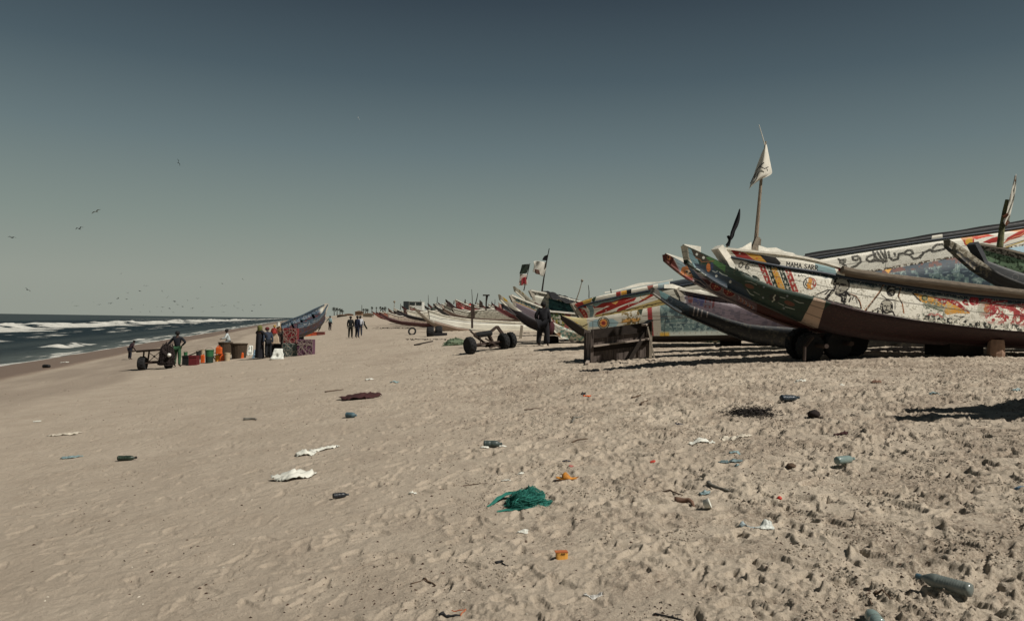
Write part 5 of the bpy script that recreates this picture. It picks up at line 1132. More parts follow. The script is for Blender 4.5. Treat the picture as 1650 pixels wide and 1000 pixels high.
# truck and far skyline -----------------------------------------------------------
Yv = 125; tr = thing('truck', gp(668, 505), 'white van with dark windows and a dark box behind the pirogues', 'van')
M_VAN = mat('van_white', (196, 196, 188), .5, .1); M_GL = mat('van_window_glass', (40, 46, 46), .2, .1, spec=.5)
def pxbox(root, nm, x0, y0, x1, y1, Y, dpt, m):
    a = at(x0, y0, Y); b = at(x1, y1, Y); g = Geo(); g.box(((a.x+b.x)/2, Y+dpt/2, (a.z+b.z)/2), (abs(b.x-a.x), dpt, abs(a.z-b.z))); return obj(nm, g, m, root)
pxbox(tr, 'body', 659, 486, 680, 506, Yv, 3.4, M_VAN); pxbox(tr, 'roof', 658.5, 485.3, 680.5, 486, Yv-.1, 3.6, M_VAN); pxbox(tr, 'cargo_box', 650, 485.2, 658, 506, Yv-.2, 3.2, mat('cargo_box_dark', (44, 50, 52), .6))
w1_ = pxbox(tr, 'window', 660, 487.2, 668.8, 491.2, Yv-.06, .08, M_GL); pxbox(tr, 'window', 670.8, 487.2, 679.4, 491.2, Yv-.06, .08, M_GL); pxbox(tr, 'window', 663.2, 495, 667, 498, Yv-.06, .08, M_GL)
for x in (664, 676):
    c = at(x, 505, Yv-.1); wheel(tr, c, .45, .25, (0, 1, 0), None, False)
M_PT = mat('palm_trunk', (70, 62, 54), .9); M_PL = mat('palm_fronds', (36, 42, 32), .8, .4)
def palm(px, base_y, top_y, Y, crown, k):
    b = at(px, base_y, Y); t = at(px+random.uniform(-.6, .6), top_y+crown*.45, Y); b.z = min(b.z, float(gz(b.x, b.y))-.1) if base_y > 508 else b.z
    root = thing('palm_tree', b, None, 'palm tree', 'palms on the far shore'); g = Geo(); g.tube([b, b.lerp(t, .5)+Vector((.1, 0, 0)), t], [.28, .2, .18], 6); obj('trunk', g, M_PT, root)
    g = Geo(); rr_ = crown/FPX*Y*.62
    for j in range(46):
        a = random.uniform(0, 6.28); el = random.uniform(-.75, 1.3); L_ = rr_*random.uniform(.75, 1.1); d = Vector((math.cos(a)*math.cos(el), math.sin(a)*math.cos(el), math.sin(el)))
        sd_ = Vector((-math.sin(a), math.cos(a), 0))*L_*.10; m1 = t+d*L_*.55+Vector((0, 0, L_*.08)); e = t+d*L_*.95-Vector((0, 0, L_*(.25+.25*random.random())))
        g.add([t-sd_*.3, t+sd_*.3, m1+sd_, m1-sd_, e+sd_*.2, e-sd_*.2], [(0, 1, 2, 3), (3, 2, 4, 5)])
    obj('crown', g, M_PL, root); return root
PL = [(538.5, 508, 494, 7.5, 'leftmost of the tight pair of palms beyond the beach'), (543, 508, 495, 6.5, 'second palm in the tight pair beyond the beach'), (547.5, 508, 496, 7, 'third palm of the cluster right of the raised bow'), (551.5, 508, 497, 7, 'rightmost palm in the cluster right of the raised bow'),
      (586, 504.5, 496.5, 4.5, 'low palm leftmost above the dune'), (589, 504.5, 496.5, 5, 'low palm second above the dune'), (592, 504.5, 497, 5, 'low palm third above the dune'), (599, 504, 493.5, 5, 'single round headed palm above the first far bows'), (606, 504, 494, 3.6, 'slim palm between the round headed one and the thick pair'),
      (613, 503, 493, 6, 'left palm of the thick group above the far bows'), (616.5, 503, 494, 6, 'middle palm of the thick group above the far bows'), (621, 503, 493.5, 6, 'right palm of the thick group above the far bows')]
for k, (x, b, t, c, lb) in enumerate(PL):
    r = palm(x, b, t, 430, c, k); r['label'] = lb.replace('palm', 'dark palm tree', 1)
def house(x0, x1, yt, yb, Y, col, label):
    a = at(x0, yb, Y); b = at(x1, yt, Y); r = thing('beach_hut', (a.x, Y, a.z), label, 'hut'); g = Geo(); g.box(((a.x+b.x)/2, Y+2, (a.z+b.z*.75+a.z*.25)/2-.3), (b.x-a.x, 4, (b.z-a.z)*.75+.6)); obj('wall', g, mat('hut_wall_%d' % int(x0), col, .9), r)
    g = Geo(); zc = a.z+(b.z-a.z)*.72; m_ = (a.x+b.x)/2; e = .5
    g.add([(a.x-e, Y-e, zc), (b.x+e, Y-e, zc), (b.x+e, Y+4+e, zc), (a.x-e, Y+4+e, zc), (m_-(b.x-a.x)*.1, Y+2, b.z+.2), (m_+(b.x-a.x)*.1, Y+2, b.z+.2)], [(0, 1, 5, 4), (1, 2, 5), (2, 3, 4, 5), (3, 0, 4), (3, 2, 1, 0)]); obj('roof', g, mat('thatch_brown', (92, 72, 56), .95), r)
house(572, 583, 501, 506, 380, (120, 96, 76), 'brown thatched beach hut on the dune'); house(555, 567, 505.5, 508, 400, (150, 116, 100), 'long low pinkish hut beyond the palm cluster'); house(543, 556, 507, 510, 360, (70, 66, 58), 'low dark shelter at the foot of the palm cluster')
house(585, 600, 505, 508, 330, (150, 140, 126), 'pale low hut right of the dune under the small palms')
mast(583, 503, 583, 491, 380, .18, 'thin far mast left of the low palms'); mast(635, 498, 635.5, 486, 300, .13, 'thin far mast with small head between palms and truck', M_GREYW, .5)

for x, y0, y1, Y, r, lb in ((704, 490, 478, 84, .05, 'thin pole right of the aerial in the rear boats'), (731, 490, 484, 80, .07, 'stubby post left in the high red bow group'), (737, 490, 483, 82, .07, 'stubby post second in the high red bow group'), (749, 490, 482, 82, .09, 'thick short post left of the mooring post'),
        (792, 492, 485, 80, .05, 'short pole right of the T shaped post'), (797, 492, 482, 84, .04, 'thin pole above the pale blue bow'), (677, 492, 483, 84, .03, 'fine aerial over the right end of the van'), (619, 503, 494, 130, .05, 'thin stick above the far left bows'), (645, 499, 489, 100, .05, 'thin dark stick left of the cargo box')):
    mast(x, y0, x+.6, y1, Y, r, lb)
for x, y, w, h_, Y, c_, lb in ((722, 492, 7, 5, 74, (70, 56, 50), 'dark netting bundle on the high bowed pirogue'), (757, 493, 9, 5, 78, (150, 60, 54), 'red cloth bundle left of the mooring post'), (745, 497, 6, 4, 70, (170, 90, 90), 'pink cloth on the red lettered pirogue'), (806, 494, 6, 5, 60, (150, 110, 100), 'faded cloth by the pale blue bow'), (640, 503, 8, 3, 88, (60, 54, 50), 'dark bundle in the lower left boats'), (698, 497, 8, 3.5, 72, (60, 66, 60), 'green black netting left on the long white boat')):
    a = at(x, y, Y); g = Geo(); w_ = w/FPX*Y/2; H_ = h_/FPX*Y
    g.grid([[(a.x+w_*math.cos(t_)*math.cos(p_)*(1+.3*mnoise.noise(Vector((t_*2, p_*2, x)))), a.y+w_*math.sin(t_)*math.cos(p_), a.z-.1+H_*math.sin(p_)*(1+.4*mnoise.noise(Vector((t_*2, p_*3, x+3))))) for t_ in np.linspace(0, 2*math.pi, 13)] for p_ in np.linspace(-.3, 1.57, 7)])
    tag(obj('gear_bundle', g, mat('bundle_%d' % x, c_, .95, .4), None, a, True), lb, 'bundle')

g = Geo()
for pts in (((1231, 262), (1224, 268), (1218, 276)), ((1224, 268), (1232, 272), (1238, 269)), ((1219, 277), (1214, 285), (1209, 296)), ((1222, 278), (1219, 288), (1213, 296))): g.tube([at(x, y, Yf-.34) for x, y in pts], .012, 5)
obj('seam_line', g, M_FB, pole)

# ================================================================== people
M_SKIN = mat('skin_dark', (66, 46, 38), .6, .15, 5, 0); M_HAIR = mat('hair_black', (18, 17, 17), .8, .2, 30, .4, 90)
def skin_obj(name, pts, edges, rad, m, parent, roots=(0,), sub=1, smoothb=.3):
    """one continuous skinned surface grown along the skeleton's edges"""
    me = bpy.data.meshes.new(name); me.from_pydata([Vector(p) for p in pts], edges, []); o = bpy.data.objects.new(name, me); COL.objects.link(o); o.parent = parent
    me.materials.append(m); md = o.modifiers.new('skin', 'SKIN'); md.use_smooth_shade = True; md.branch_smoothing = smoothb
    sl = me.skin_vertices[0].data
    for i, r in enumerate(rad): sl[i].radius = (r, r) if not hasattr(r, '__len__') else r
    for i in range(len(pts)): sl[i].use_root = i in roots
    ss_ = o.modifiers.new('sub', 'SUBSURF'); ss_.levels = sub; ss_.render_levels = sub; return o
def limb(a, b, c): return [Vector(a), Vector(b), Vector(c)]
def person(px, py, hpx, label, yaw=0, Y=None, pose=None, top=(40, 40, 44), legs=(34, 34, 38), robe=None, hat=None, scarf=None, group=None, tall=1.74, lean=0, sleeves=True, skirt=None, bulk=1.0):
    """local frame: x to the figure's left when it faces -y (the camera) with yaw 0; metres"""
    p = gp(px, py) if Y is None else at(px, py, Y)
    root = thing('person', p, label, 'person', group); root.rotation_euler = (0, 0, yaw)
    sc = hpx/FPX*p.y/tall if hpx else 1.0
    root.scale = (sc, sc, sc)
    J = dict(pelvis=(0, 0, .93), waist=(0, 0, 1.07), chest=(0, 0, 1.30), neck=(0, 0, 1.47), nk2=(0, -.01, 1.53), head=(0, -.015, 1.60), crown=(0, 0, 1.70),
             shL=(.18, 0, 1.42), shR=(-.18, 0, 1.42), elL=(.23, .02, 1.14), elR=(-.23, .02, 1.14), wrL=(.25, -.06, .90), wrR=(-.25, -.06, .90),
             hipL=(.09, 0, .90), hipR=(-.09, 0, .90), knL=(.11, -.02, .49), knR=(-.11, -.02, .49), anL=(.12, .02, .09), anR=(-.12, .02, .09), toL=(.13, -.15, .035), toR=(-.13, -.15, .035))
    J = {k: Vector(v) for k, v in J.items()}
    if lean:
        M = Matrix.Rotation(lean, 3, 'X'); c = J['pelvis'].copy()
        for k in ('waist', 'chest', 'neck', 'nk2', 'head', 'crown', 'shL', 'shR', 'elL', 'elR', 'wrL', 'wrR'): J[k] = c+M @ (J[k]-c)
    if pose:
        for k, v in pose.items(): J[k] = Vector(v)
    names = ['pelvis', 'waist', 'chest', 'neck', 'nk2', 'head', 'crown', 'shL', 'elL', 'wrL', 'shR', 'elR', 'wrR', 'hipL', 'knL', 'anL', 'toL', 'hipR', 'knR', 'anR', 'toR']
    R = dict(pelvis=.13, waist=.125, chest=.15, neck=.062, nk2=.055, head=.092, crown=.07, shL=.062, elL=.042, wrL=.028, shR=.062, elR=.042, wrR=.028, hipL=.095, knL=.058, anL=.038, toL=.03, hipR=.095, knR=.058, anR=.038, toR=.03)
    pts = [J[k] for k in names]; ix = {k: i for i, k in enumerate(names)}
    E = [('pelvis', 'waist'), ('waist', 'chest'), ('chest', 'neck'), ('neck', 'nk2'), ('nk2', 'head'), ('head', 'crown'), ('chest', 'shL'), ('shL', 'elL'), ('elL', 'wrL'), ('chest', 'shR'), ('shR', 'elR'), ('elR', 'wrR'),
         ('pelvis', 'hipL'), ('hipL', 'knL'), ('knL', 'anL'), ('anL', 'toL'), ('pelvis', 'hipR'), ('hipR', 'knR'), ('knR', 'anR'), ('anR', 'toR')]
    ed = [(ix[a], ix[b]) for a, b in E]; rad = [R[k] for k in names]; roots = [0]
    for s in 'LR':       # palm and five fingers of unequal length, curled, on each hand
        w, e = J['wr'+s], J['el'+s]; d = (w-e).normalized(); side = Vector((0, 1, 0)).cross(d); side = side.normalized() if side.length > .1 else Vector((1, 0, 0)); n_ = d.cross(side)
        pal = len(pts); pts.append(w+d*.06); rad.append((.038, .022)); ed.append((ix['wr'+s], pal))
        for j, (o_, l_) in enumerate(((-.030, .060), (-.011, .070), (.010, .066), (.028, .052), (-.045, .045))):
            a = len(pts); st = w+d*(.085 if j < 4 else .05)+side*o_; k1 = st+d*l_*.6+n_*l_*.15+(side*-.012 if j == 4 else Vector()); k2 = k1+d*l_*.4+n_*l_*.4
            pts += [st, k1, k2]; rad += [.0095, .0085, .007]; ed += [(a, a+1), (a+1, a+2)]; roots.append(a)
    hd = (J['crown']-J['nk2']).normalized(); fw = J['head']-J['neck']; 
    nose = len(pts); f_ = Vector((0, -1, 0)); f_ = (f_-hd*f_.dot(hd)).normalized(); hc_ = J['head']
    pts += [hc_+f_*.07-hd*.005, hc_+f_*.115-hd*.02]; rad += [.018, .014]; ed.append((nose, nose+1)); roots.append(nose)
    for s in (-1, 1):
        e_ = len(pts); sd_ = hd.cross(f_)*s; pts += [hc_+sd_*.080-hd*.01, hc_+sd_*.098+hd*.015]; rad += [(.022, .012), (.018, .008)]; ed.append((e_, e_+1)); roots.append(e_)
    skin_obj('body', pts, ed, rad, M_SKIN, root, roots)
    g = Geo()
    for s in (-1, 1): g.lathe([(.002, -.004), (.011, -.002), (.011, .002), (.002, .005)], hc_+f_*.085+hd.cross(f_)*s*.034+hd*.018, f_, 6)
    o = obj('eyes', g, mat('eye_white', (200, 196, 188), .3, 0), None, (0, 0, 0)); o.parent = root; o.location = (0, 0, 0)
    g = Geo(); a_ = hd.cross(f_)*.024; g.tube([hc_+f_*.094-a_-hd*.052, hc_+f_*.100-hd*.050, hc_+f_*.094+a_-hd*.052], .008, 6); o = obj('mouth', g, mat('lip_brown', (92, 52, 48), .5, 0), None, (0, 0, 0)); o.parent = root; o.location = (0, 0, 0)
    def sub(nm, ks, es, rr_, m): return skin_obj(nm, [J[k] for k in ks], [(ks.index(a), ks.index(b)) for a, b in es], rr_, m, root)
    def cm(c): return mat('cloth_%d_%d_%d' % c, c, .9, .3, 9, .5, 30)
    if top and not robe:
        ks = ['pelvis', 'waist', 'chest', 'neck', 'shL', 'elL', 'shR', 'elR']+(['wrL', 'wrR'] if sleeves else [])
        sub('shirt', ks, [(a, b) for a, b in E if a in ks and b in ks], [bulk*{'pelvis': .165, 'waist': .16, 'chest': .178, 'neck': .075, 'sh': .082, 'el': .060, 'wr': .044}[k if k in ('pelvis', 'waist', 'chest', 'neck') else k[:2]] for k in ks], cm(top))
    if legs and not robe:
        ks = ['pelvis', 'hipL', 'knL', 'anL', 'hipR', 'knR', 'anR']; sub('trousers', ks, [(a, b) for a, b in E if a in ks and b in ks], [bulk*v for v in (.150, .112, .086, .066, .112, .086, .066)], cm(legs))
    if robe:
        ks = ['chest', 'neck', 'shL', 'elL', 'wrL', 'shR', 'elR', 'wrR']; sub('sleeves', ks, [(a, b) for a, b in E if a in ks and b in ks], [.18, .08, .09, .075, .065, .09, .075, .065], cm(robe))
        g = Geo(); c1 = J['chest']; c2 = J['pelvis']; prof = []
        for k in range(12):
            f = k/11; cc = c1.lerp(c2, min(f*2.2, 1)) if f < .45 else Vector((c2.x, c2.y, c2.z*(1-(f-.45)/.55)+.05)); r_ = .19+.02*math.sin(f*5)+.14*max(0, f-.4)
            prof.append([(cc.x+math.cos(a)*r_*(1+.07*math.sin(a*7)*f), cc.y+math.sin(a)*r_*.85*(1+.07*math.sin(a*7)*f), cc.z) for a in np.linspace(0, 2*math.pi, 29)])
        g.grid(prof); o = obj('robe', g, cm(robe), None, (0, 0, 0), True); o.parent = root; o.location = (0, 0, 0)
    if hat:
        g = Geo(); g.lathe([(.118, -.03), (.122, .02), (.10, .09), (.04, .125), (.01, .13)], hc_+hd*.035, hd, 14); g.lathe([(.02, 0), (.07, .005), (.07, .015), (.02, .02)], hc_+hd*.02+f_*.12, hd, 10)
        o = obj('cap', g, cm(hat), None, (0, 0, 0), True)
    elif scarf:
        g = Geo(); g.lathe([(.09, -.16), (.13, -.10), (.125, 0), (.13, .06), (.09, .13), (.02, .15)], hc_-f_*.02, hd, 14); o = obj('headscarf', g, cm(scarf), None, (0, 0, 0), True)
    else:
        g = Geo(); g.lathe([(.098, -.03), (.108, .03), (.095, .09), (.05, .125), (.01, .13)], hc_-f_*.022+hd*.01, hd, 14); o = obj('hair', g, M_HAIR, None, (0, 0, 0), True)
    o.parent = root; o.location = (0, 0, 0)
    return root
BK = (28, 28, 32)
person(875, 557, 71, 'man in black walking away near the plank crate, holding a dark bundle', yaw=math.pi-.2, top=BK, legs=BK, bulk=1.4,
       pose=dict(anR=(-.19, .05, .06), knR=(-.15, .0, .48), toR=(-.2, -.1, .02), anL=(.20, .0, .06), knL=(.15, 0, .48), elL=(.30, .06, 1.16), wrL=(.24, -.1, .98)))
q = gp(884, 556); g = Geo(); g.lathe([(.02, -.30), (.17, -.22), (.21, 0), (.16, .2), (.05, .32)], at(886, 529, q.y-.05), (.25, 0, 1), 10); tag(obj('bag', g, mat('bag_dark_maroon', (62, 30, 34), .9), None, at(886, 529, q.y), True), 'dark maroon bag carried by the man in black', 'bag')
person(285, 591, 58, 'man in black jacket and green trousers, one hand on his hip, beside the cart', yaw=math.pi, top=(26, 28, 34), legs=(48, 82, 56),
       pose=dict(elL=(.36, 0, 1.18), wrL=(.58, 0, .98), elR=(-.42, .06, 1.20), wrR=(-.21, -.02, 1.03)))
person(209, 579, 33, 'figure in dark clothes bending forward at the waterline', yaw=2.6, top=(44, 28, 34), legs=(30, 32, 42), lean=.55, pose=dict(wrL=(.2, -.35, .72), wrR=(-.2, -.4, .75)))
person(368, 567, 37, 'man in a white patterned shirt seated on the brown basket', yaw=-1.2, top=(176, 184, 184), legs=(120, 124, 124), sleeves=True, tall=1.35,
       pose=dict(pelvis=(0, 0, .58), waist=(0, -.02, .72), chest=(0, -.06, .93), neck=(0, -.1, 1.10), nk2=(0, -.11, 1.16), head=(0, -.13, 1.23), crown=(0, -.12, 1.33), shL=(.18, -.08, 1.05), shR=(-.18, -.08, 1.05), elL=(.22, -.2, .82), elR=(-.22, -.2, .82), wrL=(.1, -.38, .78), wrR=(-.1, -.38, .78),
                 hipL=(.1, -.02, .56), hipR=(-.1, -.02, .56), knL=(.14, -.42, .52), knR=(-.14, -.42, .52), anL=(.14, -.45, .1), anR=(-.14, -.45, .1), toL=(.15, -.6, .05), toR=(-.15, -.6, .05)))
person(418, 578, 54, 'woman in a long black robe with an olive yellow headscarf and one raised arm', yaw=math.pi-.5, robe=(30, 29, 34), scarf=(96, 98, 52), pose=dict(elR=(-.42, -.05, 1.22), wrR=(-.50, -.12, 1.02), elL=(.3, -.05, 1.3), wrL=(.2, -.2, 1.5)))
person(432, 577, 51, 'person in dark blue bending beside the woman in black', yaw=math.pi+.6, top=(44, 52, 66), legs=(26, 28, 32), lean=.35, hat=(90, 36, 36))
person(484, 560, 42, 'person in black standing behind the red crate', yaw=math.pi, robe=(24, 24, 28), scarf=(24, 24, 28))
person(449, 553, 32, 'person in brown cloth partly hidden behind the stacked crates', yaw=.4, top=(120, 88, 60), legs=(60, 44, 40), hat=(150, 130, 100), lean=.4)
person(455, 557, 34, 'dark clothed person crouched behind the red crate stack', yaw=math.pi-.7, top=(52, 44, 46), legs=(40, 36, 36), lean=.5)
person(441, 556, 33, 'person in a faded red top behind the beige arched board', yaw=.5, top=(120, 60, 52), legs=(44, 40, 42), lean=.3, hat=(150, 120, 60))
person(499, 540, 32, 'person in blue trousers standing beneath the raised bow', yaw=.3, top=(70, 76, 90), legs=(48, 60, 78))
person(515.5, 534, 24, 'person running to the left with arms spread, far off behind the boxes', yaw=.6, top=(66, 52, 40), legs=(56, 58, 44), pose=dict(elL=(.45, 0, 1.42), wrL=(.68, 0, 1.44), elR=(-.45, 0, 1.40), wrR=(-.68, 0, 1.42), knL=(-.02, -.2, .5), anL=(-.15, .1, .1), toL=(-.16, -.02, .05), knR=(-.25, 0, .5), anR=(-.45, .15, .12), toR=(-.48, 0, .05)))
person(531.5, 532.5, 24, 'child in a pale blue shirt standing far off below the palms', yaw=math.pi-.4, top=(132, 158, 162), legs=(50, 40, 40), pose=dict(elL=(.35, 0, 1.22), wrL=(.5, 0, 1.05)))
person(564.5, 545, 36, 'man in black sweater, left of the standing pair on open sand', yaw=math.pi, top=(26, 27, 28), legs=(38, 38, 32), group='pair standing on open sand')
person(575.5, 544.5, 36, 'person in a navy and white outfit, right of the standing pair on open sand', yaw=math.pi-.5, top=(34, 40, 60), legs=(32, 36, 52), group='pair standing on open sand')
person(580, 541.5, 33, 'slim figure in white and grey just behind the standing pair', yaw=math.pi+.3, top=(170, 172, 176), legs=(44, 46, 56))
person(585.5, 530.5, 22, 'person in dark clothes leaning forward far beyond the standing pair', yaw=-1.1, top=(34, 40, 34), legs=(30, 32, 30), lean=.75, pose=dict(anL=(.1, .5, .08), anR=(-.1, .45, .08), knL=(.1, .2, .5), knR=(-.1, .2, .5), toL=(.1, .4, .03), toR=(-.1, .35, .03)))
for px, py, lb, kw in ((1521, 440, 'dark haired person between the boats, left of the yellow cap', {}), (1540, 437, 'person in a yellow cap between the portrait boat and the teal boat', dict(hat=(206, 160, 60), top=(120, 110, 90))), (1557, 439, 'person in a maroon cap and pale shirt between the boats, right of the yellow cap', dict(hat=(96, 40, 44), top=(150, 156, 166)))):
    P_ = at(px, py, 26.3); z0 = float(gz(P_.x, P_.y)); r = person(px, py, 0, lb, Y=26.3, yaw=.4*(px-1540)/10, **kw); s_h = (P_.z+.12-z0)/1.76; r.location = (P_.x, P_.y, z0); r.scale = (min(s_h, 1.18),)*3

# ================================================================== cart and goods on the left
def ground(x, y): return float(gz(x, y))
q = gp(230, 596); ct = thing('hand_cart', q, 'old flat bedded cart on two car wheels with crossed wire stays, at left', 'cart')
Yq = q.y; xl = q.x; xr = at(270, 596, Yq).x
wheel(ct, (xl-.02, Yq, ground(xl, Yq)+.33), .34, .34, (1, .15, 0)); wheel(ct, (xr, Yq+.1, ground(xr, Yq+.1)+.33), .34, .30, (1, .15, 0))
g = Geo(); g.tube([(xl, Yq, ground(xl, Yq)+.33), (xr, Yq+.1, ground(xr, Yq)+.34)], .045, 8); g.beam(at(235, 583, Yq+.1), at(262, 582, Yq+.1), .07, .08); obj('axle', g, M_STEEL, ct)
for k in range(6):
    g = Geo(); v = -.4+k*.22; g.beam(at(216, 565.5, Yq+.2)+Vector((0, v, -.0)), at(258, 562, Yq+.2)+Vector((0, v, 0)), .19, .05); obj('plank', g, M_DARKW, ct)
g = Geo(); 
for a, b in (((238, 584), (240.5, 565)), ((260, 584), (259, 563)), ((231, 578), (232, 566))): g.beam(at(*a, Yq+.05), at(*b, Yq+.05), .06)
g.beam(at(220, 566.5, Yq-.2), at(258, 563.5, Yq-.2), .08, .08); obj('frame', g, M_STEEL, ct)
g = Geo()
for a, b in (((239, 567), (258, 581)), ((240, 582), (258, 566))): g.tube([at(*a, Yq), at(*b, Yq)], .018, 5)
g.lathe([(.02, -.06), (.05, 0), (.02, .06)], at(248.5, 574, Yq), (0, 0, 1), 6); obj('stay', g, M_STEEL, ct)
M_NET = mat('net_dark', (40, 32, 30), .95, .5, 25, .9, 90)
def heap(name, c, rx, ry, rz_, m, label, cat, strands=120, smat=None, seed=1, sw=.012, lump=.35):
    """heaped net or cloth: a lumpy core wound round with loose strands"""
    rnd = random.Random(seed); c = Vector(c); root = thing(name, (c.x, c.y, c.z), label, cat); g = Geo(); n = 22; m_ = 12; G = []
    for i in range(m_+1):
        ph = math.pi*.5*i/m_*1.15-.15; row = []
        for j in range(n+1):
            a = 2*math.pi*(j % n)/n; w = 1+lump*(mnoise.noise(Vector((math.cos(a)*1.6+seed, math.sin(a)*1.6, ph*1.7)))+.5*mnoise.noise(Vector((math.cos(a)*4+seed, math.sin(a)*4, ph*5))))
            row.append((c.x+rx*math.cos(a)*math.cos(ph)*w, c.y+ry*math.sin(a)*math.cos(ph)*w, c.z+rz_*max(math.sin(ph), -.1)*w))
        G.append(row)
    g.grid(G); obj('core', g, m, root, None, True)
    g = Geo()
    for k in range(strands):
        a = rnd.uniform(0, 6.28); ph = rnd.uniform(.0, 1.5); P_ = []
        da = rnd.uniform(-.5, .5); dp = rnd.uniform(-.35, .35)
        for t in range(6):
            a += da; ph = min(max(ph+dp, -.05), 1.55); w = 1.03+lump*(mnoise.noise(Vector((math.cos(a)*1.6+seed, math.sin(a)*1.6, ph*1.7)))+.5*mnoise.noise(Vector((math.cos(a)*4+seed, math.sin(a)*4, ph*5))))+rnd.uniform(-.02, .07)
            P_.append((c.x+rx*math.cos(a)*math.cos(ph)*w, c.y+ry*math.sin(a)*math.cos(ph)*w, c.z+rz_*max(math.sin(ph), 0)*w+.01))
        g.tube(P_, sw*rnd.uniform(.6, 1.2), 4, False)
    obj('strands', g, smat or m, root, None, True); return root
h_ = at(268, 576, Yq-.05); heap('net_bundle', h_+Vector((0, 0, -.28)), .42, .4, .82, M_NET, 'shaggy dark net bundle hanging over the right end of the cart', 'net', 140, None, 3, .016)
g = Geo(); g.lathe([(.01, -.09), (.08, -.05), (.10, .02), (.06, .09), (.01, .1)], at(272.5, 572, Yq-.5), (.3, 0, 1), 10); tag(obj('float_ball', g, mat('float_white', (206, 204, 196), .5), None, at(272.5, 572, Yq-.5), True), 'small white float hanging in the dark net bundle on the cart', 'float')

M_OR = mat('plastic_orange', (196, 88, 36), .45, .15, 8, .1); M_YE = mat('plastic_yellow', (208, 140, 50), .45, .15, 8, .1); M_RD = mat('crate_dark_red', (92, 30, 34), .6, .3, 8); M_CB = mat('crate_black', (28, 30, 30), .6, .3, 8); M_GB = mat('barrel_green', (44, 92, 58), .5, .3, 8); M_BEI = mat('bucket_beige', (170, 154, 128), .6, .3, 8)
M_TL = mat('crate_teal', (80, 98, 96), .7, .5, 9, .4, 40); M_PRP = mat('crate_purple', (92, 60, 78), .7, .4, 9); M_RC = mat('crate_red', (112, 34, 38), .7, .4, 9); M_BRB = mat('basket_brown', (66, 54, 42), .95, .5, 14, .8, 50); M_WS = mat('white_sheet', (206, 208, 200), .8, .15, 5); M_RP = mat('pale_rope', (160, 150, 136), .9)
def open_crate(px0, px1, ytop, ybot, m, label, depth=.45, name='fish_crate', group=None, lift=0, ropes=0, Y=None, slots=True):
    a = gp((px0+px1)/2, ybot) if Y is None else at((px0+px1)/2, ybot, Y); w = (px1-px0)/FPX*a.y; h = (ybot-ytop)/FPX*a.y; r = thing(name, a, label, 'crate', group)
    rot = rz(random.uniform(-.08, .12)); t = .03
    def B(c, d, g): g.box(a+rot @ Vector(c), d, rot)
    g = Geo(); B((0, depth/2, t/2-.03), (w-.02, depth-.02, t), g); obj('bottom', g, m, r)
    for sx in (-1, 1): g = Geo(); B((sx*(w/2-t/2), depth/2, h/2-.03), (t, depth, h), g); obj('side', g, m, r)
    for v in (t/2, depth-t/2):
        g = Geo(); B((0, v, h/2-.03), (w-2*t-.002, t, h), g); obj('side', g, m, r)
    g = Geo(); 
    for zz in ((h-.05), h*.5) if slots else (h-.05,): B((0, -.012, zz-.03), (w+.03, .025, .05), g)
    for k in range(5 if slots else 0): B((-w/2+.04+(w-.08)*k/4, -.010, h/2-.03), (.03, .02, h-.06), g)
    obj('rib', g, m, r)
    if ropes:
        g = Geo(); rd = random.Random(int(px0))
        for k in range(ropes):
            x0 = rd.uniform(-w/2, w/2); P_ = [a+rot @ Vector((min(max(x0+.09*math.sin(t_*6+k)*2+rd.uniform(-.05, .05), -w/2), w/2), -.05-.02*rd.random(), h*(1-t_)-.02)) for t_ in np.linspace(0, 1, 8)]; g.tube(P_, .006, 5)
        for k in range(ropes//2): z_ = rd.uniform(.1, h); g.tube([a+rot @ Vector((x, -.05, z_+.05*math.sin(x*9+k))) for x in np.linspace(-w/2, w/2, 8)], .005, 5)
        obj('lashing', g, M_RP, r)
    g = Geo(); g.grid([[a+rot @ Vector((x, y, h-.10+.06*mnoise.noise(Vector((x*7, y*7, px0))))) for y in np.linspace(t, depth-t, 6)] for x in np.linspace(-w/2+t, w/2-t, 8)]); obj('contents', g, M_NET, r, None, True)
    return r
def jerrycan(px0, px1, ytop, ybot, m, label, Y=None, group=None):
    a = gp((px0+px1)/2, ybot) if Y is None else at((px0+px1)/2, ybot, Y); w = (px1-px0)/FPX*a.y; h = (ybot-ytop)/FPX*a.y; r = thing('jerrycan', a, label, 'jerrycan', group); d = w*.6; g = Geo()
    rings = [(.0, .90), (.04, 1.0), (.72, 1.0), (.82, .9), (.88, .62)]
    V = []
    for z_, s in rings:
        for k in range(16):
            q_ = 2*math.pi*k/16; cx, sy = math.cos(q_), math.sin(q_); e = .35; V.append((a.x+math.copysign(abs(cx)**e, cx)*w/2*s, a.y+math.copysign(abs(sy)**e, sy)*d/2*s, a.z-.02+z_*h))
    Fc = [(i*16+k, i*16+(k+1) % 16, (i+1)*16+(k+1) % 16, (i+1)*16+k) for i in range(4) for k in range(16)]+[tuple(range(16))[::-1], tuple(64+k for k in range(16))]
    g.add(V, Fc); obj('body', g, m, r)
    g = Geo(); g.tube([(a.x-w*.28, a.y, a.z+h*.84), (a.x-w*.2, a.y, a.z+h*.97), (a.x+w*.12, a.y, a.z+h*.97), (a.x+w*.18, a.y, a.z+h*.84)], w*.07, 6); obj('handle', g, m, r)
    g = Geo(); g.lathe([(w*.11, 0), (w*.11, h*.10), (w*.05, h*.11)], (a.x+w*.30, a.y, a.z+h*.83), (0, 0, 1), 10); obj('cap', g, M_CB, r); return r
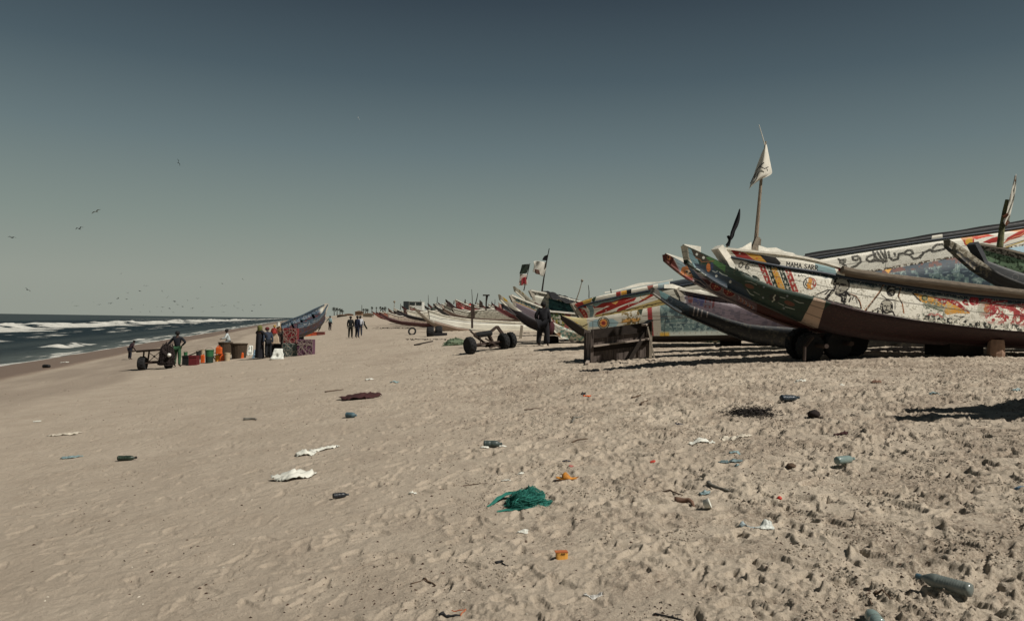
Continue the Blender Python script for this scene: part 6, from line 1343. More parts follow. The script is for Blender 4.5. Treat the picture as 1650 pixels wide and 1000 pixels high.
def bucket(px0, px1, ytop, ybot, m, label, m2=None, name='bucket', cat='bucket', Y=None, handle=True):
    a = gp((px0+px1)/2, ybot) if Y is None else at((px0+px1)/2, ybot, Y); r_ = (px1-px0)/FPX*a.y/2; h = (ybot-ytop)/FPX*a.y; r = thing(name, a, label, cat)
    f = .5 if m2 else 1; g = Geo()
    if m2: g.lathe([(r_*.84, -.03), (r_*.92, h*f)], a, n=18); obj('base', g, m2, r)
    g = Geo(); g.lathe([(r_*(.92 if m2 else .82), h*f if m2 else -.03), (r_*.98, h*.93), (r_*1.06, h*.94), (r_*1.06, h), (r_*.96, h), (r_*.90, h*.6), (.01, h*.6)], a, n=18); obj('body', g, m, r)
    if handle:
        g = Geo(); g.tube([(a.x+r_*1.02*math.cos(t_), a.y-.02, a.z+h*.95+r_*.7*math.sin(t_)) for t_ in np.linspace(0, math.pi, 9)], .010, 5); obj('handle', g, M_STEEL, r)
    return r
open_crate(293, 303, 572, 588, M_CB, 'black crate beside the man with green trousers', .5, slots=False)
open_crate(304, 316, 572, 588.5, M_RD, 'dark red crate right of the black crate, near the cart', .5, slots=False)
q = gp(306, 577); g = Geo(); g.beam(at(301, 574, q.y), at(328, 563, q.y+.4), .14, .07); tag(obj('plank_loose', g, M_DARKW, None, q), 'dark board slanting up across the red and black crates', 'board')
bucket(296, 302, 567, 577, M_GB, 'small green bucket behind the black crate', Y=gp(298, 586).y+.7)
bucket(316, 323.5, 566, 579, M_CB, 'black tub between the red crate and the orange cans')
jerrycan(323.5, 329.5, 569, 584, M_OR, 'narrow orange can left of the green barrel'); bucket(323.5, 329.5, 563, 570.5, M_BEI, 'white rimmed pail on the narrow orange can', Y=gp(326, 584).y+.02, handle=False)
bucket(330.5, 344, 563.5, 584.5, M_GB, 'green barrel with dark lower half and wire handle', m2=mat('barrel_dark_green', (34, 52, 44), .5, .3), name='barrel', cat='barrel')
jerrycan(347, 354, 569, 582, M_YE, 'yellow can between the green barrel and the orange can'); jerrycan(354, 361.5, 569, 581.5, M_OR, 'orange can directly beside the yellow can'); jerrycan(348, 357.5, 556.5, 569.6, M_OR, 'orange can stacked on the yellow and orange cans', Y=gp(354, 582).y)
q = gp(347, 582); g = Geo(); g.beam(at(343.5, 574, q.y-.1), at(349.5, 583, q.y-.25), .05, .03); tag(obj('stick', g, M_DARKW, None, q), 'dark stick leaning before the yellow can', 'stick')
bucket(361.5, 371, 568, 581, M_BEI, 'dirty beige bucket right of the orange cans')
jerrycan(383.5, 392.5, 565, 577, M_OR, 'lone orange can standing before the brown basket')
r = bucket(372, 398, 553, 577, M_BRB, 'big brown woven basket with black rim', name='basket', cat='basket', handle=False); bucket(352, 374, 551, 572, M_BRB, 'dark brown basket under the seated man', name='basket', cat='basket', handle=False)
q = gp(402, 572)
def sheetobj(name, px, py, wpx, hpx, m, label, cat, depth=.3, Y=None):
    a = gp(px, py) if Y is None else at(px, py, Y); k = a.y/FPX; G = []
    for i in range(9):
        f = i/8; G.append([(a.x+(s-.5)*wpx*k*(1-.45*f)+.05*mnoise.noise(Vector((s*5, f*5, px))), a.y+depth*(f*.8)+.12*mnoise.noise(Vector((s*4, f*4, px+9))), a.z-.02+f*hpx*k) for s in np.linspace(0, 1, 9)])
    g = Geo(); g.grid(G); o = obj(name, g, m, None, a, True); md = o.modifiers.new('t', 'SOLIDIFY'); md.thickness = .03; return tag(o, label, cat)
sheetobj('plastic_sack', 402, 572, 11, 16, M_WS, 'pale crumpled sack between the basket and the woman in black', 'sack'); sheetobj('plastic_sack', 409, 577, 7, 14, mat('sack_blue', (110, 132, 146), .8), 'pale blue sack at the feet of the woman in black', 'sack')
sheetobj('white_sheet', 446, 579, 23, 18, M_WS, 'white plastic sheet propped before the black tub', 'sheet')
open_crate(428, 453, 553, 575, M_CB, 'black tub with green rim beside the white sheet', .6, slots=False)
q = gp(441, 560); g = Geo(); A_ = [at(433.5, 554, q.y+.1), at(433.5, 545, q.y+.1), at(436, 539, q.y+.12), at(440.5, 535.5, q.y+.14), at(445.5, 537.5, q.y+.12), at(448, 544, q.y+.1), at(449.5, 554, q.y+.1)]; g.add(A_+[p+Vector((0, .12, 0)) for p in A_], [tuple(range(7))[::-1], tuple(range(7, 14))]+[(i, (i+1) % 7, 7+(i+1) % 7, 7+i) for i in range(7)]); tag(obj('arched_board', g, mat('arched_board_beige', (178, 160, 138), .85), None, A_[0]), 'beige arched board standing on the black tub', 'board')
heap('red_bundle', at(441, 536.5, q.y+.15), .20, .2, .32, mat('bundle_red', (128, 40, 34), .9, .4), 'red cloth bundle resting on the beige arched board', 'bundle', 20, None, 8, .01)
Ycr = gp(466, 574).y
open_crate(455, 478, 552, 574.5, M_TL, 'teal fish crate tangled in pale rope, lower of the stack', .6, ropes=8); open_crate(456.5, 478, 528, 552.3, M_RC, 'red fish crate tangled in rope on top of the teal one', .6, ropes=8, Y=Ycr+.02)
open_crate(479, 503.5, 546, 572, M_PRP, 'purple crate with rusty red end, right of the stacked crates', .6, ropes=9)
bucket(446, 451, 518.5, 524, M_WS, 'white box held above the crates among the people', Y=Ycr+1.4, handle=False)
for k, (x0, x1, m, lb) in enumerate(((492, 501, M_OR, 'low pale orange box, left of the far row'), (501.5, 511, mat('box_rust', (160, 70, 44), .7), 'rust orange box, middle of the far row'), (511.5, 522, mat('box_brown_red', (104, 56, 50), .7), 'brown red box, right end of the far row'))):
    open_crate(x0, x1, 534.6-k*.3, 541.3-k*.8, m, lb, .6, name='fish_box', slots=False)
# green net and coiled tyre near the long white boat
q = gp(734, 556); heap('net_heap', (q.x, q.y, ground(q.x, q.y)-.05), .62, .5, .34, mat('net_green_dark', (52, 74, 54), .95, .5, 12, .8, 60, col2=(130, 140, 116)), 'faded green net heap on the sand left of the trailer', 'net', 80, None, 12, .014)
q = gp(664, 539); g = Geo(); g.tube([(q.x+.26*math.cos(t_), q.y+.1*math.sin(t_), q.z+.26+.26*math.sin(t_)) for t_ in np.linspace(0, 6.2, 20)], .07, 8); tag(obj('tyre_ring', g, M_TYRE, None, q), 'small upright ring on the sand before the leftmost pirogues', 'ring')
def driftline(px0, px1, py, n, label, name='dark_debris', m=None, dy=.6, s=.06):
    g = Geo(); rd = random.Random(int(px0))
    for k in range(n):
        p = gp(rd.uniform(px0, px1), py+rd.gauss(0, dy)); g.box(p+Vector((0, 0, .02)), (rd.uniform(.5, 3)*s, s*rd.uniform(.4, 1), s*rd.uniform(.3, .9)), rz(rd.uniform(-1, 1)))
    return tag(obj(name, g, m or M_DARKW, None, gp((px0+px1)/2, py)), kind='stuff')
M_DRB = mat('drift_brown', (92, 74, 60), .95, .4)
driftline(600, 660, 528.5, 90, ''); driftline(655, 720, 547, 60, '', s=.05)
for x0, x1, y, n_ in ((640, 760, 560, 70), (760, 900, 585, 80), (680, 900, 600, 90), (430, 560, 575, 20)): driftline(x0, x1, y, n_, '', m=M_DRB, dy=8, s=.018)
g = Geo(); a = gp(668, 556.5); b = gp(697, 550.5); g.beam(a+up*.03, b+up*.03, .09, .07); tag(obj('pole_on_sand', g, M_DARKW, None, a), 'long thin dark pole lying on the sand before the green net', 'pole')

# ================================================================== litter on the sand
def base(px, py): p = gp(px, py); p.z = gzr(p.x, p.y); return p
def rest(p, r, q=85):
    a, b = np.meshgrid(np.linspace(-r, r, 9), np.linspace(-r, r, 9)); X, Y = p.x+a, p.y+b; p.z = float(np.percentile(gz(X, Y)+relief(X, Y), q)); return p
def crumple(name, px, py, wpx, m, label, cat='litter', asp=.5, h=.5, yaw=0, seed=0, thick=.004, rough=1.0, group=None):
    """crumpled bag or cloth: a folded sheet with creases, ragged outline and real thickness"""
    c = base(px, py); w = wpx/FPX*c.y; d = w*asp; n = 16; G = []; rd = random.Random(seed+int(px)); o_ = rd.uniform(0, 50)
    for i in range(n):
        row = []
        for j in range(n):
            u, v = j/(n-1)-.5, i/(n-1)-.5; e = 1+.25*mnoise.noise(Vector((u*3+o_, v*3, 1)))
            r_ = math.hypot(u, v)*2; a = math.atan2(v, u); k = e*(1+.25*mnoise.noise(Vector((math.cos(a)*2+o_, math.sin(a)*2, 5))))
            q = max(abs(u), abs(v))*2; sc_ = (q/r_ if r_ > 1e-6 else 1)*.8+.2
            x, y = u*w*k*sc_*1.05, v*d*k*sc_*1.05
            z = w*.30*h*max(0, 1-r_*.85)**.6*(.7+.6*mnoise.noise(Vector((u*4+o_, v*4, 9))))+w*.10*rough*abs(mnoise.noise(Vector((u*9+o_, v*9, 3))))+w*.05*rough*mnoise.noise(Vector((u*19+o_, v*19, 7)))
            X, Y = x*math.cos(yaw)-y*math.sin(yaw), x*math.sin(yaw)+y*math.cos(yaw)
            row.append((c.x+X, c.y+Y, max(z, -.003)+.004))
        G.append(row)
    A_ = np.array(G); A_[..., 2] += gz(A_[..., 0], A_[..., 1])+relief(A_[..., 0], A_[..., 1]); G = A_.tolist()
    g = Geo(); g.grid(G); o = obj(name, g, m, None, c, True); md = o.modifiers.new('t', 'SOLIDIFY'); md.thickness = thick; return tag(o, label, cat, group)
def stick(name, px0, py0, px1, py1, r0, m, label, cat='stick', bend=.02, r1=None, n=7, group=None, kn=0):
    a, b = base(px0, py0), base(px1, py1); P_ = []; R = []
    for k in range(n):
        f = k/(n-1); p = a.lerp(b, f); z = max(gzr(p.x, p.y), a.z*(1-f)+b.z*f-.01); P_.append(Vector((p.x+bend*math.sin(f*5+px0), p.y+bend*math.sin(f*4), z+r0*.75))); R.append((r0*(1-f)+(r1 or r0*.6)*f)*(1+kn*math.sin(f*17)))
    g = Geo(); g.tube(P_, R, 8); return tag(obj(name, g, m, None, a, True), label, cat, group)
M_PW = mat('plastic_white_thin', (200, 200, 190), .5, .12, 8, .3, 40); M_PB = mat('plastic_pale_blue', (122, 142, 144), .45, .2, 8, .3, 40); M_BL = mat('litter_black', (26, 26, 27), .7, .3); M_DW = woodmat('driftwood_brown', (58, 46, 38), (104, 86, 70), 6, 'x'); M_GD = woodmat('driftwood_grey', (78, 76, 72), (128, 124, 114), 6, 'x')
def bottle(px, py, lpx, yaw, m, label, capm=None, ribs=8, r=.042, tilt=0, crushed=0):
    c = rest(base(px, py), lpx*.42, 88); L_ = lpx; root = thing('plastic_bottle', c, label, 'bottle'); ax = Vector((math.cos(yaw), math.sin(yaw), tilt)).normalized(); r_ = r*L_/.30
    st = c-ax*L_*.5+Vector((0, 0, r_*.72+(.014 if L_ > .29 else .004))); pr = [(r_*.30, 0), (r_*.86, .012*L_), (r_, .06*L_)]
    for k in range(ribs): z = .10+.50*k/ribs; pr += [(r_, z*L_), (r_*.93, (z+.02)*L_), (r_, (z+.04)*L_)]
    pr += [(r_, .66*L_), (r_*.9, .74*L_), (r_*.55, .84*L_), (r_*.33, .89*L_), (r_*.33, .93*L_)]
    g = Geo(); g.lathe(pr, st, ax, 20)
    if crushed:
        g.v = [tuple(Vector(p)+Vector((0, 0, -crushed*max(0, (Vector(p)-c).z-r_*.2)*(.6+.5*mnoise.noise((Vector(p)-c)*30))))) for p in g.v]
    obj('body', g, m, root, None, True); g = Geo(); g.lathe([(r_*.40, .91*L_), (r_*.42, .985*L_), (r_*.36, L_)], st, ax, 14); obj('cap', g, capm or m, root); return root
M_GLB = mat('bottle_plastic_grey', (118, 126, 122), .22, .3, 14, .3, 30, spec=.6, trans=.25); M_GLP = mat('bottle_plastic_pale', (134, 152, 148), .2, .15, 6, .2, 30, spec=.5, trans=.3)
bottle(1520, 958, .31, R_(128), M_GLB, 'large ribbed clear bottle lying on trodden sand at lower right', mat('cap_blue_grey', (70, 92, 104), .5), 11, .040)
bottle(1362, 748, .27, R_(28), M_GLP, 'smooth pale clear bottle on sand in the right middle distance', None, 0, .046)
bottle(549, 803, .17, R_(30), mat('can_black_label', (40, 42, 46), .4, .4, 30), 'dark small bottle lying alone on smooth sand left of centre', None, 3, .05)
bottle(794, 720, .25, R_(4), mat('can_grey_green', (66, 76, 74), .4, .3, 20), 'grey green canister lying beside a scrap of white bag', None, 2, .052)
bottle(1273, 648, .34, R_(15), mat('bottle_dark_blue', (48, 58, 66), .35, .4, 20), 'crushed dark blue bottle left of the black seaweed ball', None, 5, .05, 0, .25)
bottle(205, 741, .28, R_(8), mat('bottle_dark_green', (44, 56, 46), .4, .4, 20), 'crushed dark green bottle on smooth sand at left', M_BL, 4, .05, 0, .3)
bottle(566, 673, .22, R_(-20), mat('can_blue', (78, 100, 108), .5, .3, 20), 'small blue grey can lying below the maroon cloth', None, 1, .07)
bottle(1408, 1014, .2, R_(80), M_GLP, 'end of a pale bottle poking in at the bottom edge', None, 2, .06)
# teal fishing net heap
M_NT = mat('net_teal', (30, 92, 84), .9, .35, 20, .9, 120); M_NTD = mat('net_teal_strand', (42, 112, 100), .85, .4, 12, .5, 60)
c = rest(base(846, 812), .15, 70); root = heap('fishing_net', (c.x+.025, c.y, c.z-.02), .20, .14, .125, M_NT, 'tangled teal fishing net heap in the middle of the foreground', 'net', 420, M_NTD, 12, .0024, .5)
g = Geo(); rd = random.Random(3)
def loop(pts, r, n=5): g.tube([base(x, y)+Vector((0, 0, z)) for x, y, z in pts], r, n, True)
for k in range(14): j = lambda: rd.uniform(-2.2, 2.2); loop([(862+j(), 797+j(), .08), (872+j(), 800+j()*.5, .06), (878+j()*.4, 799+j()*.4, .05), (876+j()*.4, 805+j()*.3, .03), (864+j(), 806+j()*.4, .04)], .0022)
for k in range(44): j = lambda: rd.uniform(-2.5, 2.5); loop([(834+j(), 803+j(), .06), (818+j(), 804+j(), .05), (803+j(), 808+j(), .03), (794+j(), 813+j()*.5, .012), (786+j()*.5, 817+j()*.4, .004)], .004)
for k in range(16): j = lambda: rd.uniform(-3, 3); loop([(835+j(), 822+j()*.5, .02), (818+j(), 824+j()*.5, .012), (803+j(), 825+j()*.4, .004)], .0024)
tag(obj('loose_strands', g, M_NTD, root), kind='stuff')
# yellow shoe
c = base(914, 773); Lh = .24; root = thing('lost_shoe', c, 'curled yellow ochre slipper with pointed toe above the teal net', 'shoe'); Mo = mat('slipper_ochre', (184, 122, 44), .7, .35, 20, .4, 60)
g = Geo(); G = []
for i in range(13):
    f = i/12; x = (f-.5)*Lh; wd = .040*(math.sin(math.pi*min(f*1.05+.05, 1))**.55)+.003; cur = .018*(2*abs(f-.45))**3
    G.append([(c.x+x*math.cos(.05)+s*wd*.2, c.y+s*wd, c.z+.012+cur+.004*(s*s)) for s in (-1, -.6, 0, .6, 1)])
g.grid(G); o = obj('sole', g, Mo, root, None, True); o.modifiers.new('t', 'SOLIDIFY').thickness = .010
g = Geo(); G = []
for i in range(9):
    f = .28+.66*i/8; x = (f-.5)*Lh; wd = .040*(math.sin(math.pi*min(f*1.05+.05, 1))**.55); hh = .062*math.exp(-((f-.42)/.17)**2)+.010*(1-f)
    G.append([(c.x+x, c.y+math.cos(a)*wd, c.z+.018+hh*math.sin(a)) for a in np.linspace(math.pi, 0, 8)])
g.grid(G); o = obj('upper', g, Mo, root, None, True); o.modifiers.new('t', 'SOLIDIFY').thickness = .004
g = Geo(); g.tube([(c.x+(f-.5)*Lh, c.y-.040*(math.sin(math.pi*min(f*1.05+.05, 1))**.55)-.002, c.z+.008) for f in np.linspace(.02, .98, 12)], .005, 5); obj('welt', g, mat('slipper_stitch', (86, 60, 34), .8), root)
# orange plastic piece
c = base(905, 900); root = thing('broken_container', c, 'broken orange yellow plastic container half sunk below the net', 'litter'); Mp = mat('plastic_amber', (206, 150, 70), .5, .3, 12); rt = rz(.12)
g = Geo(); w, d, h = .092, .05, .052
V = []
for z_, s in ((-.02, .9), (0, .97), (h*.9, 1.0), (h, .97)):
    for k in range(14):
        a = 2*math.pi*k/14; V.append(c+rt @ Vector((math.copysign(abs(math.cos(a))**.5, math.cos(a))*w/2*s, math.copysign(abs(math.sin(a))**.5, math.sin(a))*d/2*s, z_)))
g.add(V, [(i*14+k, i*14+(k+1) % 14, (i+1)*14+(k+1) % 14, (i+1)*14+k) for i in range(3) for k in range(14)]); obj('wall', g, Mp, root).modifiers.new('t', 'SOLIDIFY').thickness = .003
g = Geo(); g.box(c+Vector((-.004, 0, h+.001)), (w*1.02, d*1.05, .005), rt, .001); obj('lid', g, mat('plastic_orange_dull', (176, 100, 58), .5, .3), root)
g = Geo(); 
for k in range(3): g.box(c+rt @ Vector((-.005+.011*k, -d/2-.003, h-.010)), (.005, .003, .012), rt)
obj('tab', g, mat('slipper_stitch', (86, 60, 34)), root)
# bags, cloths
crumple('plastic_bag', 473, 771, 62, M_PW, 'white crumpled plastic bag, large one left of the black bottle', asp=.55, h=.8, yaw=.15, thick=.003)
crumple('plastic_bag', 492, 733, 34, M_PW, 'white rounded bag head of the long torn bag, left of centre', asp=.55, h=.9, yaw=.1); crumple('plastic_strip', 522, 724, 46, M_PW, 'torn white tail trailing from the white bag towards upper right', asp=.26, h=.25, yaw=.5)
crumple('plastic_bag', 105, 700, 50, mat('paper_offwhite', (188, 180, 164), .9, .2), 'flattened off white rag on smooth sand at far left', asp=.35, h=.1, rough=.7)
crumple('plastic_strip', 116, 738, 30, M_PB, 'pale blue plastic strip below the off white rag at far left', asp=.35, h=.35)
crumple('cloth_rag', 582, 641, 58, mat('cloth_maroon', (60, 34, 34), .95, .4), 'dark maroon cloth lying flat in front of the beach people', 'cloth', asp=.8, h=.5); crumple('cloth_rag', 603, 638, 16, mat('cloth_maroon', (60, 34, 34)), 'small peak of maroon cloth at the right end of the maroon rag', 'cloth', asp=.7, h=1.4)
crumple('plastic_bag', 781, 722, 13, M_PW, 'scrap of white bag against the grey green canister', h=1.0); crumple('plastic_bag', 810, 719, 12, M_PW, 'small white scrap right of the grey green canister', h=.5)
crumple('plastic_bag', 1131, 713, 42, M_PW, 'long white folded plastic strip, left of two below the seaweed', asp=.3, h=.35, yaw=.1); crumple('plastic_bag', 1183, 707, 46, mat('paper_offwhite', (188, 180, 164)), 'flat torn white plastic sheet, right of two below the seaweed', asp=.5, h=.2, yaw=-.1)
crumple('plastic_bag', 1183, 731, 18, M_PB, 'small crumpled pale blue bag below the torn white sheet', h=.9); crumple('plastic_strip', 1179, 744, 36, mat('plastic_blue_grey', (104, 120, 122), .5), 'blue grey flattened strip under the small pale blue bag', asp=.4, h=.35); crumple('plastic_bag', 1185, 751, 11, M_PB, 'tiny pale blue wad beneath the blue grey strip', h=1.1)
crumple('plastic_bag', 1136, 797, 18, M_PB, 'small pale bag left of the grey driftwood stub', h=1.1); crumple('plastic_bag', 1203, 846, 24, mat('plastic_mixed', (150, 162, 164), .5, .6, 30, col2=(40, 50, 58)), 'black and pale crumpled wrapper, left of the clear torn bag', h=1.0); crumple('plastic_bag', 1233, 846, 30, mat('plastic_clear', (182, 186, 180), .4, .2), 'clear torn bag beside the black and pale wrapper', h=.4)
crumple('plastic_bag', 956, 957, 28, mat('wrapper_white_black', (200, 198, 192), .5, .7, 40, col2=(30, 30, 30)), 'white wrapper with dark print near the bottom centre', h=.35, asp=.7); crumple('plastic_bag', 842, 859, 17, M_PW, 'small white scrap just below the teal net', h=.6)
crumple('plastic_bag', 815, 778, 14, M_PW, 'small white scrap up and left of the teal net', h=.5); crumple('plastic_bag', 838, 764, 12, M_PW, 'tiny white scrap between canister and yellow slipper', h=.5)
crumple('plastic_bag', 1504, 640, 20, M_PB, 'pale green crumpled bag near the boat shadow at right', h=.8); crumple('plastic_bag', 1638, 629, 14, M_PB, 'small glinting pale wrapper near the right edge', h=.6); crumple('plastic_bag', 1643, 786, 14, mat('plastic_blue', (96, 118, 136), .5), 'blue plastic scrap at the right edge', h=.6)
crumple('plastic_bag', 1290, 614, 20, M_PW, 'white shard like scrap on sand before the portrait boat', h=.8, yaw=.4); crumple('plastic_bag', 1357, 619, 10, M_PW, 'small cream shell like scrap right of the white shard', h=1.4); crumple('plastic_bag', 1412, 617, 16, mat('card_brown', (110, 84, 70), .9), 'small brown crumpled carton on sand below the wheels', h=1.2)
crumple('plastic_bag', 913, 748, 13, mat('litter_dark_grey', (58, 56, 62), .7), 'dark grey wad above the yellow slipper', h=1.2); crumple('plastic_bag', 920, 753, 8, mat('litter_pink', (166, 100, 92), .7), 'small pink scrap beside the dark grey wad', h=.7); crumple('plastic_bag', 1052, 747, 9, mat('litter_red', (176, 62, 46), .6), 'small red scrap right of the slipper, mid sand', h=.9)
crumple('plastic_bag', 665, 796, 13, M_PW, 'single white shell like cup left of the teal net', h=1.4); crumple('plastic_bag', 596, 612, 14, M_PW, 'small white scrap above the maroon cloth', h=.7); crumple('plastic_bag', 636, 616, 14, M_PB, 'small pale green scrap right above the maroon cloth', h=.7); crumple('plastic_bag', 1095, 683, 13, mat('litter_dark_grey', (58, 56, 62)), 'dark lump of cloth left of the seaweed patch', h=1.3); crumple('cloth_rag', 1355, 702, 22, mat('cloth_maroon', (60, 34, 34)), 'dark brown rag right of the white sheets', 'cloth', h=1.1)
crumple('plastic_strip', 104, 584, 13, M_PW, 'white strip on the wet sand at far left', asp=.3, h=.3); crumple('plastic_bag', 60, 679, 12, M_PW, 'tiny pale scrap at the left edge above the off white rag', h=.4)
# sandal pair and caps
c = base(941, 640); crumple('sandal', 937, 638, 14, M_BL, 'black sandal half of the black and orange pair', 'sandal', asp=.5, h=1.0); crumple('sandal', 946, 641, 13, mat('plastic_orange', (196, 88, 36)), 'orange sandal half of the black and orange pair', 'sandal', asp=.5, h=.4)
def ball(px, py, r, m, label, cat, name, sq=.7):
    c = base(px, py); g = Geo(); g.lathe([(r*math.sin(a)*(1+.05*math.sin(a*9)), -r*sq*math.cos(a)) for a in np.linspace(.05, 3.09, 9)], c+Vector((0, 0, r*sq*.8)), (.2, .1, 1), 12); g.v = [tuple(Vector(p)+Vector((1, 1, 1))*r*.22*mnoise.noise(Vector(p)*(1.6/r))) for p in g.v]; return tag(obj(name, g, m, None, c, True), label, cat)
ball(1311, 672, .085, M_NET, 'round black seaweed ball right of the dark seaweed patch', 'seaweed', 'seaweed_ball'); ball(1275, 750, .05, M_DW, 'small dark brown shell ball above the red cap', 'shell', 'coconut_piece'); ball(1256, 802, .022, mat('cap_red', (176, 54, 40), .5), 'small bright red bottle cap on trodden sand', 'bottle cap', 'bottle_cap', .8)
# white cup
c = base(1137, 822); g = Geo(); g.lathe([(.012, 0), (.034, .004), (.042, .055), (.044, .060), (.040, .058), (.030, .01)], c+Vector((-.02, 0, .035)), (.85, -.25, .35), 16); tag(obj('cup', g, M_PW, None, c, True), 'white cup tipped on its side right of the brown stick', 'cup')
# sticks and wood
stick('driftwood', 1140, 783, 1170, 792, .022, M_GD, 'short grey driftwood stub above the brown horn shaped stick', 'driftwood', kn=.15); stick('driftwood', 1092, 806, 1120, 813, .030, mat('horn_brown', (104, 80, 66), .8, .3), 'brown horn shaped stick left of the white cup', 'driftwood', .03, .012); stick('driftwood', 1062, 795, 1104, 800, .012, M_DW, 'thin brown twig above the horn shaped stick', 'twig', .03, .004)
stick('driftwood', 394, 677, 413, 676, .03, M_GD, 'grey driftwood piece on smooth sand left of centre', 'driftwood'); stick('stick', 522, 632, 556, 628, .02, M_DW, 'dark flat stick left of the maroon cloth', bend=.04, r1=.008); stick('stick', 846, 660, 876, 658, .012, M_DW, 'thin dark stick below the black and orange sandals', bend=.02, r1=.006)
stick('stick', 920, 713, 945, 707, .013, M_DW, 'dark stick slanting up towards the white strips', bend=.02, r1=.006); stick('stick', 919, 682, 938, 675, .018, M_GD, 'grey stick above the dark slanting stick'); stick('stick', 1018, 642, 1034, 638, .020, M_DW, 'short dark stick right of the sandals'); stick('stick', 1034, 651, 1042, 646, .016, M_DW, 'tiny dark stick below the short dark one')
stick('twig', 745, 783, 783, 780, .006, M_DW, 'crooked thin twig left of the teal net', 'twig', .03, .003); stick('twig', 798, 908, 815, 904, .012, M_BL, 'black twig near the bottom, left of the orange container', 'twig', .02, .005); stick('twig', 806, 906, 818, 912, .006, M_BL, 'thin black twig crossing the other black twig', 'twig', .01, .003)
stick('twig', 660, 940, 700, 933, .006, M_DW, 'curved dark twig at the bottom left of centre', 'twig', .03, .003); stick('twig', 680, 932, 702, 938, .008, M_DW, 'bundle of bark beside the curved dark twig', 'twig', .01, .004); stick('stick', 705, 998, 742, 991, .010, M_BL, 'black knotted stick at the bottom edge', 'stick', .01, .006, kn=.3); stick('bracket', 728, 981, 751, 981, .004, mat('bracket_orange', (168, 96, 62), .6), 'thin orange frame piece, upper arm', 'litter', 0, .004); stick('bracket', 750, 981, 741, 992, .004, mat('bracket_orange', (168, 96, 62)), 'thin orange frame piece, slanting arm', 'litter', 0, .004)
stick('twig', 1052, 992, 1092, 999, .009, M_BL, 'black forked twig at the bottom edge right of centre', 'twig', .03, .003); stick('twig', 1075, 996, 1098, 990, .004, M_BL, 'thin branch of the forked twig at the bottom edge', 'twig', .01, .002); stick('stick', 71, 592, 79, 592, .12, M_BL, 'black log end lying on wet sand at far left', 'log', 0, .10); stick('stick', 1405, 957, 1398, 975, .006, M_DW, 'thin twig left of the big ribbed bottle', 'twig', .02, .003)
stick('stick', 1590, 757, 1640, 760, .006, M_DW, 'thin straight twig at the right edge', 'twig', .02, .004); stick('twig', 1410, 955, 1432, 965, .012, M_DW, 'dark curved bark strip left of the big ribbed bottle', 'twig', .02, .004)
# loose black seaweed patch
g = Geo(); rd = random.Random(5)
for k in range(900):
    x = rd.gauss(1212, 22); y = 667+rd.gauss(0, 3.2)-abs(x-1212)*.03; p = gp(x, y); z = gzr(p.x, p.y); a = rd.uniform(0, 3.14); l_ = rd.uniform(.02, .09); d = Vector((math.cos(a), math.sin(a), rd.uniform(-.1, .35)))*l_; s = Vector((-math.sin(a), math.cos(a), 0))*.006; q = Vector((p.x, p.y, z+rd.uniform(.0, .06*math.exp(-((x-1212)/26)**2)+.005)))
    g.add([q-s, q+s, q+d+s*.4+Vector((0, 0, .01)), q+d-s*.4], [(0, 1, 2, 3)])
tag(obj('dry_seaweed', g, mat('seaweed_black', (32, 27, 25), .95, .4), None, gp(1212, 667)), kind='stuff')
# small bits of twig, shell and leaf over the trodden sand
def picks(N, seed, fn, y0, dy, pw):
    rg = np.random.RandomState(seed); X = []; Y = []; n = 0
    while n < N:
        y = y0+dy*rg.rand(20000)**pw; x = rg.uniform(-.75, .75, 20000)*y; k = rg.rand(20000) < fn(x, y); X.append(x[k]); Y.append(y[k]); n += int(k.sum())
    x = np.concatenate(X)[:N]; y = np.concatenate(Y)[:N]; return x, y, gz(x, y)+relief(x, y)
def bits(name, N, m, sz, fn, seed, wh=0):
    g = Geo(); rd = random.Random(seed); X, Y, Z = picks(N, seed, fn, 3.2, 26, 1.6)
    for x, y, z in zip(X.tolist(), Y.tolist(), Z.tolist()):
        a = rd.uniform(0, 3.14); l_ = sz*rd.uniform(.4, 1.6)*(1+y*.03); w_ = l_*rd.uniform(.12, .5)*(1 if not wh else 1.2); t_ = l_*.15
        c_, s_2 = math.cos(a), math.sin(a); c0_ = Vector((x, y, z+t_*.3)); A = Vector((c_, s_2, rd.uniform(-.2, .3)))*l_*.5; B = Vector((-s_2, c_, 0))*w_*.5; U_ = Vector((0, 0, t_+.2*l_*rd.random()))
        g.add([c0_-A, c0_-B, c0_+A, c0_+B, c0_+U_], [(0, 1, 4), (1, 2, 4), (2, 3, 4), (3, 0, 4)])
    return tag(obj(name, g, m, None, (0, 8, 0)), kind='stuff')
fx = lambda x, y: trample(x, y)*np.maximum(0, .30+1.3*fbm(x/1.3, y/1.3, 2, 201))
bits('dark_plant_bits', 9000, mat('plant_bits', (64, 46, 36), .95, .4), .019, fx, 11)
bits('dark_plant_bits', 350, mat('plant_bits', (64, 46, 36)), .024, lambda x, y: .5*np.maximum(0, .1+2*fbm(x/.9, y/.9, 2, 203)), 12)
bits('shell_fragments', 300, mat('shell_white', (196, 188, 172), .7), .016, lambda x, y: x*0+.4, 13, 1)
g = Geo(); rd = random.Random(21)
X, Y, Z = picks(17000, 22, lambda x, y: trample(x, y)**1.5*np.maximum(0, fbm(x/.35, y/.35, 3, 57)*3.2-.35), 3.4, 17, 1.5)
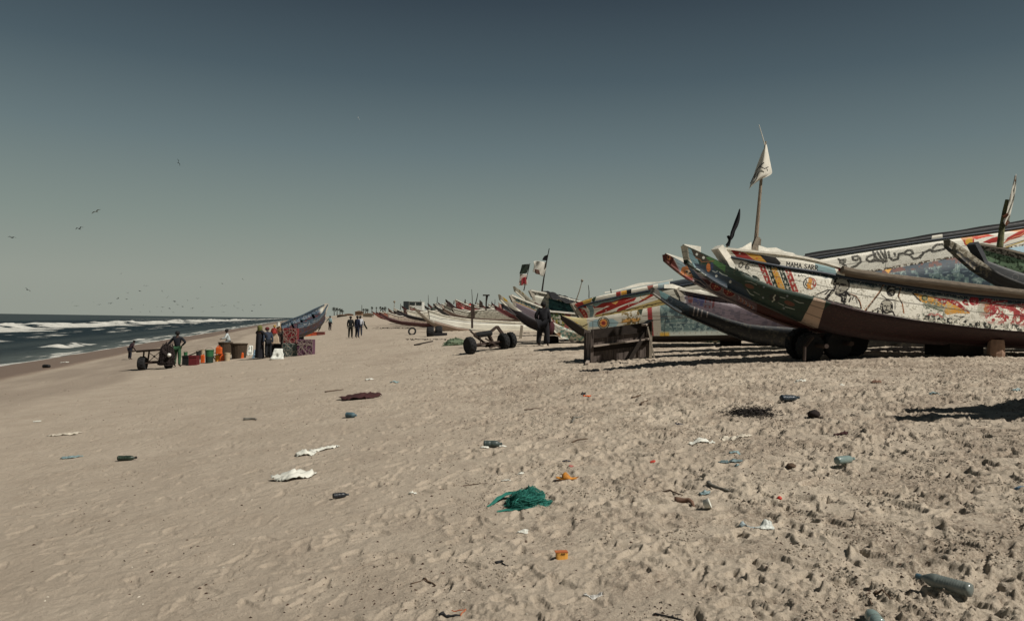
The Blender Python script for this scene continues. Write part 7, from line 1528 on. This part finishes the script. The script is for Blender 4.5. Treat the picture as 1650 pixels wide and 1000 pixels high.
for x, y, z in zip(X.tolist(), Y.tolist(), Z.tolist()):
    r_ = rd.uniform(.003, .0095)*(1+y*.06); c_ = Vector((x, y, z+r_*.1)); a = rd.uniform(0, 6.28)
    V = [c_+Vector((math.cos(a+k*1.57)*r_*rd.uniform(.7, 1.3), math.sin(a+k*1.57)*r_*rd.uniform(.7, 1.3), rd.uniform(-.2, .2)*r_)) for k in range(4)]+[c_+Vector((0, 0, r_*rd.uniform(.5, .9))), c_-Vector((0, 0, r_*.5))]
    g.add(V, [(0, 1, 4), (1, 2, 4), (2, 3, 4), (3, 0, 4), (1, 0, 5), (2, 1, 5), (3, 2, 5), (0, 3, 5)])
# clods take the sand's own material
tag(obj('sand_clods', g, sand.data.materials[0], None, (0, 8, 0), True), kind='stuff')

# ================================================================== gulls
M_GULL = mat('gull_dark', (44, 46, 48), .8, .2, 30, 0); M_GULW = mat('gull_white', (200, 202, 200), .8, .1, 30, 0)
def gull(px, py, wpx, roll, up_, Y, m, label, group=None, heading=0.):
    c = at(px, py, Y); span = wpx/FPX*Y; R3 = rz(heading) @ Matrix.Rotation(roll, 3, 'Y'); g = Geo()
    def T(x, y, z): return c+R3 @ Vector((x*span, y*span, z*span))
    g.tube([T(0, -.22, 0), T(0, -.14, .01), T(0, 0, .01), T(0, .16, 0), T(0, .26, 0)], [span*.012, span*.035, span*.045, span*.025, span*.035], 6, True)
    for s in (-1, 1):
        up = [T(0, -.07, .02), T(s*.22, -.10, .10+up_), T(s*.5, .04, .02+up_*.4), T(s*.38, .08, .05+up_*.8), T(s*.2, .09, .08+up_), T(0, .09, .02)]
        g.add(up+[p-Vector((0, 0, span*.012)) for p in up], [(0, 1, 4, 5), (1, 2, 3, 4), (11, 10, 7, 6), (10, 9, 8, 7), (0, 6, 7, 1), (1, 7, 8, 2), (2, 8, 9, 3), (3, 9, 10, 4), (4, 10, 11, 5)])
    return tag(obj('gull', g, m, None, c), label, 'gull', group)
gull(577, 190, 8, 1.2, .05, 70, M_GULW, 'lone pale gull high up near the top centre of the sky'); gull(287, 262, 13, 1.25, .05, 60, M_GULL, 'dark gull banking steeply, high in the left sky', heading=.6)
gull(155, 341, 17, -.45, .0, 70, mat('gull_grey', (110, 114, 112), .8), 'grey gull tilted up to the right above the dark gliding one'); gull(128, 369, 14, -.25, .12, 65, M_GULL, 'dark arched gull below the grey tilted one'); gull(19, 383, 14, .1, .05, 75, M_GULL, 'gull gliding level at the far left'); gull(44, 467, 12, .6, .05, 70, M_GULL, 'gull slanting down right low at the far left')
G2 = 'small distant gulls over the surf'; LBG = 'small distant gull among the flock low over the surf'
for x, y, w, r in ((195, 441, 5, -.6), (235, 461, 7, 0), (225, 469, 6, .2), (261, 469, 4, .9), (270, 479, 5, -.7), (391, 450, 4, .8), (117, 487, 4, -1), (123, 493, 6, 0), (151, 487, 3, .2), (160, 491, 6, -.2), (178, 489, 7, -.2), (190, 481, 6, -.5), (204, 482, 5, 0), (206, 472, 4, 0), (231, 491, 3, .3),
                   (241, 502, 4, 1.0), (226, 503, 3, 0), (260, 502, 4, .9), (262, 495, 5, .1), (273, 497, 6, .3), (279, 503, 4, .6), (281, 486, 6, .2), (286, 491, 5, .1), (294, 494, 5, 0), (302, 484, 4, .3), (310, 497, 6, -.3), (318, 481, 5, 0), (327, 502, 5, -.3), (342, 495, 5, 0), (354, 487, 4, .3), (361, 493, 8, -.1), (377, 493, 4, .8),
                   (360, 503, 5, 0), (384, 487, 4, 0), (391, 500, 4, .7), (383, 497, 4, 0), (406, 501, 5, 0), (409, 492, 5, 0), (420, 491, 4, 0), (212, 498, 3, 0), (253, 494, 3, .4), (358, 457, 4, .2), (323, 463, 3, 0)):
    gull(x, y, w*1.2, r, .04+.05*((x*7) % 3), 150+(x % 5)*14, M_GULL if (x+y) % 3 else mat('gull_grey', (110, 114, 112)), LBG, G2, heading=(x % 7)*.25-.7)
